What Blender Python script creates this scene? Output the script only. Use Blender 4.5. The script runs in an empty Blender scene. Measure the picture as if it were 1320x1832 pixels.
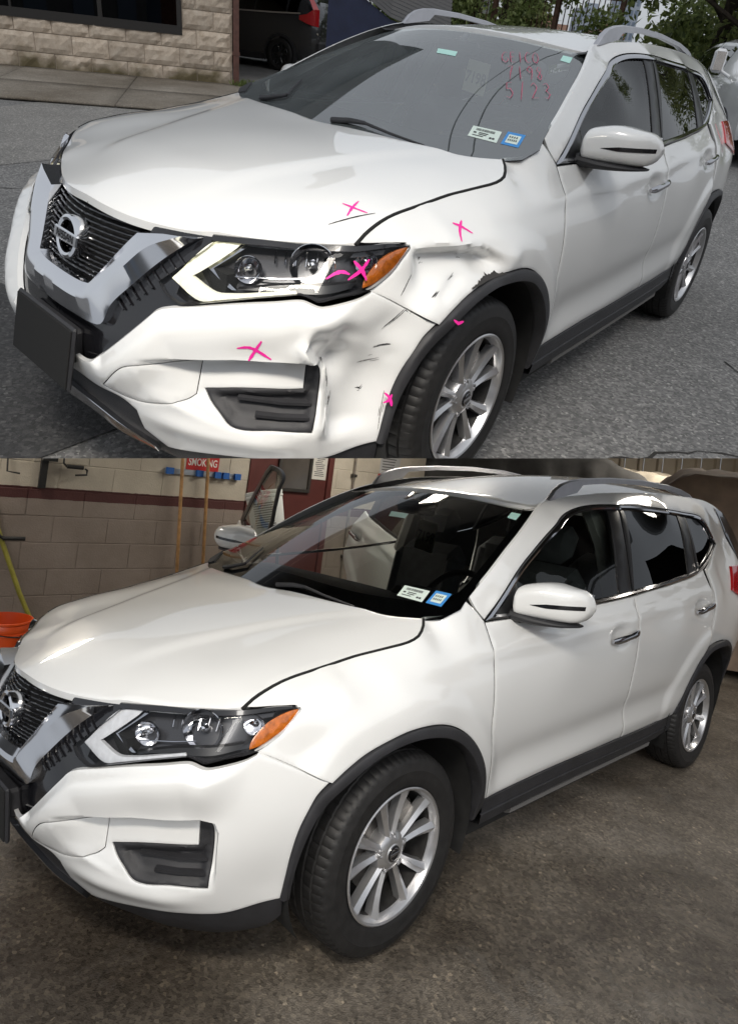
import bpy, bmesh, math, random
import numpy as np
from mathutils import Vector, Matrix, Euler
from mathutils.geometry import delaunay_2d_cdt

rnd = random.Random(7)
rad = math.radians
scene = bpy.context.scene
COL = scene.collection

# ------------------------------------------------------------------ camera
RW = np.array([[-0.608649, 0.787163, 0.099605], [0.357095, 0.383864, -0.851546], [-0.708541, -0.482724, -0.514731]])
CW = np.array([1.857817, 1.788942, 1.354185])
cam_d = bpy.data.cameras.new('camera')
cam = bpy.data.objects.new('camera', cam_d)
COL.objects.link(cam)
_u, _s, _vt = np.linalg.svd(RW)
RW = _u @ _vt
cam.matrix_world = Matrix([[RW[0][i], -RW[1][i], -RW[2][i], CW[i]] for i in range(3)] + [[0, 0, 0, 1]])
cam_d.sensor_fit = 'VERTICAL'
cam_d.sensor_height = 36.0
cam_d.sensor_width = 36.0
cam_d.lens = 36.0 * 1200 / 1832
cam_d.shift_y = -(916 - 800) / 1832
cam_d.clip_start = 0.05
cam_d.clip_end = 2000
scene.camera = cam

# ------------------------------------------------------------------ sky, sun, exposure
SUN_EL, SUN_ROT = rad(58), rad(40)
world = bpy.data.worlds.new('World')
scene.world = world
world.use_nodes = True
wn, wl = world.node_tree.nodes, world.node_tree.links
wn.clear()
w_out = wn.new('ShaderNodeOutputWorld')
w_bg = wn.new('ShaderNodeBackground')
w_sky = wn.new('ShaderNodeTexSky')
w_sky.sky_type = 'NISHITA'
w_sky.sun_disc = False
w_sky.sun_elevation = SUN_EL
w_sky.sun_rotation = SUN_ROT
w_sky.air_density = 1.6
w_sky.dust_density = 4.0
w_hs = wn.new('ShaderNodeHueSaturation')          # a thin white overcast: little colour left in the sky
w_hs.inputs['Saturation'].default_value = 0.24
wl.new(w_sky.outputs[0], w_hs.inputs['Color'])
w_mx = wn.new('ShaderNodeMix'); w_mx.data_type = 'RGBA'          # even cloud deck over the clear-sky colours
w_mx.inputs[0].default_value = .55
wl.new(w_hs.outputs[0], w_mx.inputs[6]); w_mx.inputs[7].default_value = (7.1, 7.6, 8.3, 1)
wl.new(w_mx.outputs[2], w_bg.inputs['Color'])
wl.new(w_bg.outputs[0], w_out.inputs[0])
w_bg.inputs['Strength'].default_value = 0.101
sun_d = bpy.data.lights.new('sun', 'SUN')
sun_d.energy = 0.5
sun_d.angle = rad(14)
sun_d.color = (1.0, 0.96, 0.9)
sun = bpy.data.objects.new('sun', sun_d)
COL.objects.link(sun)
sun.rotation_euler = Vector((math.sin(SUN_ROT) * math.cos(SUN_EL), math.cos(SUN_ROT) * math.cos(SUN_EL), math.sin(SUN_EL))).to_track_quat('Z', 'Y').to_euler()
vs = scene.view_settings
vs.view_transform = 'Standard'
vs.look = 'None'
vs.exposure = 0.0
vs.gamma = 1.0
try: vs.use_curve_mapping = False
except Exception: pass
scene.cycles.max_bounces = 7
scene.cycles.diffuse_bounces = 3
scene.cycles.glossy_bounces = 4
scene.cycles.transparent_max_bounces = 12
scene.cycles.use_denoising = True
scene.cycles.caustics_reflective = False
scene.cycles.caustics_refractive = False

# the two places: the street (world axes) and the workshop under it, on a ramp that falls away from the viewer
M_STREET = Matrix.Identity(4)
_MG = np.array([[0.887271, 0.108112, -0.448399], [-0.260555, 0.919658, -0.293838], [0.380606, 0.377546, 0.844155]])
_u, _s, _vt = np.linalg.svd(_MG)
MG3 = _u @ _vt
TG = np.array([0.804416, 0.593827, -1.523272])
M_SHOP = Matrix([[MG3[i][0], MG3[i][1], MG3[i][2], TG[i]] for i in range(3)] + [[0, 0, 0, 1]])

# ------------------------------------------------------------------ materials
def new_mat(name):
    m = bpy.data.materials.new(name)
    m.use_nodes = True
    nt = m.node_tree
    b = nt.nodes['Principled BSDF']
    return m, nt, b

def N(nt, t, **kw):
    n = nt.nodes.new(t)
    for k, v in kw.items():
        if hasattr(n, k): setattr(n, k, v)
        else: n.inputs[k].default_value = v
    return n

def ramp(nt, fac, stops):
    r = nt.nodes.new('ShaderNodeValToRGB')
    e = r.color_ramp.elements
    e[0].position, e[0].color = stops[0][0], (*stops[0][1], 1)
    e[1].position, e[1].color = stops[-1][0], (*stops[-1][1], 1)
    for p, c in stops[1:-1]:
        x = e.new(p); x.color = (*c, 1)
    nt.links.new(fac, r.inputs[0])
    return r.outputs[0]

def flat(name, col, rough=.5, metal=0., coat=0., noise=0., nscale=20., bump=0., bscale=200., spec=.5):
    m, nt, b = new_mat(name)
    b.inputs['Base Color'].default_value = (*col, 1)
    b.inputs['Roughness'].default_value = rough
    b.inputs['Metallic'].default_value = metal
    b.inputs['Coat Weight'].default_value = coat
    b.inputs['Coat Roughness'].default_value = .03
    b.inputs['Specular IOR Level'].default_value = spec
    tc = nt.nodes.new('ShaderNodeTexCoord')
    if noise:
        n = N(nt, 'ShaderNodeTexNoise', Scale=nscale, Detail=6.)
        nt.links.new(tc.outputs['Object'], n.inputs['Vector'])
        lo = tuple(c * (1 - noise) for c in col); hi = tuple(min(1, c * (1 + noise)) for c in col)
        nt.links.new(ramp(nt, n.outputs['Fac'], [(.3, lo), (.7, hi)]), b.inputs['Base Color'])
    if bump:
        n2 = N(nt, 'ShaderNodeTexNoise', Scale=bscale, Detail=3.)
        nt.links.new(tc.outputs['Object'], n2.inputs['Vector'])
        bp = N(nt, 'ShaderNodeBump', Strength=bump, Distance=.002)
        nt.links.new(n2.outputs['Fac'], bp.inputs['Height'])
        nt.links.new(bp.outputs[0], b.inputs['Normal'])
    return m

def glass(name, tint, ior=1.5, rough=0.0):
    m, nt, b = new_mat(name)
    nt.nodes.remove(b)
    out = nt.nodes['Material Output']
    tr = N(nt, 'ShaderNodeBsdfTransparent'); tr.inputs[0].default_value = (*tint, 1)
    gl = N(nt, 'ShaderNodeBsdfGlossy'); gl.inputs['Roughness'].default_value = rough
    gl.inputs['Color'].default_value = (1, 1, 1, 1)
    fr = N(nt, 'ShaderNodeFresnel'); fr.inputs['IOR'].default_value = ior
    mx = N(nt, 'ShaderNodeMixShader')
    nt.links.new(fr.outputs[0], mx.inputs[0]); nt.links.new(tr.outputs[0], mx.inputs[1]); nt.links.new(gl.outputs[0], mx.inputs[2])
    nt.links.new(mx.outputs[0], out.inputs[0])
    return m

def emit(name, col, st):
    m, nt, b = new_mat(name)
    b.inputs['Base Color'].default_value = (*col, 1)
    b.inputs['Emission Color'].default_value = (*col, 1)
    b.inputs['Emission Strength'].default_value = st
    return m

def led_strip(name, col, lo, hi):
    m, nt, b = new_mat(name)
    b.inputs['Base Color'].default_value = (.7, .7, .66, 1)
    tc = nt.nodes.new('ShaderNodeTexCoord')
    v = N(nt, 'ShaderNodeTexVoronoi', Scale=38.); nt.links.new(tc.outputs['Object'], v.inputs['Vector'])
    mr = N(nt, 'ShaderNodeMapRange'); nt.links.new(v.outputs['Distance'], mr.inputs['Value'])
    for k, q in (('From Min', .05), ('From Max', .45), ('To Min', hi), ('To Max', lo)): mr.inputs[k].default_value = q
    b.inputs['Emission Color'].default_value = (*col, 1)
    nt.links.new(mr.outputs[0], b.inputs['Emission Strength'])
    return m

def paint_white(name, col):
    m, nt, b = new_mat(name)
    b.inputs['Roughness'].default_value = .38
    b.inputs['Coat Weight'].default_value = 1.
    b.inputs['Coat Roughness'].default_value = .015
    b.inputs['Coat IOR'].default_value = 1.75
    tc = nt.nodes.new('ShaderNodeTexCoord')
    n = N(nt, 'ShaderNodeTexNoise', Scale=900., Detail=1.)
    nt.links.new(tc.outputs['Object'], n.inputs['Vector'])
    nt.links.new(ramp(nt, n.outputs['Fac'], [(.35, tuple(c * .975 for c in col)), (.65, col)]), b.inputs['Base Color'])
    # road dust, denser low on the body and in broad patches
    return m

MAT = {}
MAT['white'] = paint_white('white_pearl_paint', (.775, .78, .772))
MAT['black_plastic'] = flat('black_plastic', (.022, .022, .025), .55, bump=.35, bscale=900., noise=.25, nscale=14.)
MAT['gloss_black'] = flat('gloss_black', (.010, .010, .012), .12, coat=.6)
MAT['satin_black'] = flat('satin_black', (.012, .012, .013), .32)
MAT['rubber'] = flat('tyre_rubber', (.013, .0125, .0125), .6, noise=.35, nscale=30., bump=.2, bscale=300.)
MAT['chrome'] = flat('chrome', (.80, .80, .82), .13, 1.)
MAT['dark_chrome'] = flat('dark_chrome', (.50, .50, .52), .10, 1.)
MAT['alloy'] = flat('silver_alloy', (.62, .62, .63), .30, .85, coat=.4, noise=.06, nscale=40.)
MAT['rail'] = flat('satin_aluminium', (.50, .50, .53), .34, .8, noise=.05)
MAT['dark'] = flat('dark_void', (.006, .006, .006), .9)
MAT['under'] = flat('underbody_black', (.012, .012, .012), .8, noise=.3)
MAT['barrel'] = flat('shaded_barrel', (.045, .044, .043), .45, .5, noise=.3, nscale=30.)  # barrel coloured dark for the shade between the spokes
MAT['disc'] = flat('brake_steel', (.16, .15, .14), .5, .8, noise=.3, nscale=30.)
MAT['windshield'] = glass('windshield_glass', (.88, .92, .89), 1.85)
MAT['windshield_sheen'] = glass('sky_sheen_windshield_glass', (.80, .86, .84), 3.1)      # sky sheen put into the glass: extra reflection and a pale veil
_nt = MAT['windshield_sheen'].node_tree; _o = _nt.nodes['Material Output']; _f = _o.inputs[0].links[0].from_socket
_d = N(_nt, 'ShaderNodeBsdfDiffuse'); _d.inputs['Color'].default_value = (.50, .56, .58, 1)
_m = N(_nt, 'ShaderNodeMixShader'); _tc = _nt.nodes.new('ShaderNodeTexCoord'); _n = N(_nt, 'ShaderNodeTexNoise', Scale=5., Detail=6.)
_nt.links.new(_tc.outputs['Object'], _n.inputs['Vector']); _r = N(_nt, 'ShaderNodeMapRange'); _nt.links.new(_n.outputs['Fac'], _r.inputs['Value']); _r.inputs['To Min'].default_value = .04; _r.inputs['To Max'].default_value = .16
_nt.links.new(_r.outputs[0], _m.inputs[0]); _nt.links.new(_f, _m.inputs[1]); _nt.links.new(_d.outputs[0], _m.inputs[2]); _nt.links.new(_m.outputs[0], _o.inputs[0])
MAT['side_glass'] = glass('door_glass', (.62, .68, .66), 1.38)
MAT['tint_glass'] = glass('privacy_glass', (.045, .045, .05), 1.60)
MAT['lens'] = glass('clear_lens', (.95, .96, .97), 1.28)
MAT['amber'] = flat('amber_lens', (.55, .14, .012), .12, coat=1., noise=.35, nscale=60.)
MAT['red_lens'] = flat('red_lens', (.45, .012, .015), .12, coat=1.)
MAT['bowl'] = flat('reflector_chrome', (.75, .75, .77), .07, 1.)
MAT['lamp_bezel'] = flat('lamp_bezel', (.05, .05, .055), .22, .3, coat=.3)
MAT['drl_off'] = flat('light_strip_diffuser', (.62, .63, .66), .22, 0., coat=.5, noise=.12, nscale=45.)
MAT['drl_on'] = led_strip('light_strip_lit', (1.0, .95, .58), .32, 1.1)
MAT['seat'] = flat('charcoal_cloth', (.045, .045, .048), .9, bump=.5, bscale=600., noise=.2)
MAT['dash'] = flat('dark_dashboard', (.030, .030, .031), .6, bump=.3, bscale=800.)
MAT['headliner'] = flat('grey_headliner', (.30, .29, .27), .95)
MAT['sticker_w'] = flat('sticker_paper', (.66, .76, .70), .6)
MAT['sticker_b'] = flat('sticker_blue', (.04, .25, .62), .5)
MAT['ink'] = flat('print_ink', (.03, .03, .035), .6)
MAT['tag'] = flat('tag_paper', (.62, .62, .50), .7)
MAT['mint'] = flat('mint_sticker', (.45, .75, .68), .5)
MAT['marker'] = flat('pink_marker', (.85, .02, .33), .5)
MAT['marker_red'] = flat('red_grease_pencil', (.50, .10, .17), .6)
MAT['scuff'] = flat('scuff_black', (.03, .028, .027), .8)
MAT['scuff_grey'] = flat('scuff_grey', (.16, .155, .15), .8)

# ------------------------------------------------------------------ object helpers
def link(o, parent=None):
    COL.objects.link(o)
    if parent is not None: o.parent = parent
    return o

def mesh_obj(name, verts, faces, mat, parent=None, smooth=True, sharp=35, mats=None, midx=None):
    me = bpy.data.meshes.new(name)
    me.from_pydata([tuple(float(c) for c in v) for v in verts], [], [tuple(int(i) for i in f) for f in faces])
    me.materials.append(mat)
    for m in (mats or []): me.materials.append(m)
    if midx is not None: me.polygons.foreach_set('material_index', np.array(midx, dtype=np.int32))
    if smooth:
        me.polygons.foreach_set('use_smooth', [True] * len(me.polygons))
        if sharp: me.set_sharp_from_angle(angle=rad(sharp))
    me.validate()
    me.update()
    return link(bpy.data.objects.new(name, me), parent)

def empty(name, M=None, parent=None):
    o = bpy.data.objects.new(name, None)
    o.empty_display_size = .2
    link(o, parent)
    if M is not None: o.matrix_world = M
    return o

def tag(o, label, cat, group=None):
    o['label'] = label; o['category'] = cat
    if group: o['group'] = group
    return o

def kind(o, k):
    o['kind'] = k
    return o

class MB:
    """collects shapes into one mesh"""
    def __init__(s): s.v = []; s.f = []; s.m = []
    def add(s, v, f, mi=0):
        n = len(s.v); s.v += [tuple(map(float, p)) for p in v]; s.f += [tuple(i + n for i in q) for q in f]; s.m += [mi] * len(f); return s
    def box(s, c, size, rot=None, mi=0, bev=0.):
        hx, hy, hz = [q / 2 for q in size]
        if bev:
            b = min(bev, hx * .9, hy * .9, hz * .9)
            P = []
            for sx in (-1, 1):
                for sy in (-1, 1):
                    for sz in (-1, 1):
                        P.append((sx * (hx - b), sy * (hy - b), sz * hz)); P.append((sx * (hx - b), sy * hy, sz * (hz - b))); P.append((sx * hx, sy * (hy - b), sz * (hz - b)))
            bm = bmesh.new()
            for p in P: bm.verts.new(p)
            bmesh.ops.convex_hull(bm, input=bm.verts)
            bm.verts.ensure_lookup_table()
            for i, q in enumerate(bm.verts): q.index = i
            v = [tuple(q.co) for q in bm.verts]; f = [tuple(q.index for q in fc.verts) for fc in bm.faces]
            bm.free()
        else:
            v = [(sx * hx, sy * hy, sz * hz) for sx in (-1, 1) for sy in (-1, 1) for sz in (-1, 1)]
            f = [(0, 1, 3, 2), (4, 6, 7, 5), (0, 4, 5, 1), (2, 3, 7, 6), (0, 2, 6, 4), (1, 5, 7, 3)]
        M = Matrix(rot).to_3x3() if rot is not None else Matrix.Identity(3)
        return s.add([Vector(c) + M @ Vector(p) for p in v], f, mi)
    def tube(s, pts, r, n=8, mi=0, cap=True):
        P = [Vector(p) for p in pts]; k = len(P)
        rr = r if hasattr(r, '__len__') else [r] * k
        v = []; up = Vector((0, 0, 1))
        for i, p in enumerate(P):
            t = (P[min(i + 1, k - 1)] - P[max(i - 1, 0)]).normalized()
            a = t.cross(up)
            if a.length < .05: a = t.cross(Vector((1, 0, 0)))
            a.normalize(); b = a.cross(t)
            v += [p + (a * math.cos(q) + b * math.sin(q)) * rr[i] for q in [2 * math.pi * j / n for j in range(n)]]
        f = [(i * n + j, i * n + (j + 1) % n, (i + 1) * n + (j + 1) % n, (i + 1) * n + j) for i in range(k - 1) for j in range(n)]
        if cap: f += [tuple(range(n))[::-1], tuple((k - 1) * n + j for j in range(n))]
        return s.add(v, f, mi)
    def lathe(s, prof, n=48, axis='y', c=(0, 0, 0), mi=0, closed=False):
        """prof: (radius, along-axis)"""
        v = []; k = len(prof)
        for i in range(n):
            a = 2 * math.pi * i / n
            for r, h in prof:
                q = (r * math.cos(a), h, r * math.sin(a)) if axis == 'y' else (r * math.cos(a), r * math.sin(a), h) if axis == 'z' else (h, r * math.cos(a), r * math.sin(a))
                v.append((q[0] + c[0], q[1] + c[1], q[2] + c[2]))
        f = []
        for i in range(n):
            j = (i + 1) % n
            for q in range(k - 1 + (1 if closed else 0)):
                q2 = (q + 1) % k
                f.append((i * k + q, j * k + q, j * k + q2, i * k + q2))
        return s.add(v, f, mi)
    def loft(s, secs, mi=0, closed=False, cap=False):
        k = len(secs[0]); v = [p for q in secs for p in q]; f = []
        for i in range(len(secs) - 1):
            for j in range(k - 1 + (1 if closed else 0)):
                j2 = (j + 1) % k
                f.append((i * k + j, i * k + j2, (i + 1) * k + j2, (i + 1) * k + j))
        if cap: f += [tuple(range(k))[::-1], tuple((len(secs) - 1) * k + j for j in range(k))]
        return s.add(v, f, mi)
    def prism(s, poly, h0, h1, tr, mi=0):
        """poly 2-D, tr(u, v, h) -> 3-D"""
        n = len(poly); v = [tr(a, b, h0) for a, b in poly] + [tr(a, b, h1) for a, b in poly]
        f = [tuple(range(n)), tuple(range(2 * n - 1, n - 1, -1))] + [(j, (j + 1) % n, n + (j + 1) % n, n + j)[::-1] for j in range(n)]
        return s.add(v, f, mi)
    def obj(s, name, mat, parent=None, smooth=True, sharp=35, mats=None):
        o = mesh_obj(name, s.v, s.f, mat, parent, smooth, sharp, mats, s.m if mats else None)
        return fix_normals(o)

def fix_normals(o):
    bm = bmesh.new(); bm.from_mesh(o.data)
    bmesh.ops.recalc_face_normals(bm, faces=bm.faces)
    bm.to_mesh(o.data); bm.free(); o.data.update()
    return o

def text_mesh(txt, size=1., extrude=0., bold=False):
    cu = bpy.data.curves.new('lettering', 'FONT')
    cu.body = txt; cu.size = size; cu.extrude = extrude; cu.align_x = 'CENTER'; cu.align_y = 'CENTER'; cu.resolution_u = 3
    if bold: cu.offset = size * .018
    ob = bpy.data.objects.new('lettering', cu)
    COL.objects.link(ob)
    dg = bpy.context.evaluated_depsgraph_get()
    me = bpy.data.meshes.new_from_object(ob.evaluated_get(dg))
    bpy.data.objects.remove(ob); bpy.data.curves.remove(cu)
    v = [tuple(q.co) for q in me.vertices]; f = [tuple(p.vertices) for p in me.polygons]
    bpy.data.meshes.remove(me)
    return v, f

# ------------------------------------------------------------------ smooth surfaces of the car
class TPS:
    def __init__(s, uv, h, lam):
        s.uv = np.array(uv, float); n = len(s.uv); h = np.array(h, float)
        K = s.k(s.uv, s.uv) + np.diag(np.broadcast_to(np.asarray(lam, float), (n,))); P = np.concatenate([np.ones((n, 1)), s.uv], 1)
        w = np.linalg.lstsq(np.block([[K, P], [P.T, np.zeros((3, 3))]]), np.concatenate([h, np.zeros(3)]), rcond=None)[0]
        s.w, s.a = w[:n], w[n:]
    def k(s, a, b):
        r2 = ((a[:, None] - b[None]) ** 2).sum(2)
        return .5 * r2 * np.log(r2 + 1e-12)
    def __call__(s, q):
        q = np.atleast_2d(q)
        return s.k(q, s.uv) @ s.w + s.a[0] + q @ s.a[1:]

def sstep(a, b, x):
    t = np.clip((np.asarray(x, float) - a) / (b - a), 0, 1)
    return t * t * (3 - 2 * t)

def pip(poly, q):
    """points in polygon"""
    x, y = q[:, 0], q[:, 1]; inside = np.zeros(len(q), bool); n = len(poly)
    for i in range(n):
        x1, y1 = poly[i]; x2, y2 = poly[(i + 1) % n]
        c = ((y1 > y) != (y2 > y))
        with np.errstate(divide='ignore', invalid='ignore'):
            xi = (x2 - x1) * (y - y1) / (y2 - y1 + 1e-15) + x1
        inside ^= c & (x < xi)
    return inside

def seg_dist(poly, q, closed=True):
    poly = np.asarray(poly); d = np.full(len(q), 1e9); n = len(poly)
    for i in range(n if closed else n - 1):
        a = poly[i]; b = poly[(i + 1) % n]; ab = b - a; L = ab @ ab + 1e-15
        t = np.clip(((q - a) @ ab) / L, 0, 1)
        d = np.minimum(d, np.linalg.norm(q - (a + t[:, None] * ab), axis=1))
    return d

def smooth_line(P, step, closed=False, corner=38):
    """resample with Catmull-Rom between corners"""
    P = np.asarray(P, float); n = len(P)
    out = []
    def is_corner(i):
        if not closed and i in (0, n - 1): return True
        a = P[i] - P[(i - 1) % n]; b = P[(i + 1) % n] - P[i]
        c = (a @ b) / (np.linalg.norm(a) * np.linalg.norm(b) + 1e-12)
        return c < math.cos(rad(corner))
    cs = [is_corner(i) for i in range(n)]
    for i in range(n if closed else n - 1):
        p1, p2 = P[i], P[(i + 1) % n]
        p0 = P[(i - 1) % n] if not cs[i] else p1 - (p2 - p1)
        p3 = P[(i + 2) % n] if not cs[(i + 1) % n] else p2 + (p2 - p1)
        L = np.linalg.norm(p2 - p1); k = max(1, int(round(L / step)))
        d = [max(np.linalg.norm(b - a), 1e-6) ** .5 for a, b in ((p0, p1), (p1, p2), (p2, p3))]
        t0, t1 = 0, d[0]; t2 = t1 + d[1]; t3 = t2 + d[2]
        for j in range(k):
            t = t1 + (t2 - t1) * j / k
            A1 = (t1 - t) / (t1 - t0) * p0 + (t - t0) / (t1 - t0) * p1
            A2 = (t2 - t) / (t2 - t1) * p1 + (t - t1) / (t2 - t1) * p2
            A3 = (t3 - t) / (t3 - t2) * p2 + (t - t2) / (t3 - t2) * p3
            B1 = (t2 - t) / (t2 - t0) * A1 + (t - t0) / (t2 - t0) * A2
            B2 = (t3 - t) / (t3 - t1) * A2 + (t - t1) / (t3 - t1) * A3
            out.append((t2 - t) / (t2 - t1) * B1 + (t - t1) / (t2 - t1) * B2)
    if not closed: out.append(P[-1])
    return np.array(out)
# ================================================================== the car: control points of its surfaces (metres, front axle = origin, x forward, y to the driver's side)
SIDE={.50:[(.80,.785),(.85,.775),(.92,.735)],.35:[(.72,.875),(.80,.84),(.91,.80),(.95,.77)],.2:[(.76,.893),(.85,.868),(.93,.825),(.985,.735)],
0:[(.80,.903),(.88,.88),(.96,.83),(1.03,.735)],-.25:[(.75,.898),(.85,.887),(.95,.852),(1.03,.79),(1.09,.715)],
-.5:[(.40,.878),(.55,.888),(.7,.896),(.85,.885),(.98,.845),(1.082,.79)],-1:[(.36,.868),(.45,.876),(.6,.888),(.75,.895),(.88,.890),(.98,.868),(1.10,.815)],
-1.6:[(.38,.87),(.47,.878),(.6,.889),(.75,.895),(.9,.888),(1.0,.868),(1.13,.815)],-2.2:[(.42,.873),(.52,.882),(.65,.890),(.8,.893),(.95,.885),(1.04,.866),(1.165,.81)],
-2.75:[(.82,.892),(.95,.888),(1.05,.872),(1.12,.855),(1.22,.795)],-3.2:[(.5,.855),(.7,.87),(.9,.872),(1.05,.86),(1.2,.80),(1.3,.745)],-3.5:[(.5,.79),(.8,.82),(1.0,.81),(1.2,.75)]}
GH={-.5:[(1.082,.79)],-.6:[(1.09,.797),(1.16,.765)],-.85:[(1.10,.81),(1.25,.735),(1.33,.695)],-1.15:[(1.10,.815),(1.3,.74),(1.42,.665),(1.49,.585)],
-1.62:[(1.13,.815),(1.3,.755),(1.45,.695),(1.532,.655),(1.585,.59)],-2.2:[(1.165,.81),(1.3,.76),(1.45,.70),(1.55,.65),(1.61,.58)],
-2.8:[(1.21,.797),(1.35,.735),(1.48,.675),(1.57,.62),(1.615,.565)],-3.05:[(1.25,.775),(1.37,.69),(1.48,.65),(1.57,.59)],-3.3:[(1.3,.73),(1.4,.67),(1.5,.61)]}
HOOD={0:[(.85,.85),(.80,.89),(.7,.935),(.5,.985),(.25,1.035),(-.06,1.08)],.43:[(.738,.845),(.70,.88),(.6,.925),(.4,.985),(.15,1.04),(-.1,1.085)],
.6:[(.62,.88),(.5,.945),(.3,1.0),(0,1.055),(-.2,1.095)],.72:[(.506,.918),(.4,.95),(.2,.99),(0,1.03),(-.2,1.085)]}
FR=[(.85,0,.84),(.80,.25,.845),(.738,.43,.836),(.62,.60,.88),(.506,.741,.918),(.353,.809,.911),
(.885,0,.76),(.86,.2,.76),(.81,.37,.75),(.72,.6,.76),(.62,.745,.77),(.484,.80,.80),
(.90,0,.62),(.888,.2,.62),(.845,.43,.62),(.74,.65,.62),(.605,.79,.62),(.45,.862,.62),(.33,.895,.66),
(.918,0,.53),(.908,.25,.53),(.86,.46,.53),(.755,.665,.53),(.63,.79,.53),(.47,.862,.53),(.38,.893,.53),
(.91,0,.42),(.898,.25,.42),(.845,.475,.42),(.74,.675,.42),(.63,.785,.42),(.48,.85,.42),(.43,.872,.42),
(.885,0,.33),(.875,.25,.33),(.83,.46,.33),(.725,.665,.33),(.615,.775,.33),(.47,.85,.33),(.42,.875,.33),
(.85,0,.26),(.84,.25,.26),(.80,.45,.26),(.69,.66,.26),(.59,.765,.26),(.45,.845,.26),
(.74,0,.16),(.73,.25,.16),(.69,.45,.16),(.59,.64,.16),(.50,.74,.16)]
WS=[(-.25,.705,1.10),(-.16,.45,1.095),(-.06,0,1.085),(-1.03,0,1.535),(-1.05,.3,1.525),(-1.12,.575,1.49),(-.55,0,1.335),(-.69,.64,1.305),(-.60,.35,1.325)]
RF=[(x,y,z-.055*(y/.55)**2) for x,z in ((-1.0,1.53),(-1.12,1.547),(-1.5,1.60),(-2,1.645),(-2.5,1.665),(-3,1.65),(-3.4,1.60)) for y in (-.57,-.3,0,.3,.57)]

PHI = rad(40); cp_, sp_ = math.cos(PHI), math.sin(PHI)
def _sym(P): return P + [(x, -y, z) for x, y, z in P if y]
HOODGAP = [(.499, .738, .918), (.463, .733, .938), (.39, .722, .960), (.33, .720, .974), (.25, .722, .986), (.165, .724, .998), (.093, .730, 1.011), (.019, .742, 1.022), (-.055, .757, 1.034), (-.112, .769, 1.045), (-.165, .765, 1.060), (-.222, .732, 1.084), (-.250, .706, 1.099)]
_A = [(x, z, y) for x, l in SIDE.items() for z, y in l if not (x > -.3 and y < .78)] + [(-.42, 1.165, .748), (-.30, 1.112, .75)] + [(x, z, y) for x, y, z in HOODGAP]
_C = [(x, z, y) for x, l in GH.items() for z, y in l]
_Q = _C + [(x, z, y) for x, l in SIDE.items() if x <= -2.2 for z, y in l if z < 1.15 or x < -3.0]
_B = _sym([(x, y, z) for y, l in HOOD.items() if y < .7 for x, z in l]); _B = _B + _sym(HOODGAP)
_D = _sym(WS)
_F = FR + [(x, -y, z) for x, y, z in FR if 0 < y < .5]
def _mk(P, lam):
    P = np.array(P); return TPS(P[:, :2], P[:, 2], lam)
_Fa = np.array(_F)
SURF = {'A': _mk(_A, [5e-5 if i >= len(_A) - len(HOODGAP) else 2.5e-4 if p[0] > .1 else 1.2e-3 for i, p in enumerate(_A)]), 'C': _mk(_C, 7e-4), 'Q': _mk(_Q, 8e-4), 'B': _mk(_B, [5e-5 if i >= len(_B) - 2 * len(HOODGAP) else 5e-4 for i in range(len(_B))]), 'D': _mk(_D, 1e-4), 'E': _mk(RF, 1e-4),
        'F': TPS(np.stack([-_Fa[:, 0] * sp_ + _Fa[:, 1] * cp_, _Fa[:, 2]], 1), _Fa[:, 0] * cp_ + _Fa[:, 1] * sp_, 3e-4)}
def para(k, P):
    P = np.atleast_2d(np.array(P, float))
    if P.shape[1] == 2: return P
    if k in 'ACQ': return P[:, [0, 2]]
    if k in 'BDE': return P[:, :2]
    return np.stack([-P[:, 0] * sp_ + P[:, 1] * cp_, P[:, 2]], 1)
def raise_(k, uv, h):
    if k in 'ACQ': return np.stack([uv[:, 0], h, uv[:, 1]], 1)
    if k in 'BDE': return np.stack([uv[:, 0], uv[:, 1], h], 1)
    return np.stack([h * cp_ - uv[:, 0] * sp_, h * sp_ + uv[:, 0] * cp_, uv[:, 1]], 1)

# relief of the sheet metal
HOOD_CREASE = np.array([(.70, .20), (.607, .256), (.424, .293), (.156, .376), (.014, .429), (-.144, .513), (-.3, .59)])[::-1]
def relief_hood(uv):
    yc = np.interp(uv[:, 0], HOOD_CREASE[:, 0], HOOD_CREASE[:, 1])
    return .010 * (1 - sstep(-.012, .055, np.abs(uv[:, 1]) - yc)) * (1 - sstep(.52, .70, uv[:, 0])) * (.5 + .5 * sstep(-.4, .2, uv[:, 0]))
HANDLES = [((-1.360, .946), (-1.607, .972)), ((-2.345, 1.023), (-2.592, 1.055))]
def relief_side(uv):
    x, z = uv[:, 0], uv[:, 1]; h = np.zeros(len(uv))
    for cx in (-.03, -2.72):
        r = np.hypot(x - cx, z - .37)
        h += .014 * (1 - sstep(.50, .575, r)) * sstep(.35, .55, z)
    lo = sstep(-.45, -.7, x) * (1 - sstep(-2.15, -2.4, x))
    zc = .535 + .045 * sstep(-.6, -2.3, x)
    h += -.012 * np.exp(-((z - zc) / .065) ** 2) * lo + .006 * np.exp(-((z - zc + .115) / .035) ** 2) * lo
    zs = np.interp(x, [-3.4, -2.6, -1.5, -.5, .2], [1.165, 1.115, 1.02, .985, .95])
    h += .008 * np.exp(-((z - zs) / .028) ** 2) * sstep(.2, -.6, x)
    for (a, b) in HANDLES:
        cx, cz = (a[0] + b[0]) / 2 + .01, (a[1] + b[1]) / 2
        r = np.hypot((x - cx) / .115, (z - cz) / .062)
        h += -.016 * (1 - sstep(.35, 1.0, r))
    return h
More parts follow.
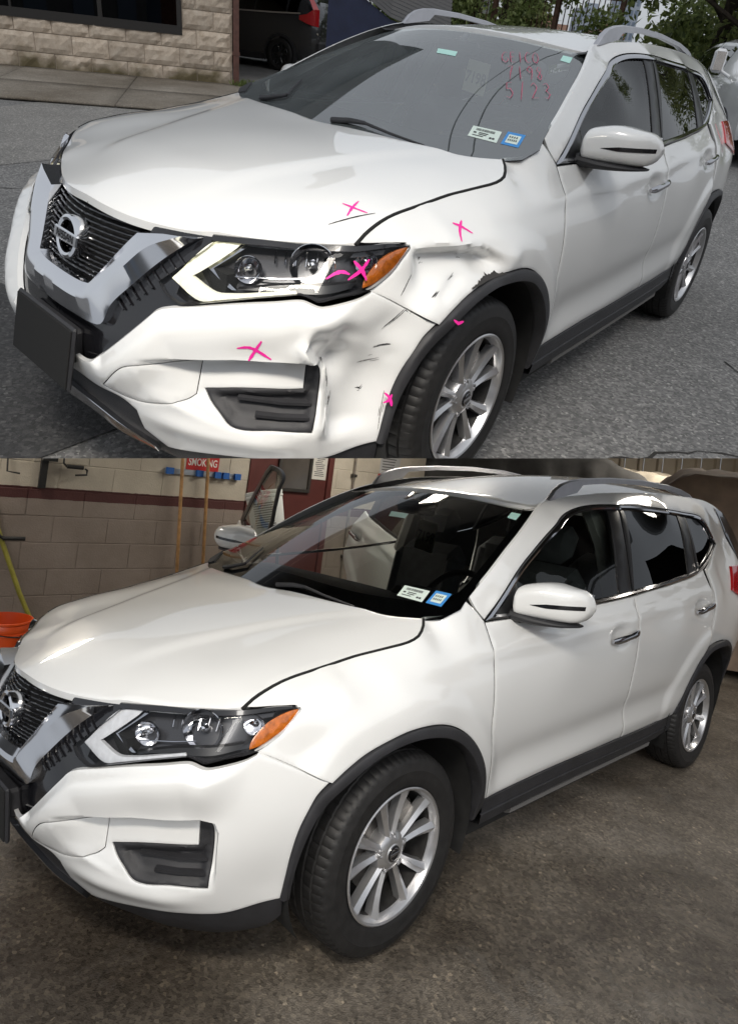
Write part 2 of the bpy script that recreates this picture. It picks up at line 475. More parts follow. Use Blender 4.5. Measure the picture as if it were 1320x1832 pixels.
BUMPER_TOP = [(.909, .252, .513), (.902, .281, .540), (.877, .335, .602), (.851, .372, .651), (.837, .391, .676), (.824, .413, .689), (.783, .497, .716), (.735, .585, .744), (.684, .658, .763),
              (.649, .702, .776), (.639, .716, .777), (.622, .743, .769), (.613, .752, .767), (.572, .774, .774), (.521, .792, .785), (.488, .800, .798), (.484, .799, .803)]
BUMPER_REST = [(.433, .826, .776), (.378, .856, .746), (.334, .880, .721), (.303, .898, .707), (.338, .889, .672), (.366, .887, .630), (.393, .885, .582), (.417, .880, .502), (.431, .872, .414), (.440, .867, .365),
               (.493, .842, .357), (.587, .793, .335), (.677, .727, .333), (.750, .626, .322), (.795, .521, .302), (.820, .450, .288), (.853, .386, .330), (.873, .376, .390), (.890, .314, .414), (.899, .218, .412), (.906, .1, .405), (.91, 0, .402),
               (.918, 0, .463), (.914, .105, .468), (.910, .170, .478), (.908, .215, .492)]
POCKET = [(.879, .377, .556), (.764, .618, .609), (.640, .765, .630), (.609, .788, .619), (.604, .797, .595), (.612, .797, .405), (.70, .72, .40), (.80, .60, .425), (.87, .42, .47)]
_bt, _pk = para('F', BUMPER_TOP), para('F', POCKET)
def relief_bumper(uv):
    d = seg_dist(_bt, uv, False)
    h = .027 * sstep(.002, .030, d) * (1 - 1.1 * sstep(.032, .15, d)) * (1 - sstep(.17, .29, uv[:, 0]))
    ins = pip(_pk, uv); dp = seg_dist(_pk, uv)
    sd = np.where(ins, dp, -dp)
    w = sstep(-.29, -.08, uv[:, 0]) * sstep(.40, .50, uv[:, 1])
    h -= .046 * sstep(-.004, .011, sd) * w * (.35 + .65 * sstep(.40, .56, uv[:, 1]))
    h += .014 * np.exp(-((uv[:, 1] - .385) / .030) ** 2) * sstep(-.30, -.12, uv[:, 0]) * (1 - sstep(.05, .22, uv[:, 0]))
    r = np.hypot((uv[:, 0] - .40) / 1., uv[:, 1] - .37)
    return h
RELIEF = {'A': relief_side, 'B': relief_hood, 'F': relief_bumper}

QS = np.array([[-0.04314, 0.01759, 0.01708], [0.01959, -0.02299, 0.00503], [-0.01512, 0.02378, -0.04114], [0.02008, -0.0176, -0.0026], [-0.02833, 0.02472, 0.0027], [-0.00441, -0.00043, -0.01886], [0.04331, 0.00161, -0.03136], [-0.03175, 0.00836, 0.01962], [0.00971, -0.03413, -0.00345]])
QG = np.array([[0.01578, 0.00498, -0.01555], [-0.0017, 0.00018, 0.02161], [0.02253, 0.00708, -0.0222], [0.01609, -0.00491, -0.01475], [-0.0031, 0.00493, -0.01405], [-0.01746, 0.00045, 0.02472], [-0.01167, -0.00829, 0.02773], [0.05539, -0.02407, -0.00689], [-0.02008, 0.03639, 0.01713]])
AS = np.array([[0.999784, 0.009704, -0.018371], [-0.00945, 0.99986, 0.013822], [0.018503, -0.013645, 0.999736]]); OS = np.array([0.024466, 0.014326, -0.005592])
AG = np.array([[0.99985, 0.011109, 0.013255], [-0.01119, 0.999919, 0.006023], [-0.013187, -0.006171, 0.999894]]); OG = np.array([-0.026514, -0.0183, 0.026464])

DOOR_SEAM = [(-.495, 1.080), (-.498, 1.040), (-.495, .991), (-.488, .923), (-.482, .86), (-.479, .791), (-.480, .697), (-.497, .585), (-.518, .473), (-.532, .398)]
ARCH_F = [(-.504, .401), (-.471, .522), (-.423, .609), (-.362, .684), (-.288, .741), (-.206, .780), (-.120, .801), (-.014, .805), (.082, .792), (.166, .770), (.239, .737), (.298, .704)]
MID_SEAM = [(-1.648, 1.125), (-1.644, 1.079), (-1.650, .978), (-1.644, .893), (-1.638, .774), (-1.655, .592), (-1.69, .485), (-1.712, .404)]
ARCH_R = [(-2.366, .429), (-2.392, .515), (-2.428, .616), (-2.499, .725), (-2.610, .798), (-2.750, .824), (-2.910, .826), (-3.044, .800), (-3.15, .735), (-3.235, .61), (-3.27, .47)]
DLO = [(-.497, 1.086), (-.590, 1.148), (-.757, 1.256), (-.934, 1.351), (-1.094, 1.423), (-1.240, 1.480), (-1.367, 1.512), (-1.485, 1.528), (-1.622, 1.536), (-1.908, 1.541), (-2.122, 1.539), (-2.440, 1.531), (-2.693, 1.515), (-2.752, 1.474), (-2.802, 1.420), (-2.850, 1.370),
       (-2.664, 1.282), (-2.502, 1.225), (-2.375, 1.200), (-2.090, 1.168), (-1.828, 1.146), (-1.611, 1.127), (-1.400, 1.112), (-1.1, 1.098), (-.8, 1.090)]
PANE_F = [(-.728, 1.125), (-.735, 1.215), (-.834, 1.284), (-1.019, 1.379), (-1.199, 1.450), (-1.318, 1.484), (-1.426, 1.500), (-1.545, 1.507), (-1.505, 1.140), (-1.3, 1.125), (-1.0, 1.118)]
PANE_R = [(-1.700, 1.512), (-2.0, 1.518), (-2.353, 1.509), (-2.338, 1.213), (-2.09, 1.187), (-1.85, 1.165), (-1.668, 1.150)]
PANE_Q = [(-2.492, 1.507), (-2.655, 1.498), (-2.725, 1.455), (-2.795, 1.378), (-2.66, 1.304), (-2.50, 1.245)]
HEADLIGHT = [(.815, .364, .743), (.791, .389, .773), (.760, .417, .810), (.728, .441, .845), (.711, .452, .863), (.671, .523, .873), (.606, .627, .884), (.540, .724, .897), (.507, .748, .900), (.465, .769, .905), (.407, .789, .910), (.356, .807, .912),
             (.355, .811, .905), (.381, .812, .874), (.415, .810, .845), (.454, .804, .821), (.485, .798, .805), (.515, .790, .797), (.569, .769, .790), (.618, .742, .778), (.628, .727, .784), (.641, .703, .789), (.663, .674, .781), (.716, .607, .760), (.760, .526, .732), (.801, .440, .705), (.807, .417, .711), (.813, .391, .721)]
DRL = [(.713, .452, .860), (.674, .514, .872), (.689, .510, .857), (.760, .457, .786), (.772, .443, .773), (.756, .523, .751), (.740, .558, .756), (.645, .689, .794), (.646, .696, .788), (.717, .606, .761), (.761, .530, .735), (.782, .490, .724), (.800, .396, .756)]
AMBER = [(.375, .802, .905), (.360, .807, .907), (.386, .809, .874), (.427, .805, .845), (.483, .795, .816), (.508, .788, .810), (.501, .784, .829), (.450, .786, .876)]
FOG = [(.813, .568, .505), (.756, .664, .527), (.660, .768, .538), (.652, .761, .608), (.636, .772, .608), (.627, .781, .597), (.624, .787, .577), (.627, .787, .426), (.703, .724, .430), (.750, .662, .422), (.771, .634, .428), (.788, .611, .453), (.804, .586, .478)]
TOW = [(.896, .330, .510), (.887, .361, .531), (.812, .549, .576), (.822, .550, .487), (.831, .528, .469), (.877, .383, .424), (.900, .264, .435)]
WINDSHIELD = [(-.965, 0), (-.985, .27), (-1.028, .42), (-1.09, .550), (-.989, .588), (-.774, .653), (-.587, .708), (-.429, .749), (-.365, .772), (-.285, .757), (-.235, .700), (-.170, .60), (-.125, .502), (-.098, .371), (-.082, .2), (-.078, 0)]

class Car:
    def __init__(s, name, M, Q, A, O, dent=None):
        s.Q, s.A, s.O, s.dent = Q, A, O, dent
        s.root = empty(name, M)
    def tr(s, P, side=1):
        P = np.atleast_2d(np.array(P, float)).copy()
        if s.dent is not None and side == 1: P = s.dent(P)
        P[:, 1] *= side
        x, y, z = ((P - np.array([-1.2, 0, .85])) / np.array([1.6, .8, .6])).T
        B = np.stack([x, y, z, x * x, y * y, z * z, x * y, x * z, y * z], 1)
        return (P + B @ s.Q - s.O) @ s.A.T
    def surf(s, k, uv, off=0., relief=True):
        uv = np.atleast_2d(uv)
        h = SURF[k](uv) + off
        if relief and k in RELIEF: h = h + RELIEF[k](uv)
        return raise_(k, uv, h)
    def panel(s, name, k, outline, mat, parent=None, side=1, off=0., inset=.0022, flange=.012, grid=.02, holes=(), relief=True, smooth=True, rim=.004, both=False, extra=None, corner=38, lines=()):
        """a sheet-metal panel cut out of surface k, with a folded edge; both=True adds its mirror half to the outline"""
        o = para(k, outline)
        if both:
            m = o[::-1].copy(); m[:, 1] *= -1
            if abs(o[0, 1]) < 1e-6: m = m[:-1]
            if abs(o[-1, 1]) < 1e-6: m = m[1:]
            o = np.concatenate([o, m])
        def prep(poly, ins):
            p = smooth_line(poly, grid * .8, True, corner) if smooth else smooth_line(poly, grid * .8, True, 0.1)
            ar = .5 * np.sum(p[:, 0] * np.roll(p[:, 1], -1) - np.roll(p[:, 0], -1) * p[:, 1])
            if ar < 0: p = p[::-1]
            t = np.roll(p, -1, 0) - np.roll(p, 1, 0); t /= np.linalg.norm(t, axis=1, keepdims=True) + 1e-12
            nn = np.stack([-t[:, 1], t[:, 0]], 1)
            return p + nn * ins, nn
        B, nB = prep(o, inset)
        loops = [(B, nB)] + [(lambda pn: (pn[0], -pn[1]))(prep(para(k, h), -inset)) for h in holes]
        lo, hi = B.min(0), B.max(0)
        gx = np.arange(lo[0], hi[0], grid); gy = np.arange(lo[1], hi[1], grid * .87)
        G = np.array([(x + (grid / 2 if j % 2 else 0), y) for j, y in enumerate(gy) for x in gx]).reshape(-1, 2)
        keep = pip(B, G) & (seg_dist(B, G) > max(grid * .55, rim * 1.5))
        for H, _ in loops[1:]: keep &= ~pip(H, G) & (seg_dist(H, G) > max(grid * .55, rim * 1.5))
        G = G[keep]
        for ln, d0 in lines:
            q = smooth_line(np.array(ln), .007, False, 0.1); t = np.gradient(q, axis=0); t /= np.linalg.norm(t, axis=1, keepdims=True) + 1e-9; nn_ = np.stack([-t[:, 1], t[:, 0]], 1)
            q = np.concatenate([q + nn_ * d for d in d0])
            okq = pip(B, q) & (seg_dist(B, q) > rim * 1.4)
            for H, _ in loops[1:]: okq &= ~pip(H, q) & (seg_dist(H, q) > rim * 1.4)
            q = q[okq]
            G = np.concatenate([G[seg_dist(np.array(ln), G, False) > max(abs(x) for x in d0) + .004], q])
        rims = [p + n * rim for p, n in loops] if rim else []
        pts = [p for p, _ in loops] + rims + [G]
        cnt = np.cumsum([0] + [len(p) for p in pts])
        P = np.concatenate(pts)
        edges = []
        for i in range(len(loops)):
            n = len(loops[i][0]); edges += [(cnt[i] + j, cnt[i] + (j + 1) % n) for j in range(n)]
        sc = 1000.
        ctr = P.mean(0)
        r = delaunay_2d_cdt([Vector(q) for q in (P - ctr) * sc], edges, [], 0, 1e-3)
        V2 = np.array([tuple(q) for q in r[0]]) / sc + ctr; T = np.array([tuple(f)[:3] for f in r[2]])
        c = V2[T].mean(1)
        ok = pip(B, c)
        for H, _ in loops[1:]: ok &= ~pip(H, c)
        T = T[ok]
        tri = V2[T]; a2 = (tri[:, 1, 0] - tri[:, 0, 0]) * (tri[:, 2, 1] - tri[:, 0, 1]) - (tri[:, 2, 0] - tri[:, 0, 0]) * (tri[:, 1, 1] - tri[:, 0, 1])
        T[a2 < 0] = T[a2 < 0][:, ::-1]
        S3 = s.surf(k, V2, off, relief)
        ax = {'A': 1, 'C': 1, 'Q': 1, 'B': 2, 'D': 2, 'E': 2}.get(k)
        up = np.zeros(3)
        if ax is None: up[:] = (cp_, sp_, 0)
        else: up[ax] = 1
        if extra is not None: S3 = S3 + np.outer(extra(V2), up)
        if rim:                                                 # the very edge is rolled in a little
            ob = np.array([any(i in q for q in [o_]) for o_ in []]) if 0 else None
            orig = r[3]
            nb = cnt[len(loops)]
            edge = np.array([any(j < nb for j in q) for q in orig])
            S3[edge] -= up * .0014
        verts = s.tr(S3, side); faces = [tuple(t) for t in T]
        if flange:
            n0 = len(verts); ex = []
            base = 0
            for L, (p, nn) in enumerate(loops):
                q3 = s.surf(k, p, off, relief)
                if extra is not None: q3 = q3 + np.outer(extra(p), up)
                q3 = q3 - up * .0014
                n = len(p)
                a = s.tr(q3, side); b = s.tr(q3 - up * flange, side)
                i0 = n0 + sum(len(e) for e in ex)
                ex += [a, b]
                for j in range(n):
                    j2 = (j + 1) % n
                    q = (i0 + j, i0 + n + j, i0 + n + j2, i0 + j2)
                    faces.append(q)
            verts = np.concatenate([verts] + ex)
        flip = (k in 'ACQ') ^ (side == -1)                          # (x, z) -> +y is left-handed
        if flip: faces = [f[::-1] for f in faces]
        me_o = mesh_obj(name, verts, faces, mat, parent or s.root, True, None)
        me_o.data.set_sharp_from_angle(angle=rad(50))
        return me_o
    def mb(s, M, name, mat, parent=None, side=1, smooth=True, sharp=35, mats=None):
        v = s.tr(np.array(M.v), side)
        f = [q[::-1] for q in M.f] if side == -1 else M.f
        o = mesh_obj(name, v, f, mat, parent or s.root, smooth, sharp, mats, M.m if mats else None)
        return fix_normals(o)
    def ribbon(s, name, k, pts, w, mat, parent=None, side=1, off=.0012, taper=True, jit=0., relief=True):
        """a flat mark lying on a surface (scratch, pen stroke)"""
        p = smooth_line(para(k, pts), .006)
        t = np.gradient(p, axis=0); t /= np.linalg.norm(t, axis=1, keepdims=True) + 1e-9
        n = np.stack([-t[:, 1], t[:, 0]], 1); m = len(p)
        ww = np.full(m, w / 2.)
        if taper: ww *= np.sin(np.linspace(.25, math.pi - .25, m)) ** .6
        if jit: ww *= np.array([1 + jit * (rnd.random() - .5) for _ in range(m)])
        a = s.tr(s.surf(k, p + n * ww[:, None], off, relief), side); b = s.tr(s.surf(k, p - n * ww[:, None], off, relief), side)
        return np.concatenate([a, b]), [(i, i + 1, m + i + 1, m + i) for i in range(m - 1)]
    def strokes(s, name, lst, mat, parent=None, off=.0012):
        M = MB()
        for k, pts, w in lst:
            if name == 'scuff_mark':                                # a bundle of fine scores
                p = para(k, pts)
                for q in range(4):
                    sh = np.array([rnd.gauss(0, w * .55), rnd.gauss(0, w * .55)]); t0, t1 = sorted((rnd.random() * .45, .55 + rnd.random() * .45))
                    pp = smooth_line(p, .004); n = len(pp); pp = pp[int(t0 * n):max(int(t0 * n) + 3, int(t1 * n))]
                    if len(pp) < 2: continue
                    M.add(*s.ribbon(name, k, pp + sh, .0012 + w * .16 * rnd.random(), mat, off=off, jit=.9))
                continue
            v, f = s.ribbon(name, k, pts, w, mat, off=off, jit=.4)
            M.add(v, f)
        return mesh_obj(name, M.v, M.f, mat, parent or s.root, False)

# ---- wheels (one set of meshes for both cars)
def wheel_meshes():
    out = {}
    # tyre: profile from inner bead over the tread to outer bead; +y is the outside
    prof = [(.222, -.095), (.245, -.107), (.290, -.113), (.325, -.108), (.346, -.098)]
    tread = []
    ys = [-.092, -.066, -.062, -.060, -.056, -.024, -.020, -.018, -.014, .014, .018, .020, .024, .056, .060, .062, .066, .092]
    for i, y in enumerate(ys):
        r = .362 - .010 * (abs(y) / .092) ** 3
        if abs(y) in (.062, .060, .020, .018): r -= .008
        tread.append((r, y))
    prof2 = [(.346, .099), (.338, .106), (.325, .111), (.300, .1155), (.297, .1163), (.294, .1155), (.272, .1145), (.250, .112), (.232, .1065), (.226, .100), (.220, .094)]
    full = prof + tread + prof2
    full = [((r if r < .23 else .23 + (r - .23) * .871), y * .95) for r, y in full]
    n = 288; V = []; k = len(full)
    for i in range(n):
        a = 2 * math.pi * i / n
        for j, (r, y) in enumerate(full):
            rr = r
            ph = i % 4
            if abs(y) > .063 and .30 < r and abs(y) < .096 and ph == (0 if y > 0 else 2): rr -= .005      # shoulder grooves
            if .022 <= abs(y) <= .054 and i % 6 == (1 if y > 0 else 3): rr -= .004
            V.append((rr * math.cos(a), y, rr * math.sin(a)))
    Fc = [(i * k + j, i * k + j + 1, ((i + 1) % n) * k + j + 1, ((i + 1) % n) * k + j) for i in range(n) for j in range(k - 1)]
    out['tyre'] = (V, Fc)
    # rim: lip, barrel, ten spokes in five pairs, lug holes
    M = MB()
    M.lathe([(.218, .090), (.229, .101), (.2305, .1045), (.226, .107), (.219, .104), (.213, .092), (.209, .076)], 96)
    for p in range(5):
        base = 2 * math.pi * p / 5 + .30
        for sgn in (-1, 1):
            secs = []
            for t in np.linspace(0, 1, 9):
                r = .046 + t * .171
                ang = base + sgn * (.215 + .060 * t)
                w = (.0125 - .001 * math.sin(min(t * 1.6, 1) * math.pi) + .0085 * t * t)
                y = .080 + .013 * t - .004 * math.sin(t * math.pi)
                c, sn = math.cos(ang), math.sin(ang); tx, tz = -sn, c
                def pt(q, yy): return (r * c + tx * q, yy, r * sn + tz * q)
                sh = 0.
                secs.append([pt(-w * 1.15, y - .034), pt(-w, y - .006), pt(sh, y + .0035), pt(w, y - .006), pt(w * 1.15, y - .034)])
            M.loft(secs)
    M.lathe([(.040, .090), (.052, .088), (.066, .078), (.072, .062), (.074, .030)], 60)
    M.lathe([(.0, .093), (.030, .093), (.033, .0905), (.040, .090)], 48)
    for p in range(5):
        a = 2 * math.pi * p / 5 + .30
        cx, cz = .057 * math.cos(a), .057 * math.sin(a)
        M.lathe([(.0, .074), (.0095, .074), (.0095, .088), (.0125, .0885)], 14, c=(cx, 0, cz))
    out['rim'] = (M.v, M.f)
    M = MB(); M.lathe([(.2085, .0755), (.205, .050), (.200, .02), (.198, -.08), (.216, -.095)], 72).lathe([(.0, -.02), (.205, -.02)], 48)
    out['rim_barrel'] = (M.v, M.f)
    M = MB(); M.lathe([(.0, .0965), (.020, .0965), (.0265, .095), (.0285, .092)], 40)
    out['center_cap'] = (M.v, M.f)
    M = MB()
    M.lathe([(.0185, .0978), (.0205, .0985), (.0225, .0978)], 36)
    M.box((0, .0979, 0), (.046, .0012, .010), bev=.0004)
    out['cap_emblem'] = (M.v, M.f)
    M = MB(); M.lathe([(.05, .030), (.150, .030), (.150, .005), (.05, .005)], 60, closed=True)
    M.box((-.11, .02, .07), (.09, .07, .11), Matrix.Rotation(.55, 3, 'Y'), bev=.012)
    out['brake_disc'] = (M.v, M.f)
    mats = {'rim_barrel': 'barrel', 'tyre': 'rubber', 'rim': 'alloy', 'center_cap': 'gloss_black', 'cap_emblem': 'dark_chrome', 'brake_disc': 'disc'}
    res = {}
    for kx, (v, f) in out.items():
        o = mesh_obj(kx, v, f, MAT[mats[kx]], None, True, 32)
        fix_normals(o); o.data.set_sharp_from_angle(angle=rad(32))
        res[kx] = o.data
        bpy.data.objects.remove(o)
    return res
WHEEL = wheel_meshes()

def sweep(path, sec, up=(0, 0, 1)):
    """sections (a, b) swept along a path; a sideways, b along up"""
    P = np.array(path, float); out = []
    T = np.gradient(P, axis=0); T /= np.linalg.norm(T, axis=1, keepdims=True)
    for p, t, q in zip(P, T, sec if isinstance(sec[0][0], (list, tuple)) else [sec] * len(P)):
        sd = np.cross(t, up); sd /= np.linalg.norm(sd); u2 = np.cross(sd, t)
        out.append([tuple(p + sd * a + u2 * b) for a, b in q])
    return out

def build_car(name, M, Q, A, O, label, group, dent=None, lit=False, doors_open=False, wheel_scale=1.):
    c = Car(name, M, Q, A, O, dent)
    R_ = c.root
    tag(R_, label, 'car', group)
    W = MAT['white']
    # ---------------- body shell
    front = [(.822, 0), (.817, .086), (.803, .163), (.784, .228), (.755, .304), (.718, .389), (.660, .500), (.594, .606), (.531, .705)]
    rear = [(-.19, .61), (-.15, .50), (-.125, .37), (-.112, .2), (-.108, 0)]
    c.panel('hood', 'B', front + [p[:2] for p in HOODGAP] + rear, W, both=True, flange=.022, grid=.022, rim=.006, corner=30, inset=.0036)
    fender_o = [(p[0], p[2]) for p in HOODGAP] + [(-.30, 1.113), (-.365, 1.138), (-.415, 1.160), (-.455, 1.125), (-.493, 1.086)] + DOOR_SEAM[1:] + ARCH_F + \
               [(.334, .722), (.378, .748), (.432, .778), (.484, .803), (.454, .823), (.415, .847), (.383, .876), (.354, .905), (.353, .9145), (.407, .914), (.465, .915)]
    doors = {}
    for side in (1, -1):
        c.panel('fender', 'A', fender_o, W, side=side, grid=.0105 if side == 1 else .03, corner=33)
        fd = DOOR_SEAM + [(-.717, .404), (-.954, .407), (-1.216, .408), (-1.5, .405), (-1.700, .404)] + MID_SEAM[::-1][1:] + [(-1.4, 1.112), (-1.1, 1.098), (-.8, 1.090)]
        d1 = c.panel('front_door', 'A', fd, W, side=side, grid=.022)
        rd = MID_SEAM + [(-2.003, .404), (-2.30, .412), (-2.362, .420)] + ARCH_R[:4] + [(-2.560, .775), (-2.610, .84), (-2.630, .96), (-2.615, 1.10), (-2.545, 1.235), (-2.375, 1.198), (-2.090, 1.166), (-1.828, 1.144)]
        d2 = c.panel('rear_door', 'A', rd, W, side=side, grid=.022)
        doors[side] = (d1, d2)
        ds = c.surf('A', smooth_line(np.array(DOOR_SEAM), .03)); ds[:, 1] -= .0065
        c.mb(MB().tube(ds, .0048, 6), 'door_shade_as_seal', MAT['dark'], R_, side)  # dark tube stands in for the shade inside the door gap
        up = [(-.442, 1.171), (-.578, 1.249), (-.737, 1.340), (-.93, 1.440), (-1.045, 1.492), (-1.15, 1.528), (-1.4, 1.566), (-1.62, 1.588), (-2.2, 1.613), (-2.8, 1.618), (-3.0, 1.605), (-3.2, 1.565), (-3.36, 1.48), (-3.50, 1.30), (-3.60, 1.08), (-3.64, .86), (-3.60, .58), (-3.50, .46)]
        sp = up + ARCH_R[::-1][:7] + [(-2.568, .778), (-2.618, .84), (-2.638, .96), (-2.623, 1.10), (-2.552, 1.236), (-2.664, 1.282), (-2.850, 1.370)] + DLO[1:15][::-1] + [(-.497, 1.09), (-.462, 1.128)]
        c.panel('side_panel', 'Q', sp, W, side=side, grid=.026, relief=False, corner=33)
        # windows
        for nm, po, mt, par in (('front_window', PANE_F, 'side_glass', d1), ('rear_window', PANE_R, 'tint_glass', d2), ('quarter_window', PANE_Q, 'tint_glass', R_)):
            c.panel(nm, 'C', po, MAT[mt], par, side=side, off=-.011, inset=-.004, flange=0, grid=.05, rim=0)
        mid = [(-1.640, 1.125), (-1.628, 1.54)]
        fs = DLO[:9] + [(-1.628, 1.536), (-1.640, 1.128)] + DLO[22:]
        rs = [(-1.650, 1.128), (-1.638, 1.536)] + DLO[9:12] + [(-2.47, 1.529), (-2.45, 1.215)] + DLO[18:21]
        qs = [(-2.46, 1.529), (-2.693, 1.515), (-2.752, 1.474), (-2.802, 1.420), (-2.850, 1.370), (-2.664, 1.282), (-2.502, 1.225), (-2.46, 1.217)]
        for po, ho, par in ((fs, PANE_F, d1), (rs, PANE_R, d2), (qs, PANE_Q, R_)):
            c.panel('window_frame', 'C', po, MAT['satin_black'], par, side=side, off=-.006, inset=.0008, flange=.02, grid=.05, holes=[ho], corner=30)
        tr_in = DLO
        pin = smooth_line(np.array(DLO), .04, True, 33)
        ar = .5 * np.sum(pin[:, 0] * np.roll(pin[:, 1], -1) - np.roll(pin[:, 0], -1) * pin[:, 1])
        t = np.roll(pin, -1, 0) - np.roll(pin, 1, 0); t /= np.linalg.norm(t, axis=1, keepdims=True)
        nn = np.stack([-t[:, 1], t[:, 0]], 1) * (1 if ar > 0 else -1)
        def strip(poly, a, b, o1, o2):
            secs = []
            for q, n in zip(poly, nn):
                p0, p1, p2 = q + n * a, q + n * (a + b) / 2, q + n * b
                s3 = c.surf('C', np.array([p0, p0, p1, p2, p2]), 0, False)
                s3[:, 1] += [-.012, o1, o2, o1, -.012]
                secs.append([tuple(x) for x in s3])
            secs.append(secs[0])
            return secs
        c.mb(MB().loft(strip(pin, .003, .019, .002, .006)), 'window_trim', MAT['dark_chrome'], R_, side)
    # ---------------- roof
    c.panel('roof', 'E', [(-.985, 0), (-1.004, .27), (-1.045, .42), (-1.100, .535), (-1.4, .552), (-2.0, .560), (-2.8, .548), (-3.2, .52), (-3.30, .3), (-3.33, 0)], W, both=True, grid=.05, flange=.02, corner=30)
    for side in (1, -1):
        xs = np.linspace(-1.04, -3.1, 30)
        top = c.surf('E', np.stack([xs, np.interp(xs, [-3.2, -2.8, -2, -1.4, -1.04], [.52, .543, .555, .547, .520])], 1), -.006)
        zz = np.interp(xs, [-3.2, -3.0, -2.8, -2.2, -1.62, -1.4, -1.15, -1.04], [1.565, 1.600, 1.613, 1.608, 1.583, 1.561, 1.523, 1.488])
        bot = c.surf('Q', np.stack([xs, zz], 1), -.004)
        mid_ = (top + bot) / 2 - [0, 0, .006]
        c.mb(MB().loft([[tuple(a), tuple(m), tuple(b)] for a, m, b in zip(top, mid_, bot)]), 'roof_ditch_strip', MAT['black_plastic'], R_, side)
        # rail: a foot in front, the bar, a foot at the back
        rt = np.array([(-1.172, 1.531), (-1.195, 1.556), (-1.212, 1.578), (-1.262, 1.607), (-1.326, 1.625), (-1.430, 1.641), (-1.701, 1.662), (-2.05, 1.674), (-2.40, 1.670), (-2.60, 1.655), (-2.701, 1.640), (-2.760, 1.622), (-2.785, 1.606)])
        rb = np.array([(-1.185, 1.527), (-1.215, 1.533), (-1.25, 1.541), (-1.32, 1.556), (-1.395, 1.572), (-1.436, 1.610), (-1.70, 1.634), (-2.05, 1.646), (-2.40, 1.640), (-2.50, 1.628), (-2.62, 1.618), (-2.72, 1.612), (-2.780, 1.604)])
        secs = []
        for a, b in zip(smooth_line(rt, .05), smooth_line(rb, .05)) if 0 else zip(rt, rb):
            w = .017
            secs.append([(a[0], .545 - w * .5, a[1] - .004), (a[0], .545, a[1]), (a[0], .545 + w * .8, a[1] - .005), (b[0], .545 + w, b[1] + .002), (b[0], .545, b[1]), (b[0], .545 - w * .8, b[1] + .002)])
        c.mb(MB().loft(secs, closed=True, cap=True), 'roof_rail', MAT['rail'], R_, side, sharp=50)
    # ---------------- windscreen
    ws = c.panel('windshield', 'D', WINDSHIELD, MAT['windshield_sheen' if lit else 'windshield'], both=True, off=-.004, inset=0, flange=0, grid=.05, rim=0, corner=30)
    hole = [(-.985, 0), (-1.005, .27), (-1.045, .42), (-1.066, .500), (-.975, .547), (-.774, .610), (-.587, .664), (-.44, .697), (-.37, .685), (-.315, .62), (-.262, .5), (-.222, .371), (-.196, .2), (-.190, 0)]
    hm = [(x, -y) for x, y in hole[::-1][1:-1]]
    c.panel('windshield_border', 'D', WINDSHIELD, MAT['gloss_black'], ws, both=True, off=-.0065, inset=0, flange=0, grid=.04, rim=0, corner=30, holes=[hole + hm])
    # wipers
    for pts, hs in (([(-.10, .06), (-.118, .14), (-.128, .20)], [.004, .010, .012]), ([(-.175, -.45), (-.165, -.38), (-.19, -.30)], [.006, .012, .012])):
        p3 = c.surf('D', np.array(pts)); p3[:, 2] += hs
        wb = c.mb(MB().tube(p3, [.010, .010, .007], 8), 'wiper', MAT['black_plastic'], R_)
        far = np.array([(-.128, .20), (-.132, .32), (-.150, .46)]) if pts[0][1] > 0 else np.array([(-.19, -.30), (-.26, -.345), (-.345, -.39)])
        q3 = c.surf('D', far); q3[:, 2] += [.012, .009, .005]
        c.mb(MB().tube(q3, [.006, .005, .004], 6), 'wiper_blade', MAT['black_plastic'], wb)
    cw = [(-.235, .70), (-.285, .757), (-.365, .772), (-.33, .735), (-.25, .66)]
    for side in (-1,):
        c.panel('cowl_cover', 'D', cw, MAT['black_plastic'], R_, side=side, off=.003, inset=0, flange=.01, grid=.03, rim=0)
    # dark tubes: shade of the hood-fender gap given a shape, seal at the lamps
    for side in (1, -1):
        hp = smooth_line(np.array(HOODGAP), .03); hp[:, 2] -= .0042
        c.mb(MB().tube(hp, .0058, 6), 'hood_shade_as_seal', MAT['dark'], R_, side)  # dark tube stands in for the shade inside the hood-fender gap
    fp = np.array([(x - .02, y, 0) for x, y in front]); fp[:, 2] = SURF['B'](fp[:, :2]) - .02
    fp = np.concatenate([fp[::-1] * [1, -1, 1], fp[1:]])
    c.mb(MB().tube(fp, .012, 6), 'hood_front_seal', MAT['dark'], R_)
    # ---------------- front end
    bo = BUMPER_TOP + BUMPER_REST
    bmp = None
    halves = []
    for side in (1, -1):
        tow_h = TOW
        b = c.panel('front_bumper', 'F', bo, W, side=side, grid=.0095 if side == 1 else .02, holes=[FOG, TOW], flange=.018, inset=.0012, corner=36, lines=[(_pk[:7], (-.009, -.004, 0, .004, .009, .015))])
        halves.append(b)
        c.panel('tow_hook_cover', 'F', TOW, W, b, side=side, grid=.02, inset=.0016, flange=.006, rim=.0025)
        f_uv = para('F', FOG)
        def cup(uv, f_uv=f_uv): return -.020 * sstep(.008, .030, seg_dist(f_uv, uv)) * (uv[:, 1] < .62)
        fb = c.panel('fog_lamp_bezel', 'F', FOG, MAT['black_plastic'], b, side=side, grid=.012, off=-.002, inset=.0012, extra=cup)
        for zz, y0 in ((.497, .63), (.462, .665)):
            ln = np.array([(.795 - (y0 - .585), y0, zz), (.70, .735, zz), (.640, .782, zz)])
            uv = para('F', ln); p3 = c.surf('F', uv, -.012)
            c.mb(MB().loft(sweep(p3, [(-.008, -.006), (.010, -.004), (.010, .004), (-.008, .006)]), closed=True, cap=True), 'bezel_bar', MAT['black_plastic'], fb, side)
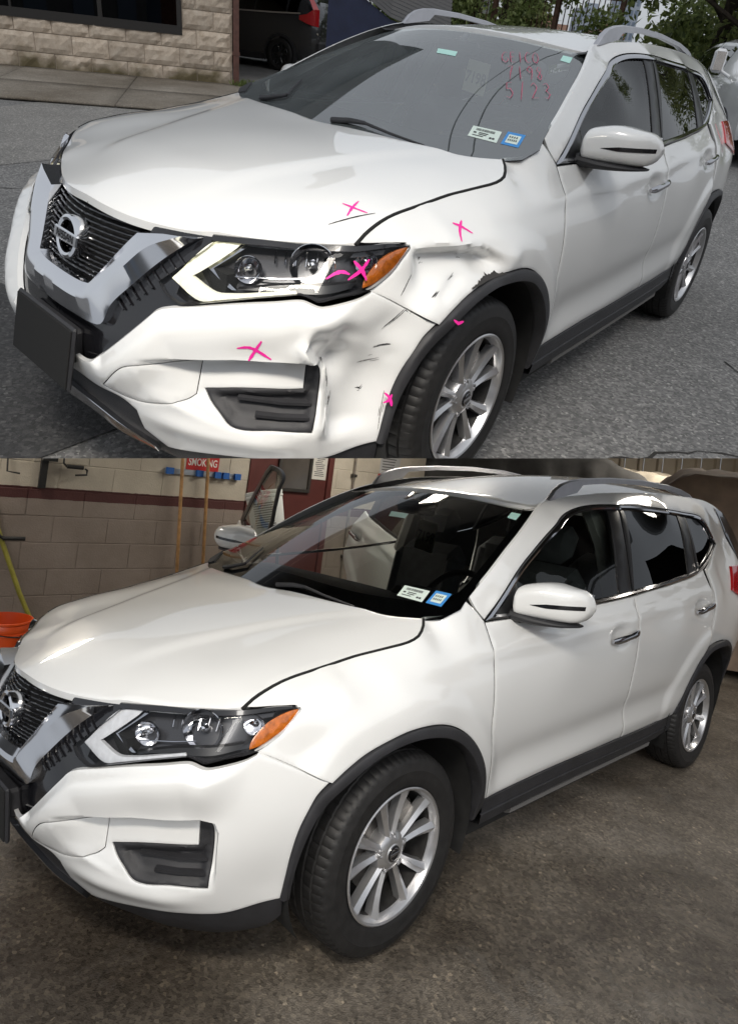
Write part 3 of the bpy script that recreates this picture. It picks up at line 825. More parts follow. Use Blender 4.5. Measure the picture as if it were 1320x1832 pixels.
        lp = [(.4385, .866, .3635), (.493, .842, .356), (.587, .793, .334), (.677, .727, .332), (.750, .626, .321), (.795, .521, .301), (.820, .450, .300), (.853, .386, .340), (.873, .376, .398), (.890, .314, .420), (.899, .218, .418), (.91, 0, .41),
              (.83, 0, .215), (.82, .25, .215), (.775, .45, .215), (.68, .64, .222), (.57, .755, .235), (.47, .83, .262), (.44, .862, .30)]
        c.panel('lower_valance', 'F', lp, MAT['black_plastic'], R_, side=side, off=-.009, inset=-.004, flange=.02, grid=.025, relief=False)
        gs = [(.79, .29, .863), (.715, .48, .868), (.775, .42, .80), (.80, .42, .72), (.78, .5, .695), (.90, .32, .48), (.91, .15, .445), (.915, 0, .43), (.905, 0, .615), (.892, .17, .635), (.855, .25, .73)]
        c.panel('grille_surround', 'F', gs, MAT['gloss_black'], R_, side=side, off=-.022, inset=0, flange=.03, grid=.03, relief=False)
        # fins of the black field between grille trim and lamp
        Mf = MB()
        for k in range(9):
            t = k / 10
            a = np.array([(.884 - .12 * t, .268 + .148 * t, .665 + .185 * t)]); b_ = a + [(-.015, .022, -.020)]
            p3 = c.surf('F', para('F', np.concatenate([a, b_])), -.016, False)
            Mf.tube(p3, .0038, 5)
        c.mb(Mf, 'grille_fin', MAT['gloss_black'], R_, side)
        # headlight
        hl = c.panel('headlight', 'F', HEADLIGHT, MAT['lamp_bezel'], R_, side=side, off=-.058, inset=.001, flange=-.055, grid=.02, relief=False, rim=0)
        c.panel('daytime_light_strip', 'F', DRL, MAT['drl_on' if lit else 'drl_off'], hl, side=side, off=-.014, inset=0, flange=.012, grid=.015, relief=False, rim=.003)
        inner = [(.735, .480, .800), (.690, .545, .862), (.700, .545, .866), (.752, .470, .800), (.735, .555, .764), (.722, .560, .766)]
        c.panel('lamp_frame', 'F', inner, MAT['dark_chrome'], hl, side=side, off=-.024, inset=0, flange=.01, grid=.02, relief=False, rim=0)
        c.panel('turn_signal_lens', 'F', AMBER, MAT['amber'], hl, side=side, off=-.010, inset=0, flange=.01, grid=.015, relief=False, rim=.003)
        for (p, r, dp) in (((.585, .680, .850), .058, .045), ((.690, .560, .815), .036, .03), ((.480, .765, .868), .030, .03)):
            uv = para('F', [p]); q = c.surf('F', uv, -.024, False)[0]
            ax = Vector((.80, .58, .12)).normalized(); Mx = ax.to_track_quat('Y', 'Z').to_matrix()
            mbw = MB()
            tmp = MB().lathe([(r * 1.01, .0), (r * .985, .002), (r * .86, -dp * .35), (r * .6, -dp * .75), (r * .25, -dp), (.0, -dp * 1.02)], 32)
            mbw.add([Vector(q) + Mx @ Vector(v) for v in tmp.v], tmp.f)
            bw = c.mb(mbw, 'reflector_bowl', MAT['bowl'], hl, side)
            tmp = MB().lathe([(.0, -.004), (r * .16, -.006), (r * .2, -.012), (r * .2, -dp)], 20)
            c.mb(MB().add([Vector(q) + Mx @ Vector(v) for v in tmp.v], tmp.f), 'bulb_shield', MAT['dark_chrome'], bw, side) if 0 else None
        for k in range(6):
            t = k / 5.
            rb_ = np.array([(.655 - .10 * t, .610 + .095 * t, .868 + .010 * t), (.668 - .10 * t, .625 + .085 * t, .835 + .010 * t)])
            p3 = c.surf('F', para('F', rb_), -.040, False); c.mb(MB().tube(p3, .0022, 5), 'lamp_rib', MAT['dark_chrome'], hl, side)
        bl_ = c.surf('F', para('F', [(.700, .520, .790), (.640, .625, .806), (.600, .675, .818)]), -.034, False)
        c.mb(MB().tube(bl_, [.0015, .0028, .0015], 6), 'lamp_accent', MAT['dark_chrome'], hl, side)
        for (p, r_) in (((.585, .680, .850), .013), ((.690, .560, .815), .009), ((.480, .765, .868), .008)):
            q = c.surf('F', para('F', [p]), -.040, False)[0]
            tmp = MB().lathe([(.0, r_ * 1.4), (r_ * .6, r_ * 1.2), (r_, r_ * .3), (r_ * .8, -r_), (.0, -r_ * 1.2)], 16)
            Mx = Vector((.80, .58, .12)).normalized().to_track_quat('Y', 'Z').to_matrix()
            c.mb(MB().add([Vector(q) + Mx @ Vector(v) for v in tmp.v], tmp.f), 'bulb', MAT['chrome'], hl, side)
        wing = [(.735, .575, .770), (.66, .668, .80), (.60, .728, .812), (.52, .775, .822), (.53, .770, .808), (.59, .752, .796), (.632, .722, .790), (.662, .678, .786)]
        c.panel('lamp_inner_trim', 'F', wing, MAT['satin_black'], hl, side=side, off=-.020, inset=0, flange=.02, grid=.02, relief=False, rim=0)
        wing2 = [(.52, .755, .892), (.43, .785, .898), (.44, .788, .887), (.53, .752, .880)]
        c.panel('lamp_inner_trim', 'F', wing2, MAT['lamp_bezel'], hl, side=side, off=-.022, inset=0, flange=.012, grid=.02, relief=False, rim=0)
        c.panel('headlight_lens', 'F', HEADLIGHT, MAT['lens'], hl, side=side, off=-.003, inset=.0015, flange=0, grid=.02, relief=False, rim=.004)
        st = [(.725, .444, .862), (.711, .452, .862), (.671, .523, .872), (.606, .627, .883), (.540, .724, .896), (.507, .748, .899), (.465, .769, .904), (.407, .789, .909), (.375, .800, .9105),
              (.377, .797, .9145), (.41, .786, .916), (.50, .745, .911), (.55, .705, .906), (.60, .630, .894), (.66, .535, .885), (.712, .440, .874)]
        c.panel('headlight_top_trim', 'F', st, MAT['gloss_black'], hl, side=side, off=-.010, inset=0, flange=.03, grid=.02, relief=False, rim=0)
    # joint of the two bumper halves lies behind the number plate: keep them as one thing
    halves[1].parent = halves[0]
    # chrome V
    tri = [((.897, 0, .672), (.926, 0, .640), (.914, 0, .585)), ((.893, .10, .672), (.921, .115, .638), (.907, .125, .583)), ((.888, .138, .675), (.914, .170, .643), (.901, .19, .584)), ((.886, .150, .680), (.910, .192, .655), (.894, .232, .593)), ((.868, .172, .715), (.887, .226, .700), (.877, .252, .652)),
           ((.842, .205, .770), (.860, .276, .765), (.845, .306, .724)), ((.822, .232, .812), (.826, .326, .826), (.797, .352, .793)), ((.808, .250, .838), (.778, .395, .868), (.736, .405, .860))]
    tri = [tuple(np.array(p) for p in q) for q in tri]
    full = [tuple(p * [1, -1, 1] for p in q) for q in tri[::-1]] + tri[1:]
    ful = np.array(full).reshape(len(full), 9); ful = smooth_line(ful, .02, False, 60).reshape(-1, 3, 3)
    secs = []
    for I, Mm, O_ in ful:
        secs.append([tuple(I - [.06, 0, 0]), tuple(I), tuple(I * .35 + Mm * .65 + [.004, 0, .004]), tuple(Mm), tuple(O_ + [.004, 0, 0]), tuple(O_ - [.03, 0, 0])])
    c.mb(MB().loft(secs, cap=True), 'grille_chrome_trim', MAT['chrome'], R_, sharp=30)
    gr = MB()
    for k in range(2):
        pass
    gpan = [(.905, 0, .655), (.895, .14, .655), (.80, .26, .86), (.83, 0, .872)]
    gp = c.panel('grille', 'F', gpan, MAT['dark'], R_, off=-.060, inset=0, flange=0, grid=.03, relief=False, rim=0)
    g2 = c.panel('grille', 'F', gpan, MAT['dark'], gp, side=-1, off=-.060, inset=0, flange=0, grid=.03, relief=False, rim=0)
    for k in range(14):
        zz = .684 + k * .0130
        yh = np.interp(zz, [.672, .68, .715, .77, .815, .86], [.10, .145, .168, .202, .228, .25])
        ys = np.linspace(0, yh, 14)
        p3 = c.surf('F', para('F', np.stack([np.full(14, .88), ys, np.full(14, zz)], 1)), -.038, False)
        # solve back to the wanted y: slide along u
        for _ in range(4):
            uv = para('F', p3); uv[:, 0] += (ys - p3[:, 1]) * 1.25; p3 = c.surf('F', uv, -.038, False)
        p3[:, 2] += .0016 * np.cos(ys / .015 * math.pi); p3[:, 0] += .003 * np.cos(ys / .015 * math.pi)
        p3 = np.concatenate([p3[::-1] * [1, -1, 1], p3[1:]])
        c.mb(MB().tube(p3, .0034, 6), 'grille_bar', MAT['gloss_black'], gp)
    # badge with lettering
    bx = .872; tilt = Matrix.Rotation(rad(-8), 3, 'Y')
    def onb(x, y, z): return np.array((bx, .010, .764)) + np.array(tilt @ Vector((x, y, z)))
    tmp = MB().lathe([(.044, .004), (.045, .010), (.052, .014), (.060, .010), (.061, .002), (.057, -.045), (.046, -.045)], 48, axis='x')
    bd = c.mb(MB().add([onb(*v) for v in tmp.v], tmp.f), 'badge', MAT['chrome'], R_, sharp=40)
    tmp = MB().box((.010, 0, 0), (.012, .134, .034), bev=.004)
    c.mb(MB().add([onb(*v) for v in tmp.v], tmp.f), 'badge_bar', MAT['chrome'], bd, smooth=False)
    tmp = MB().lathe([(.0, -.012), (.046, -.012)], 40, axis='x')
    c.mb(MB().add([onb(*v) for v in tmp.v], tmp.f), 'badge_back', MAT['gloss_black'], bd)
    v, f = text_mesh('NISSAN', .029, .0008, True)
    c.mb(MB().add([onb(.0172, q[0], q[1]) for q in v], f), 'badge_lettering', MAT['ink'], bd, smooth=False)
    # number plate holder
    pz, px_ = .47, .945
    pl = c.mb(MB().box((px_, 0, pz), (.014, .35, .185), Matrix.Rotation(rad(-6), 3, 'Y'), bev=.006), 'number_plate_holder', MAT['black_plastic'], R_, smooth=False)
    c.mb(MB().box((px_ + .009, 0, pz), (.005, .335, .172), Matrix.Rotation(rad(-6), 3, 'Y'), bev=.002), 'number_plate_cover', MAT['dark'], pl, smooth=False)
    c.mb(MB().box((px_ - .03, .0, pz + .02), (.05, .28, .10), bev=.01), 'plate_bracket', MAT['black_plastic'], pl, smooth=False)
    sk = [(.905, 0, .345), (.900, .2, .336), (.872, .36, .306), (.852, .43, .284)]; sk2 = [(.838, .43, .258), (.855, .36, .262), (.885, .2, .275), (.892, 0, .280)]
    for side in (1, -1):
        c.panel('skid_trim', 'F', sk + sk2, MAT['chrome'], R_, side=side, off=.014, inset=0, flange=.03, grid=.02, relief=False, rim=.004)
    # ---------------- arches, sills
    for side in (1, -1):
        AO = [(-.504, .401)] + ARCH_F[1:] ; 
        o3 = [tuple(p) for p in c.surf('A', np.array(AO), .004)] + [(.338, .893, .672), (.366, .891, .630), (.393, .889, .582), (.417, .884, .502), (.431, .876, .414), (.440, .871, .362)]
        i2 = [(-.432, .340), (-.439, .475), (-.394, .563), (-.329, .650), (-.239, .722), (-.133, .760), (-.022, .774), (.075, .766), (.170, .736), (.252, .690), (.315, .643), (.361, .580), (.390, .513), (.408, .458), (.414, .40), (.416, .362)]
        o3 = smooth_line(np.array(o3), .02); i2 = smooth_line(np.array(i2), .02)
        n = 60
        def res(P, n):
            d = np.concatenate([[0], np.cumsum(np.linalg.norm(np.diff(P, axis=0), axis=1))]); t = np.linspace(0, d[-1], n)
            return np.stack([np.interp(t, d, P[:, j]) for j in range(P.shape[1])], 1)
        a, b = res(o3, n), res(i2, n)
        for _ in range(6): a[1:-1] = (a[:-2] + 2 * a[1:-1] + a[2:]) / 4; b[1:-1] = (b[:-2] + 2 * b[1:-1] + b[2:]) / 4
        secs = []
        for p, q in zip(a, b):
            y = p[1]
            m1 = np.array([p[0] * .8 + q[0] * .2, y + .010, p[2] * .8 + q[1] * .2]); m2 = np.array([p[0] * .1 + q[0] * .9, y + .012, p[2] * .1 + q[1] * .9])
            e = np.array([q[0], y + .006, q[1]]); k1 = np.array([q[0], y - .06, q[1]])
            secs.append([tuple(p + [0, -.012, 0]), tuple(p + [0, .004, 0]), tuple(m1), tuple(m2), tuple(e), tuple(k1)])
        c.mb(MB().loft(secs), 'wheel_arch_trim', MAT['black_plastic'], R_, side, sharp=45)
        ro = smooth_line(np.array(ARCH_R), .02)
        ctr = np.array([-2.80, .36])
        secs = []
        for p in res(ro, 60):
            dct = (ctr - p); dct /= np.linalg.norm(dct); y = SURF['Q'](np.array([p]))[0] if p[0] < -2.9 else SURF['A'](np.array([p]))[0] + relief_side(np.array([p]))[0]
            q = p + dct * .034; m1 = p + dct * .008; m2 = p + dct * .028
            secs.append([(p[0], y - .012, p[1]), (p[0], y + .004, p[1]), (m1[0], y + .011, m1[1]), (m2[0], y + .012, m2[1]), (q[0], y + .006, q[1]), (q[0], y - .07, q[1])])
        c.mb(MB().loft(secs), 'wheel_arch_trim', MAT['black_plastic'], R_, side, sharp=45)
        for cx in (0, -2.72):
            secs = []
            for t in np.linspace(rad(-25), rad(205), 40):
                x, z = cx + .425 * math.cos(t), .38 + .41 * math.sin(t)
                secs.append([(x, .50, z), (x, .885, z)])
            c.mb(MB().loft(secs), 'wheel_housing', MAT['under'], R_, side)
        xs = np.linspace(-.505, -2.36, 24)
        zt = np.interp(xs, [-2.369, -2.003, -1.637, -1.216, -.954, -.717, -.534], [.416, .404, .404, .408, .407, .403, .398])
        secs = [[(x, .868, z + .002), (x, .879, z - .004), (x, .881, z - .055), (x, .875, z - .060), (x, .881, z - .066), (x, .876, z - .108 + .012 * (x < -2.2)), (x, .80, z - .125)] for x, z in zip(xs, zt)]
        c.mb(MB().loft(secs), 'sill_trim', MAT['black_plastic'], R_, side, sharp=30)
        xs = np.linspace(-.74, -2.14, 16)
        secs = [[(x, .80, .288), (x, .868, .284), (x, .866, .262), (x, .845, .250 ), (x, .76, .235)] for x in xs]
        c.mb(MB().loft(secs, cap=True), 'sill_guard', MAT['scuff_grey'], R_, side, sharp=30)
    c.mb(MB().box((-1.35, 0, .34), (3.6, 1.30, .30)).box((-1.37, 0, .34), (1.75, 1.66, .24)), 'underbody', MAT['under'], R_, smooth=False)
    # engine bay closed against light
    c.mb(MB().box((.25, 0, .60), (.95, 1.05, .40)), 'engine_block', MAT['dark'], R_, smooth=False)
    # ---------------- rear end
    e0 = c.surf('Q', np.array([(-3.36, 1.48), (-3.50, 1.30), (-3.60, 1.08), (-3.64, .86), (-3.60, .58), (-3.50, .46)]))
    secs = []
    for t in np.linspace(-1, 1, 13):
        row = []
        for p in e0: row.append((p[0] - .10 * (1 - t * t), p[1] * t, p[2] + (.10 if p[2] > 1.4 else .0) * (1 - t * t)))
        secs.append(row)
    tg = c.mb(MB().loft(secs), 'tailgate', W, R_)
    c.mb(MB().box((-3.62, 0, .62), (.14, 1.45, .30), bev=.05), 'rear_bumper', MAT['black_plastic'], R_)
    sp3 = c.surf('E', np.array([(-3.25, y) for y in np.linspace(-.5, .5, 11)]))
    c.mb(MB().loft([[tuple(p), tuple(p + [-.22, 0, -.03]), tuple(p + [-.22, 0, -.055]), tuple(p + [0, 0, -.05])] for p in sp3], closed=True, cap=True), 'roof_spoiler', W, R_)
    for side in (1, -1):
        c.panel('rear_pillar_trim', 'Q', [(-3.06, 1.575), (-3.13, 1.42), (-3.235, 1.28), (-3.47, 1.28), (-3.38, 1.44), (-3.25, 1.55)], MAT['gloss_black'], R_, side=side, off=.004, inset=0, flange=.008, grid=.03)
        c.panel('tail_light', 'Q', [(-3.02, 1.25), (-3.2, 1.255), (-3.44, 1.22), (-3.52, 1.08), (-3.3, 1.03), (-3.08, 1.08), (-2.95, 1.12)], MAT['red_lens'], R_, side=side, off=.010, inset=0, flange=.02, grid=.03)
    # ---------------- handles, mirrors
    for side in (1, -1):
        for (a, b), d in zip(HANDLES, doors[side]):
            t = np.linspace(0, 1, 9)
            uv = np.array(a)[None] * (1 - t[:, None]) + np.array(b)[None] * t[:, None]
            p3 = c.surf('A', uv, .0, False); p3[:, 1] += .014 + .014 * np.sin(t * math.pi) ** .5
            rr = [.010, .0155, .0165, .016, .0145, .0145, .0165, .0165, .011]
            sec = [[(r * .75 * math.cos(q), r * 1.05 * math.sin(q)) for q in np.linspace(0, 2 * math.pi, 12, endpoint=False)] for r in rr]
            c.mb(MB().loft(sweep(p3, sec), closed=True, cap=True), 'door_handle', MAT['dark_chrome'], d, side)
        mirror(c, side, doors[side][0])
    # ---------------- wheels
    for cx in (0, -2.706):
        for side in (1, -1):
            p = c.tr([(cx, .80, .36)], side)[0]; p[2] = .3625
            w = empty('wheel', None, R_)
            w.matrix_local = Matrix.Translation(Vector(p)) @ Matrix.Rotation(0 if side == 1 else math.pi, 4, 'Z') @ Matrix.Rotation(.35 if cx else 0.1, 4, 'Y') @ Matrix.Diagonal((wheel_scale, 1, wheel_scale, 1))
            for k in ('tyre', 'rim', 'rim_barrel', 'center_cap', 'cap_emblem', 'brake_disc'):
                link(bpy.data.objects.new(k, WHEEL[k]), w)
    interior(c)
    # papers on the windscreen
    def paper(nm, q, mat, k='D', off=-.0028, lines=0, par=None):
        q = np.array(q, float)
        def at(u, v): return q[0] * (1 - u) * (1 - v) + q[1] * u * (1 - v) + q[2] * u * v + q[3] * (1 - u) * v
        g = [[at(u, v)[:2] for u in np.linspace(0, 1, 6)] for v in np.linspace(0, 1, 4)]
        pts = c.surf(k, np.array([p for r in g for p in r]), off)
        f = [(j * 6 + i, j * 6 + i + 1, (j + 1) * 6 + i + 1, (j + 1) * 6 + i) for j in range(3) for i in range(5)]
        o = mesh_obj(nm, c.tr(pts), f, mat, par or ws)
        Mi = MB()
        for (u0, u1, v0, v1) in lines or []:
            uv = np.array([at(u0, v0)[:2], at(u1, v0)[:2], at(u1, v1)[:2], at(u0, v1)[:2]])
            Mi.add(c.tr(c.surf(k, uv, off + .0012)), [(0, 1, 2, 3)])
        if lines: mesh_obj('sticker_print', Mi.v, Mi.f, MAT['ink'], o, False)
        return o, at
    rs = random.Random(3)
    bars = [(.16 + .66 * k / 22, .16 + .66 * k / 22 + .012 + .010 * rs.random(), .16, .36) for k in range(22)] + [(.12, .22, .5, .62), (.3, .62, .48, .55), (.3, .58, .62, .69), (.7, .78, .70, .84), (.80, .88, .70, .84), (.12, .5, .78, .84)]
    paper('registration_sticker', [(-.349, .515), (-.377, .615), (-.313, .637), (-.29, .534)], MAT['sticker_w'], lines=bars)
    s2, at2 = paper('inspection_sticker', [(-.392, .630), (-.410, .690), (-.333, .710), (-.318, .650)], MAT['sticker_b'])
    inn = [at2(u, v) for u, v in ((.16, .2), (.84, .2), (.84, .84), (.16, .84))]
    digs = [(.12 + .19 * k, .12 + .19 * k + .10, .2, .42) for k in range(4)] + [(.12 + .16 * k, .12 + .16 * k + .09, .56, .78) for k in range(5)]
    paper('sticker_field', inn, MAT['sticker_w'], off=-.0018, lines=digs, par=s2)
    paper('toll_tag', [(-1.003, .49), (-1.018, .528), (-.961, .545), (-.953, .505)], MAT['mint'])
    paper('mirror_notice', [(-.735, .035), (-.741, .135), (-.700, .155), (-.692, .063)], MAT['mint'])
    # paper tag hanging from the mirror
    base = np.array((-.775, .18, 1.395)); e1 = np.array((.015, .118, -.012)); e2 = np.array((.055, .03, -.125))
    qd = [base, base + e1, base + e1 + e2, base + e2]
    tg = mesh_obj('hanging_tag', c.tr(qd), [(0, 1, 2, 3)], MAT['tag'], R_, False)
    v, f = text_mesh('7198', .055, 0, True)
    Mx = MB(); u1 = e1 / np.linalg.norm(e1); u2 = e2 / np.linalg.norm(e2); nr = np.cross(u1, u2); nr *= -1 if nr[0] < 0 else 1
    ctr = base + e1 * .5 + e2 * .55
    nr = nr / np.linalg.norm(nr)
    Mx.add([ctr + u1 * q[0] - u2 * q[1] * 1.25 + nr * .0025 for q in v], f)
    mesh_obj('tag_lettering', c.tr(Mx.v), Mx.f, MAT['ink'], tg, False)
    if doors_open:
        for d, hinge, ang in ((doors[-1][0], (-.53, -.87), -62), (doors[-1][1], (-1.70, -.87), -66)):
            h = c.tr([(hinge[0], -hinge[1], .7)], -1)[0]
            d.matrix_local = Matrix.Translation(h) @ Matrix.Rotation(rad(-ang), 4, 'Z') @ Matrix.Translation(-Vector(h))
            
    return c, ws, halves[0], doors

def mirror(c, side, door):
    secs = []
    for t in np.linspace(0, 1, 25):
        y = .800 + .232 * t
        k = math.sin(math.pi * min(1, .5 + .5 * (1 - t))) if 0 else 1
        e0 = min(1, (t / .05)) ** .5 if t < .05 else 1; e1 = max(0., 1 - ((t - .76) / .24) ** 2.6) ** .5 if t > .76 else 1
        e = .72 + .28 * e0 if t < .05 else max(e1, .22)
        zt = 1.217 + .024 * math.sin(min(t / .45, 1) * math.pi / 2) - .045 * max(0, t - .45) ** 1.3
        zb = 1.096 + .010 * t
        zc, hz = (zt + zb) / 2 + .012 * max(0, t - .7), (zt - zb) / 2 * e
        xf, xb = -.628 - .085 * t ** 1.3 - .06 * t ** 4, -.835 - .01 * t
        xc, hx = (xf + xb) / 2, (xf - xb) / 2 * (.55 + .45 * e)
        row = []
        for q in np.linspace(0, 2 * math.pi, 44, endpoint=False):
            cx, cz = math.cos(q), math.sin(q); n = 3.3
            row.append((xc + hx * math.copysign(abs(cx) ** (2 / n), cx), y, zc + hz * math.copysign(abs(cz) ** (2 / n), cz)))
        secs.append(row)
    sh = c.mb(MB().loft(secs, closed=True, cap=True), 'side_mirror', MAT['white'], door, side, sharp=60)
    # black lower shell and foot
    low = []
    for t in np.linspace(0, .93, 12):
        y = .795 + .225 * t
        zt = 1.128 - .030 * t + .025 * max(0, .3 - t); zb = 1.070 + .024 * t * t
        xf, xb = -.634 - .075 * t ** 1.3 - .05 * t ** 4, -.842
        w = 1 if t < .7 else 1 - .5 * ((t - .7) / .23) ** 2
        xc, hx = (xf + xb) / 2, (xf - xb) / 2 * (1.008) * w
        zc, hz = (zt + zb) / 2, (zt - zb) / 2
        low.append([(xc + hx * math.copysign(abs(math.cos(q)) ** .8, math.cos(q)), y, zc + hz * math.copysign(abs(math.sin(q)) ** .8, math.sin(q))) for q in np.linspace(0, 2 * math.pi, 20, endpoint=False)])
    c.mb(MB().loft(low, closed=True, cap=True), 'mirror_base', MAT['black_plastic'], sh, side)
    c.mb(MB().loft([[(-.66 + a, .770, 1.09 + b), ] + [(-.66 + a, .83, 1.095 + b)] for a, b in ((0, -.02), (.02, 0), (0, .03), (-.10, .03), (-.12, 0), (-.10, -.02), (0, -.02))]), 'mirror_foot', MAT['black_plastic'], sh, side)
    # lamp strip across the shell
    st = []
    for t in np.linspace(.30, .965, 16):
        y = .800 + .232 * t
        i = t * 24; j = min(int(i), 23); fr = i - j
        A_, B_ = np.array(secs[j]), np.array(secs[j + 1]); S_ = A_ * (1 - fr) + B_ * fr
        z = 1.150 + .020 * t; ww = .0078 * min(1, (t - .28) / .25)
        fs = S_[S_[:, 0] > S_[:, 0].mean()]; o = np.argsort(fs[:, 2]); 
        def xat(zz): return np.interp(zz, fs[o, 2], fs[o, 0]) + .0022
        st.append([(xat(z + ww), y, z + ww), (xat(z), y, z), (xat(z - ww), y, z - ww)])
    c.mb(MB().loft(st), 'mirror_signal_strip', MAT['gloss_black'], sh, side)
    mg = [(-.846, .82 + .19 * a, 1.115 + .11 * b) for a, b in ((0, 0), (1, .1), (1, .9), (0, 1))]
    c.mb(MB().add(mg, [(0, 1, 2, 3)]), 'mirror_glass', MAT['chrome'], sh, side, smooth=False)

def interior(c):
    R_ = c.root
    D, S = MAT['dash'], MAT['seat']
    dsh = MB()
    secs = []
    for y in np.linspace(-.70, .70, 15):
        e = 1 - .12 * (abs(y) / .7) ** 3
        secs.append([(-.16 - .12 * (y / .7) ** 2, y, 1.03), (-.35 - .12 * (y / .7) ** 2, y, 1.085 * (1 if abs(y) < .6 else .99)), (-.60, y, 1.075), (-.72, y, 1.02), (-.74, y, .90), (-.68, y, .70), (-.6, y, .5)])
    dsh.loft(secs); dsh.box((-.66, .37, 1.075), (.16, .32, .06), bev=.025)
    c.mb(dsh, 'dashboard', D, R_, sharp=40)
    # steering wheel
    M = MB(); ctr = Vector((-.86, .36, 1.0)); Rx = Matrix.Rotation(rad(-24), 3, 'Y')
    n = 40; ring = []
    for i in range(n + 1):
        a = 2 * math.pi * i / n; ring.append(ctr + Rx @ Vector((0, .185 * math.cos(a), .185 * math.sin(a))))
    M.tube(ring, .015, 8, cap=False)
    for a in (0, math.pi, -math.pi / 2): M.tube([ctr + Rx @ Vector((.02, .05 * math.cos(a), .05 * math.sin(a))), ctr + Rx @ Vector((0, .18 * math.cos(a), .18 * math.sin(a)))], .014, 6)
    M.box(ctr + Vector((.03, 0, 0)), (.06, .14, .12), Rx, bev=.03)
    c.mb(M, 'steering_wheel', D, R_)
    def seat(y, x, w=.50, nm='seat'):
        M = MB()
        M.box((x + .22, y, .56), (.52, w, .18), bev=.07)
        Mb = Matrix.Rotation(rad(-14), 3, 'Y')
        M.box((x - .10, y, .90), (.16, w * .96, .62), Mb, bev=.07)
        M.box((x - .055, y + w * .40, .90), (.12, .09, .5), Mb, bev=.04); M.box((x - .055, y - w * .40, .90), (.12, .09, .5), Mb, bev=.04)
        st = c.mb(M, nm, S, R_)
        H = MB().box((x - .185, y, 1.305), (.11, .27, .20), Mb, bev=.05)
        H.tube([(x - .17, y - .06, 1.15), (x - .18, y - .06, 1.25)], .007, 6).tube([(x - .17, y + .06, 1.15), (x - .18, y + .06, 1.25)], .007, 6)
        c.mb(H, 'headrest', S, st)
    seat(.37, -1.40); seat(-.37, -1.40)
    seat(.36, -2.30, .62, 'rear_seat'); seat(-.36, -2.30, .62, 'rear_seat')
    c.mb(MB().box((-1.6, 0, .43), (2.6, 1.5, .06)).box((-1.1, 0, .60), (.9, .20, .26), bev=.03), 'cabin_floor', MAT['under'], R_, smooth=False)
    xs = np.linspace(-1.10, -3.2, 12); secs = []
    for x in xs:
        ys = np.linspace(-.56, .56, 9)
        p = c.surf('E', np.stack([np.full(9, x), ys], 1), -.035)
        secs.append([tuple(q) for q in p])
    c.mb(MB().loft(secs), 'headliner', MAT['headliner'], R_)
    c.mb(MB().box((-3.15, 0, .95), (.08, 1.35, .9)), 'cargo_wall', MAT['under'], R_, smooth=False)
    # inner door trim and pillars so that no daylight leaks through
    c.mb(MB().box((-.945, .0, 1.435), (.06, .24, .07), Matrix.Rotation(rad(15), 3, 'Y'), bev=.02).tube([(-1.0, 0, 1.50), (-.95, 0, 1.45)], .014, 8), 'inner_mirror', MAT['gloss_black'], R_)
    for side in (1, -1):
        pts = [(-1.66, .72, 1.10), (-1.64, .62, 1.35), (-1.62, .53, 1.50)]
        c.mb(MB().tube(pts, [.06, .055, .05], 8), 'centre_pillar', MAT['headliner'], R_, side)
        if 1:
            p = c.surf('C', np.array([(-.47, 1.12), (-.60, 1.20), (-.78, 1.305), (-.95, 1.395), (-1.08, 1.45), (-1.30, 1.51), (-1.8, 1.55), (-2.5, 1.55)]), -.045); p[:, 1] -= .035; p[:, 2] -= .02
            c.mb(MB().tube(p, .028, 8), 'roof_pillar_lining', MAT['headliner'], R_, side)
# ================================================================== the street
D2 = np.array([-.8264, -.5630])
def ground_h(x, y):
    t = np.clip((np.asarray(x) - CW[0]) * D2[0] + (np.asarray(y) - CW[1]) * D2[1] - 6.0, 0, 18)
    return .045 * t + .0175

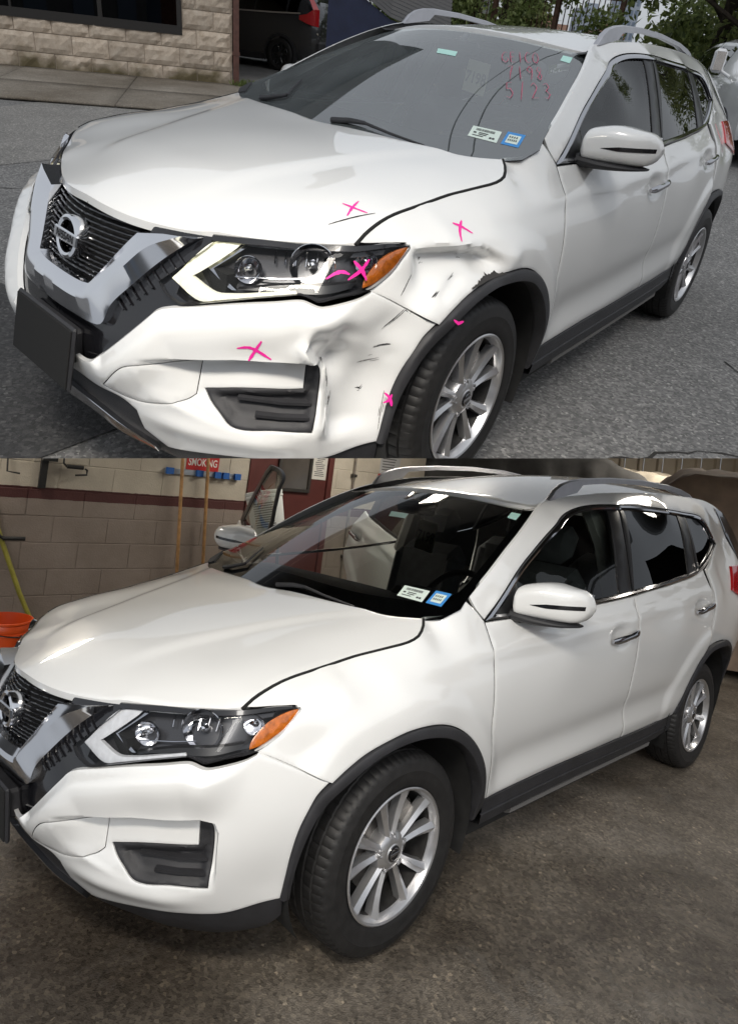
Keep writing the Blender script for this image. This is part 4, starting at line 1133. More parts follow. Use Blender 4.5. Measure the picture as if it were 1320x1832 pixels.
def asphalt_mat(name, lo, hi, rough=.85, crack=False, wet=False, spk=.62):
    m, nt, b = new_mat(name)
    L = nt.links
    tc = nt.nodes.new('ShaderNodeTexCoord')
    vec = tc.outputs['Object']
    big = N(nt, 'ShaderNodeTexNoise', Scale=.8, Detail=8., Roughness=.65); L.new(vec, big.inputs['Vector'])
    fine = N(nt, 'ShaderNodeTexVoronoi', Scale=75.); L.new(vec, fine.inputs['Vector'])
    fine2 = N(nt, 'ShaderNodeTexNoise', Scale=120., Detail=4., Roughness=.7); L.new(vec, fine2.inputs['Vector'])
    base = ramp(nt, big.outputs['Fac'], [(.3, lo), (.7, hi)])
    sp = ramp(nt, fine.outputs['Color'], [(.0, (.12, .12, .12)), (.35, (.55, .55, .55)), (.62, (1.0, 1.0, 1.0)), (.85, (1.7, 1.68, 1.62)), (1., (3.4, 3.3, 3.2))])
    mx = N(nt, 'ShaderNodeMix', data_type='RGBA', blend_type='MULTIPLY'); mx.inputs[0].default_value = spk
    L.new(base, mx.inputs[6]); L.new(sp, mx.inputs[7])
    col = mx.outputs[2]
    if crack:
        nz = N(nt, 'ShaderNodeTexNoise', Scale=1.3, Detail=5.); L.new(vec, nz.inputs['Vector'])
        add = N(nt, 'ShaderNodeVectorMath', operation='MULTIPLY_ADD'); add.inputs[1].default_value = (.35, .35, .35); L.new(nz.outputs['Color'], add.inputs[0]); L.new(vec, add.inputs[2])
        v = N(nt, 'ShaderNodeTexVoronoi', feature='DISTANCE_TO_EDGE', Scale=.55); L.new(add.outputs[0], v.inputs['Vector'])
        br = N(nt, 'ShaderNodeTexNoise', Scale=.9, Detail=2.); L.new(vec, br.inputs['Vector'])
        th = N(nt, 'ShaderNodeMath', operation='MULTIPLY'); L.new(br.outputs['Fac'], th.inputs[0]); th.inputs[1].default_value = .014
        c = N(nt, 'ShaderNodeMath', operation='LESS_THAN'); L.new(v.outputs['Distance'], c.inputs[0]); L.new(th.outputs[0], c.inputs[1])
        m2 = N(nt, 'ShaderNodeMix', data_type='RGBA'); L.new(c.outputs[0], m2.inputs[0]); L.new(col, m2.inputs[6]); m2.inputs[7].default_value = (.018, .017, .016, 1)
        col = m2.outputs[2]
    L.new(col, b.inputs['Base Color'])
    b.inputs['Roughness'].default_value = rough
    bp = N(nt, 'ShaderNodeBump', Strength=.8, Distance=.008); L.new(fine2.outputs['Fac'], bp.inputs['Height']); L.new(bp.outputs[0], b.inputs['Normal'])
    return m

MAT['asphalt'] = asphalt_mat('asphalt', (.168, .166, .164), (.24, .237, .232))
MAT['concrete'] = asphalt_mat('stained_concrete', (.13, .105, .075), (.30, .27, .23), spk=.35)
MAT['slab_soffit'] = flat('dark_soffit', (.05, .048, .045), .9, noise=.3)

def grid_sheet(name, x0, x1, y0, y1, step, mat, dz=0., fn=None, poly=None):
    xs = np.arange(x0, x1 + step, step); ys = np.arange(y0, y1 + step, step)
    V = [(x, y, float(ground_h(x, y)) + dz) for y in ys for x in xs]; n = len(xs)
    F = [(j * n + i, j * n + i + 1, (j + 1) * n + i + 1, (j + 1) * n + i) for j in range(len(ys) - 1) for i in range(n - 1)]
    if poly is not None:
        q = np.array(V)[:, :2]; ins = pip(np.array(poly), q); F = [f for f in F if all(ins[i] for i in f)]
    return mesh_obj(name, V, F, mat)

_pre = set(scene.objects)
_before = set(scene.objects)
road = kind(grid_sheet('street', -90, 20, -90, 40, 1.0, MAT['asphalt']), 'structure')
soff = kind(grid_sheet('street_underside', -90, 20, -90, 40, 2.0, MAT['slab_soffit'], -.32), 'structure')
far = kind(mesh_obj('far_ground', [(-600, -600, .62), (60, -600, .62), (60, 400, .62), (-600, 400, .62)], [(0, 1, 2, 3)], MAT['asphalt']), 'structure')
# distant ground only beyond the street sheet
bm = bmesh.new(); bm.from_mesh(far.data)
bmesh.ops.bisect_plane(bm, geom=bm.verts[:] + bm.edges[:] + bm.faces[:], plane_co=(CW[0] + D2[0] * 40, CW[1] + D2[1] * 40, 0), plane_no=(-D2[0], -D2[1], 0), clear_outer=True)
bm.to_mesh(far.data); bm.free()

# building of split-face blocks
WA, WB = np.array([-4.892, -11.494]), np.array([-7.966, -8.814])
wt = (WB - WA) / np.linalg.norm(WB - WA); wnrm = np.array([-wt[1], wt[0]])
if wnrm @ (CW[:2] - WA) < 0: wnrm = -wnrm
def wall_pt(s, out, z): p = WA + wt * s + wnrm * out; return (p[0], p[1], z)
def stone_mat():
    m, nt, b = new_mat('split_face_block'); L = nt.links
    tc = nt.nodes.new('ShaderNodeTexCoord'); oi = nt.nodes.new('ShaderNodeObjectInfo'); ge = nt.nodes.new('ShaderNodeNewGeometry')
    n1 = N(nt, 'ShaderNodeTexNoise', Scale=9., Detail=8., Roughness=.7); L.new(ge.outputs['Position'], n1.inputs['Vector'])
    base = ramp(nt, n1.outputs['Fac'], [(.28, (.38, .30, .225)), (.5, (.56, .47, .375)), (.75, (.68, .60, .50))])
    var = N(nt, 'ShaderNodeMapRange'); L.new(oi.outputs['Random'], var.inputs['Value']); var.inputs['To Min'].default_value = .84; var.inputs['To Max'].default_value = 1.08
    mx = N(nt, 'ShaderNodeMix', data_type='RGBA', blend_type='MULTIPLY'); mx.inputs[0].default_value = 1.; L.new(base, mx.inputs[6]); L.new(var.outputs[0], mx.inputs[7])
    # moss and damp near the foot
    sx = nt.nodes.new('ShaderNodeSeparateXYZ'); L.new(ge.outputs['Position'], sx.inputs[0])
    n2 = N(nt, 'ShaderNodeTexNoise', Scale=1.6, Detail=6.); L.new(ge.outputs['Position'], n2.inputs['Vector'])
    hz = N(nt, 'ShaderNodeMapRange'); L.new(sx.outputs['Z'], hz.inputs['Value']); hz.inputs['From Min'].default_value = 1.15; hz.inputs['From Max'].default_value = .30; hz.inputs['To Min'].default_value = -.30; hz.inputs['To Max'].default_value = .22
    ad = N(nt, 'ShaderNodeMath', operation='ADD'); L.new(n2.outputs['Fac'], ad.inputs[0]); L.new(hz.outputs[0], ad.inputs[1])
    mk = ramp(nt, ad.outputs[0], [(.52, (0, 0, 0)), (.72, (1, 1, 1))])
    m2 = N(nt, 'ShaderNodeMix', data_type='RGBA'); L.new(mk, m2.inputs[0]); L.new(mx.outputs[2], m2.inputs[6]); m2.inputs[7].default_value = (.13, .105, .055, 1)
    L.new(m2.outputs[2], b.inputs['Base Color']); b.inputs['Roughness'].default_value = .92
    n3 = N(nt, 'ShaderNodeTexNoise', Scale=70., Detail=5.); L.new(ge.outputs['Position'], n3.inputs['Vector'])
    bp = N(nt, 'ShaderNodeBump', Strength=.7, Distance=.012); L.new(n3.outputs['Fac'], bp.inputs['Height']); L.new(bp.outputs[0], b.inputs['Normal'])
    return m
MAT['stone'] = stone_mat()
MAT['mortar'] = flat('pale_mortar', (.50, .42, .34), .95, noise=.2, nscale=30.)
MAT['brown_metal'] = flat('brown_metal', (.115, .052, .040), .55, noise=.25, nscale=12.)
MAT['window_frame'] = flat('bronze_frame', (.022, .020, .018), .45)
MAT['pane'] = glass('house_pane', (.10, .11, .11), 1.5)
MAT['blind'] = flat('window_blind', (.26, .25, .22), .8)
MAT['room'] = flat('dark_room', (.03, .03, .03), .9)
bld = empty('block_building', Matrix.Translation((WA[0], WA[1], .3)))
tag(bld, 'building of rough tan split-face blocks with a dark framed window', 'building')
def w_local(o): o.parent = bld; o.matrix_parent_inverse = Matrix.Translation((-WA[0], -WA[1], -.3)); return o
S0, S1, ROW, Z0 = -3.3, 3.985, .303, .318
def zfoot(s): return float(ground_h(*wall_pt(s, 0, 0)[:2]))
WIN = (-2.2, 3.115, 1.205, 2.75)               # outer frame: s0, s1, z0, z1
# block meshes: three rough faces
def block_mesh(w, h, seed):
    r = random.Random(seed); nx, ny = 7, 4
    V, F = [], []
    for j in range(ny + 1):
        for i in range(nx + 1):
            e = 0 if i in (0, nx) or j in (0, ny) else 1
            V.append((w * i / nx, h * j / ny, e * (.014 + .020 * r.random()) + .004 * r.random()))
    F += [(j * (nx + 1) + i, j * (nx + 1) + i + 1, (j + 1) * (nx + 1) + i + 1, (j + 1) * (nx + 1) + i) for j in range(ny) for i in range(nx)]
    n = len(V)
    ring = [i for i in range(nx + 1)] + [j * (nx + 1) + nx for j in range(1, ny + 1)] + [ny * (nx + 1) + i for i in range(nx - 1, -1, -1)] + [j * (nx + 1) for j in range(ny - 1, 0, -1)]
    V += [(V[i][0], V[i][1], -.05) for i in ring]
    k = len(ring); F += [(ring[a], n + a, n + (a + 1) % k, ring[(a + 1) % k]) for a in range(k)]
    me = bpy.data.meshes.new('block'); me.from_pydata(V, [], F); me.materials.append(MAT['stone'])
    return me
BW = .605
bmesh_cache = {}
Bm = Matrix([[wt[0], 0, wnrm[0], 0], [wt[1], 0, wnrm[1], 0], [0, 1, 0, 0], [0, 0, 0, 1]])   # block axes: along wall, up, outwards
def add_block(s, z, w, h):
    if w < .06 or h < .05: return
    key = (round(w, 2), round(h, 2), rnd.randrange(3))
    if key not in bmesh_cache: bmesh_cache[key] = block_mesh(w - .012, h - .012, rnd.randrange(999))
    o = bpy.data.objects.new('block', bmesh_cache[key]); COL.objects.link(o)
    M = Bm.copy(); p = wall_pt(s + .006, .003 + .006 * rnd.random(), z + .006); M.translation = Vector(p)
    o.parent = bld; o.matrix_world = M
    o.matrix_basis = Matrix.Translation((-WA[0], -WA[1], -.3)) @ M
for r in range(8):
    z = Z0 + r * ROW; off = (BW / 2 if r % 2 else 0)
    s = S0 - off
    while s < S1 - .01:
        a, b_ = max(s, S0), min(s + BW, S1)
        if z + ROW > WIN[2] + .02 and z < WIN[3] and b_ > WIN[0] and a < WIN[1]:
            if z < WIN[2] - .02: add_block(a, z, b_ - a, WIN[2] - z - .004)
            elif b_ > WIN[1]: add_block(max(a, WIN[1] + .004), z, b_ - max(a, WIN[1] + .004), ROW)
            if a < WIN[0] and z >= WIN[2] - .02: add_block(a, z, WIN[0] - a, ROW)
        else: add_block(a, z, b_ - a, ROW)
        s += BW
def wbox(M, s0, s1, z0, z1, o0, o1):
    v = [wall_pt(s, o, z) for s in (s0, s1) for o in (o0, o1) for z in (z0, z1)]
    return M.add(v, [(0, 1, 3, 2), (4, 6, 7, 5), (0, 4, 5, 1), (2, 3, 7, 6), (0, 2, 6, 4), (1, 5, 7, 3)])
core = MB(); wbox(core, S0, WIN[0], .0, 3.2, -.30, -.012); wbox(core, WIN[1], S1, .0, 3.2, -.30, -.012); wbox(core, WIN[0], WIN[1], .0, WIN[2], -.30, -.012); wbox(core, WIN[0], WIN[1], WIN[3], 3.2, -.30, -.012)
w_local(core.obj('wall', MAT['mortar'], None, False))
rm = MB(); wbox(rm, WIN[0] - .3, WIN[1] + .2, WIN[2] - .4, WIN[3] + .3, -2.2, -2.1); wbox(rm, WIN[0], WIN[1], WIN[2] - .3, WIN[2] - .25, -2.1, -.3)
w_local(rm.obj('room_wall', MAT['room'], None, False))
fr = MB()
wbox(fr, WIN[0], WIN[1], WIN[2] - .085, WIN[2] + .055, -.10, .045); wbox(fr, WIN[1] - .085, WIN[1], WIN[2] + .055, WIN[3], -.10, .035); wbox(fr, WIN[0], WIN[0] + .085, WIN[2] + .055, WIN[3], -.10, .035); wbox(fr, WIN[0], WIN[1], WIN[3] - .08, WIN[3], -.10, .034)
wf = w_local(fr.obj('window', MAT['window_frame'], None, False))
def sub(o, par): o.parent = par; o.matrix_parent_inverse = Matrix.Identity(4); return o
for a_, b_, o_ in ((1.715, 1.785, .02), (.30, .335, .0)):
    mu = MB(); wbox(mu, a_, b_, WIN[2] + .055, WIN[3] - .08, -.08, o_); sub(mu.obj('mullion', MAT['window_frame'], None, False), wf)
pn = MB(); wbox(pn, WIN[0] + .08, 1.72, WIN[2] + .05, WIN[3] - .08, -.062, -.055); sub(pn.obj('pane', MAT['pane'], None, False), wf)
pn = MB(); wbox(pn, 1.78, WIN[1] - .08, WIN[2] + .05, WIN[3] - .08, -.052, -.045); sub(pn.obj('pane', MAT['pane'], None, False), wf)
for k in range(11):
    bl = MB(); s = 1.86 + k * .098; wbox(bl, s, s + (.060 if k % 2 else .082), WIN[2] + .10, WIN[3] - .1, -.16, -.15); sub(bl.obj('blind_slat', MAT['blind'], None, False), wf)
for k in range(3):
    bl = MB(); s = .42 + k * .40; wbox(bl, s, s + .12, WIN[2] + .06, WIN[3] - .1, -.40, -.39); sub(bl.obj('blind_slat', MAT['blind'], None, False), wf)
pipe = MB(); v0 = [(4.0, .005), (4.105, .005), (4.105, .115), (4.0, .115)]
pipe.add([wall_pt(s, o, z) for z in (.33, 3.2) for s, o in v0], [(0, 1, 5, 4), (1, 2, 6, 5), (2, 3, 7, 6), (3, 0, 4, 7), (4, 5, 6, 7)])
for z in (.9, 2.2): wbox(pipe, 3.985, 4.12, z, z + .05, .0, .121)
pp = pipe.obj('corner_post', MAT['brown_metal'], None, False)
tag(pp, 'brown square metal post at the corner of the tan block building', 'post')
sd = MB(); v = [(S1 + .0, -.28), (S1 + .0, -9)]
sd.add([wall_pt(S1 - .003, -.30, .1), wall_pt(S1 - .003, -9., .1), wall_pt(S1 - .003, -9., 3.2), wall_pt(S1 - .003, -.30, 3.2)], [(0, 1, 2, 3)])
w_local(sd.obj('side_wall', MAT['mortar'], None, False))

# driveway slabs in front of the building: two rows with open joints
def apron(name, s0, s1, o0, o1, mat, dz):
    V, F = [], []; ns, no = 8, 5
    for j in range(no + 1):
        for i in range(ns + 1):
            p = wall_pt(s0 + (s1 - s0) * i / ns, o0 + (o1 - o0) * j / no, 0); V.append((p[0], p[1], float(ground_h(p[0], p[1])) + dz))
    F = [(j * (ns + 1) + i, j * (ns + 1) + i + 1, (j + 1) * (ns + 1) + i + 1, (j + 1) * (ns + 1) + i) for j in range(no) for i in range(ns)]
    n = len(V); F = [f for f in F]
    o = mesh_obj(name, V, F, mat)
    md = o.modifiers.new('thick', 'SOLIDIFY'); md.thickness = .03; md.offset = -1
    return o
pave = empty('sidewalk', Matrix.Identity(4)); kind(pave, 'structure')
for k in range(5):
    s = -3.4 + k * 1.9
    for a, b_ in ((.02, 1.75), (1.765, 3.52)):
        apron('slab', s + .008, s + 1.892, a + .006, b_ - .006, MAT['concrete'], .016 + .004 * rnd.random()).parent = pave
# cracks: narrow fissures filled with dirt
MAT['crack'] = flat('crack_dirt', (.025, .023, .02), .95)
def crack(pts, w, seed, dz=.0045):
    r = random.Random(seed); P = []
    for a, b_ in zip(pts[:-1], pts[1:]):
        a, b_ = np.array(a), np.array(b_); n = max(3, int(np.linalg.norm(b_ - a) / .05)); d = (b_ - a) / np.linalg.norm(b_ - a); nr = np.array([-d[1], d[0]])
        for i in range(n): P.append(a + (b_ - a) * i / n + nr * (r.random() - .5) * .04)
    P.append(np.array(pts[-1])); V = []
    for i, p in enumerate(P):
        t = P[min(i + 1, len(P) - 1)] - P[max(i - 1, 0)]; t /= np.linalg.norm(t) + 1e-9; nr = np.array([-t[1], t[0]]); ww = w * (.4 + r.random()) * .5
        for q in (p + nr * ww, p - nr * ww): V.append((q[0], q[1], float(ground_h(*q)) + dz))
    return V, [(2 * i, 2 * i + 1, 2 * i + 3, 2 * i + 2) for i in range(len(P) - 1)]
M = MB()
for pts, w, sd_ in (([(-1.05, -4.75), (-1.9, -4.35), (-3.2, -3.7)], .022, 1), ([(-.62, 1.28), (-.82, 1.40), (-.98, 1.52), (-1.12, 1.70)], .012, 2), ([(-4.2, 1.5), (-3.55, 1.62), (-3.1, 1.9)], .014, 3), ([(-2.6, -7.2), (-3.6, -5.9), (-3.9, -4.6)], .02, 4), ([(-2.2, 1.35), (-1.7, 1.75), (-1.62, 2.1)], .009, 5), ([(-.9, -4.2), (-2.6, -2.9)], .016, 6)):
    M.add(*crack(pts, w, sd_))
cr = mesh_obj('crack', M.v, M.f, MAT['crack'], road, False)
ptm = grid_sheet('street_patch', -8, 1, -8.4, -4.9, .25, asphalt_mat('pale_asphalt', (.20, .195, .185), (.30, .29, .275), spk=.5), .005)
V = np.array([v.co[:] for v in ptm.data.vertices])
bm = bmesh.new(); bm.from_mesh(ptm.data)
for co, no in (((-1.25, -4.75, 0), (.38, .92, 0)), ((-2.944, -7.75, 0), (.38, -.92, 0))):
    bmesh.ops.bisect_plane(bm, geom=bm.verts[:] + bm.edges[:] + bm.faces[:], plane_co=co, plane_no=no, clear_outer=True)
bm.to_mesh(ptm.data); bm.free(); kind(ptm, 'structure')

upm = flat('dark_siding', (.030, .032, .034), .7, noise=.2, nscale=3.)
M = MB(); wbox(M, -3.4, 5.7, 3.2, 8.0, -8.0, -.02); w_local(M.obj('upper_storey', upm, None, False))
rf_ = MB(); sl, srr = -3.9, 6.1
rf_.add([wall_pt(s, o, z) for o in (.4, -8.4) for s, z in ((sl, 7.9), ((sl + srr) / 2, 10.2), (srr, 7.9))], [(0, 1, 2), (5, 4, 3), (0, 3, 4, 1), (1, 4, 5, 2), (0, 2, 5, 3)])
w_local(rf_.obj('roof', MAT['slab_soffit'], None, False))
for s in (-1.5, 1.2, 3.9):
    M = MB(); wbox(M, s, s + .9, 4.6, 6.2, -.05, .0); uw = w_local(M.obj('upper_window', MAT['tint_glass'], None, False))
for k, (yy, zz) in enumerate(((-2.75, 8.0), (-3.0, 7.75))):
    cb = empty('utility_cable', Matrix.Translation((20, yy, zz + 1.2))); tag(cb, ('upper' if k == 0 else 'lower') + ' black utility cable strung high over the street', 'cable', 'utility cables')
    M = MB().tube([(-60 * t, .6 * t, -1.2 * 4 * (t - t * t) * .8) for t in np.linspace(0, 1, 25)], .012, 6); M.obj('strand', MAT['black_plastic'], cb, True)
dp = grid_sheet('street_shade_patch', .15, 2.2, -2.6, -.25, .2, asphalt_mat('shaded_asphalt', (.040, .040, .042), (.075, .074, .074), spk=.6), .006)  # shade beside the dented car, put into a dark sheet
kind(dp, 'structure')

# ---- a plain car body for the vehicles in the background
def simple_car(name, M, label, paint, st, glassm, group=None, wheelr=.35, wb=(1.35, -1.32), tail=True, mirror_big=False, rim='gloss_black'):
    root = empty(name, M); tag(root, label, 'car', group)
    X = [s[0] for s in st]
    def prof(s):
        x, zs, hw, zb, zr, hr = s      # x, sill z, half width, belt z, roof z, half width of roof
        return [(x, hw * .94, zs), (x, hw * .985, zs + .12), (x, hw, (zs + zb) / 2), (x, hw * .985, zb - .07), (x, hw * .95, zb), (x, hw * .95 * .55 + hr * .45, zb + (zr - zb) * .5), (x, hr, zr - .06 * min(1, (zr - zb) * 3)), (x, hr * .8, zr), (x, 0, zr + .015)]
    secs = []
    for s in st:
        h = prof(s); secs.append(h + [(p[0], -p[1], p[2]) for p in h[::-1][1:]])
    xs = np.linspace(X[0], X[-1], 46); A_ = np.array(secs)
    fine = []
    for x in xs:
        i = min(np.searchsorted(-np.array(X), -x, side='right') - 1, len(X) - 2); i = max(i, 0); t = (X[i] - x) / (X[i] - X[i + 1]); fine.append([tuple(p) for p in A_[i] * (1 - t) + A_[i + 1] * t])
    MB().loft(fine, cap=True).obj('body', paint, root, sharp=38)
    def sect(x):
        i = min(max(np.searchsorted(-np.array(X), -x, side='right') - 1, 0), len(X) - 2); t = (X[i] - x) / (X[i] - X[i + 1])
        return A_[i] * (1 - t) + A_[i + 1] * t
    cab = [s for s in st if s[4] - s[3] > .35]
    xf, xr = cab[0][0], cab[-1][0]
    for sgn in (1, -1):
        cuts = [xf - .05, xf - (xf - xr) * .40, xf - (xf - xr) * .80, xr + .12]
        for a, b_ in zip(cuts[:-1], cuts[1:]):
            q = []
            for x in np.linspace(a - .03, b_ + .03, 6):
                p = sect(x); lo = p[4] * .88 + p[5] * .12; hi = p[6] * .80 + p[5] * .20; mid = p[5]
                q.append([(x, (w[1] + .008) * sgn, w[2]) for w in (lo, mid, hi)])
            MB().loft(q).obj('side_window', glassm, root)
        q = [[(x, (sect(x)[4][1] + .012) * sgn, sect(x)[4][2] + dz) for dz in (.0, .028)] for x in np.linspace(xf, xr + .05, 10)]
        MB().loft(q).obj('window_trim', MAT['chrome'], root)
        MB().box((.18, sgn * (st[3][2] + .03), st[3][3] - .20), (.20, .04, .03), bev=.01).obj('door_handle', paint, root)
        for cx in wb:
            seg = [[(cx + r * math.cos(t), sgn * (sect(cx + r * math.cos(t))[2][1] * .985 + o), wheelr + r * math.sin(t)) for r, o in ((wheelr + .02, .035), (wheelr + .075, .032), (wheelr + .08, -.05))] for t in np.linspace(-.35, math.pi + .35, 24)]
            MB().loft(seg).obj('wheel_arch', MAT['black_plastic'], root)
            seg = [[(cx + (wheelr + .03) * math.cos(t) * k, sgn * (sect(cx)[2][1] - .0), wheelr + (wheelr + .03) * math.sin(t) * k) for k in (0, 1)] for t in np.linspace(0, 2 * math.pi, 24)]
            MB().loft(seg).obj('wheel_well', MAT['dark'], root)
            w = empty('wheel', None, root); w.matrix_local = Matrix.Translation((cx, sgn * (st[4][2] - .075), wheelr)) @ Matrix.Rotation(0 if sgn > 0 else math.pi, 4, 'Z') @ Matrix.Scale(wheelr / .3625, 4)
            for k in ('tyre', 'rim', 'rim_barrel', 'center_cap'):
                me = WHEEL[k]
                if k == 'rim' and rim != 'alloy':
                    me = bpy.data.meshes.get('dark_rim')
                    if me is None: me = WHEEL['rim'].copy(); me.name = 'dark_rim'; me.materials[0] = MAT[rim]
                link(bpy.data.objects.new(k, me), w)
        MB().box((0, sgn * (st[4][2] * .97), st[4][1] + .06), (abs(wb[0] - wb[1]) - 2 * wheelr - .2, .06, .14), bev=.02).obj('sill', MAT['black_plastic'], root)
    return root, sect
SUV = [(2.28, .42, .62, .72, .74, .5), (2.15, .30, .80, .95, .97, .66), (1.7, .24, .90, 1.05, 1.08, .72), (1.15, .22, .925, 1.10, 1.12, .74), (.85, .22, .925, 1.12, 1.22, .70), (.25, .22, .93, 1.13, 1.60, .62), (-.4, .22, .93, 1.14, 1.69, .62), (-1.2, .24, .93, 1.16, 1.68, .61), (-1.85, .28, .91, 1.19, 1.60, .58), (-2.12, .36, .86, 1.20, 1.42, .56), (-2.27, .45, .78, 1.10, 1.15, .55)]
MAT['black_paint'] = flat('dark_grey_car_paint', (.034, .035, .038), .25, .2, coat=1.)
MAT['white_car'] = flat('white_car_paint', (.72, .73, .74), .3, coat=1.)
hd = np.array([.24, -.97]); hd /= np.linalg.norm(hd)
rwp = np.array([-11.34, -10.959])
right = np.array([-hd[1], hd[0]])                   # left of heading
# the wheel seen is the left rear one
ctr = rwp + hd * 1.32 - right * .84 if ((CW[:2] - rwp) @ right > 0) else rwp + hd * 1.32 + right * .84
Ms = Matrix([[hd[0], right[0], 0, ctr[0]], [hd[1], right[1], 0, ctr[1]], [0, 0, 1, .545], [0, 0, 0, 1]])
suv, _ = simple_car('parked_suv', Ms, 'dark grey SUV with a red tail light parked beyond the tan block building', MAT['black_paint'], SUV, MAT['tint_glass'])
for sg in (1, -1):
    tl = MB()
    tl.loft([[(-1.80, sg * .935, 1.16), (-1.80, sg * .935, 1.08)], [(-1.98, sg * .915, 1.20), (-1.98, sg * .915, 1.02)], [(-2.13, sg * .875, 1.30), (-2.13, sg * .875, .985)], [(-2.24, sg * .80, 1.30), (-2.24, sg * .80, .97)]])
    tl.loft([[(-1.94, sg * .79, 1.52), (-2.0, sg * .72, 1.53)], [(-2.04, sg * .84, 1.40), (-2.13, sg * .76, 1.40)], [(-2.13, sg * .88, 1.27), (-2.23, sg * .79, 1.27)]])
    tl.obj('tail_light', MAT['red_lens'], suv)
MB().box((-2.25, 0, .55), (.16, 1.66, .30), bev=.05).box((-2.34, .45, .62), (.02, .10, .07)).box((-2.34, -.45, .62), (.02, .10, .07)).obj('rear_bumper', MAT['black_plastic'], suv)
MB().box((-2.30, .62, .50), (.06, .20, .05)).box((-2.30, -.62, .50), (.06, .20, .05)).obj('reflector', MAT['red_lens'], suv)
MB().loft([[(-2.03, y, 1.56 - .1 * abs(y)), (-2.20, y, 1.20)] for y in np.linspace(-.55, .55, 5)]).obj('rear_window', MAT['tint_glass'], suv)
MB().box((-2.315, 0, .92), (.02, .34, .15)).obj('number_plate', MAT['white_car'], suv)
MB().box((-2.29, 0, 1.05), (.03, .9, .03), bev=.008).obj('tailgate_trim', MAT['chrome'], suv)

TRK = [(2.5, .45, .80, .95, .97, .70), (2.4, .40, .92, 1.10, 1.12, .80), (1.5, .38, .98, 1.16, 1.20, .82), (.9, .38, .98, 1.18, 1.28, .80), (.3, .38, .98, 1.19, 1.78, .70), (-.9, .38, .98, 1.20, 1.82, .70), (-1.7, .38, .98, 1.20, 1.80, .70), (-2.5, .38, .96, 1.20, 1.70, .70), (-2.7, .45, .92, 1.15, 1.40, .66)]
th = np.array([.90, .43]); th /= np.linalg.norm(th); tl_ = np.array([-th[1], th[0]])
tcorner = np.array([-10.35, -.52])
tc_ = tcorner - th * 2.42 + tl_ * .86
Mt = Matrix([[th[0], tl_[0], 0, tc_[0]], [th[1], tl_[1], 0, tc_[1]], [0, 0, 1, .235], [0, 0, 0, 1]])
trk, _ = simple_car('white_van', Mt, 'white van facing the viewer at the far side of the street behind the dented car', MAT['white_car'], TRK, MAT['tint_glass'], wheelr=.36, wb=(1.55, -1.6), rim='alloy')
for sg in (1, -1):
    MB().box((2.36, sg * .72, .86), (.20, .34, .22), bev=.06).obj('headlight', MAT['bowl'], trk)
    mm = MB().box((1.02, sg * 1.16, 1.42), (.10, .20, .34), bev=.05); mm.tube([(1.0, sg * .93, 1.22), (1.02, sg * 1.12, 1.30)], .025, 8)
    mo = mm.obj('side_mirror', MAT['white_car'], trk)
    MB().box((1.075, sg * 1.16, 1.42), (.012, .15, .27), bev=.004).obj('mirror_cover', MAT['chrome'], mo)
MB().box((2.52, 0, .52), (.16, 1.75, .26), bev=.06).box((2.50, 0, .82), (.06, 1.0, .24), bev=.03).obj('front_bumper', MAT['black_plastic'], trk)

# ---- navy steel container with a ribbed black lid
MAT['navy'] = flat('navy_steel', (.012, .018, .050), .5, noise=.2, nscale=5., bump=.15, bscale=30.)
MAT['lid'] = flat('black_ribbed_lid', (.030, .031, .034), .45)
cl, cr_ = np.array([-8.43, -7.10]), np.array([-9.60, -5.40])
ct = (cr_ - cl) / np.linalg.norm(cr_ - cl); cn = np.array([-ct[1], ct[0]])
if cn @ (CW[:2] - cl) < 0: cn = -cn
zb = float(ground_h(*cl)) 
def cpt(s, o, z): p = cl + ct * s + cn * o; return (p[0], p[1], z)
cont = empty('waste_container', Matrix.Translation((cl[0], cl[1], zb)))
tag(cont, 'navy steel waste container with a sloping ribbed black lid beside the dark SUV', 'container')
Lc = np.linalg.norm(cr_ - cl)
def cadd(Mx, nm, mat):
    o = Mx.obj(nm, mat, None, False); o.parent = cont; o.matrix_parent_inverse = Matrix.Translation((-cl[0], -cl[1], -zb)); return o
side_poly = [(0, zb + .02), (Lc, zb + .02), (Lc, 1.45), (1.05, 1.72), (.52, 2.02), (.45, 2.35), (0, 2.35)]
Mx = MB(); n = len(side_poly)
Mx.add([cpt(s, o, z) for o in (0, -1.6) for s, z in side_poly], [tuple(range(n)), tuple(range(2 * n - 1, n - 1, -1))] + [(j, (j + 1) % n, n + (j + 1) % n, n + j) for j in range(n)])
cadd(Mx, 'body', MAT['navy'])
lp = [(.49, 2.37), (.535, 2.04), (1.06, 1.745), (Lc + .05, 1.47)]
for k in range(15):
    o0 = .03 - k * .115
    Mx = MB()
    for (s0, z0), (s1, z1) in zip(lp[:-1], lp[1:]):
        d = np.array([s1 - s0, z1 - z0]); d /= np.linalg.norm(d); nr = np.array([-d[1], d[0]]); nr = nr if nr[1] > 0 else -nr
        h = .05
        A_, B_ = (s0, z0), (s1, z1)
        v = []
        for (s, z) in (A_, B_):
            z += .062 * k; v += [cpt(s, o0, z), cpt(s + nr[0] * h, o0 - .02, z + nr[1] * h), cpt(s + nr[0] * h, o0 - .06, z + nr[1] * h), cpt(s, o0 - .08, z + .01)]
        Mx.add(v, [(0, 1, 5, 4), (1, 2, 6, 5), (2, 3, 7, 6), (0, 4, 7, 3), (0, 3, 2, 1), (4, 5, 6, 7)])
    cadd(Mx, 'lid_rib', MAT['lid'])
Mx = MB(); 
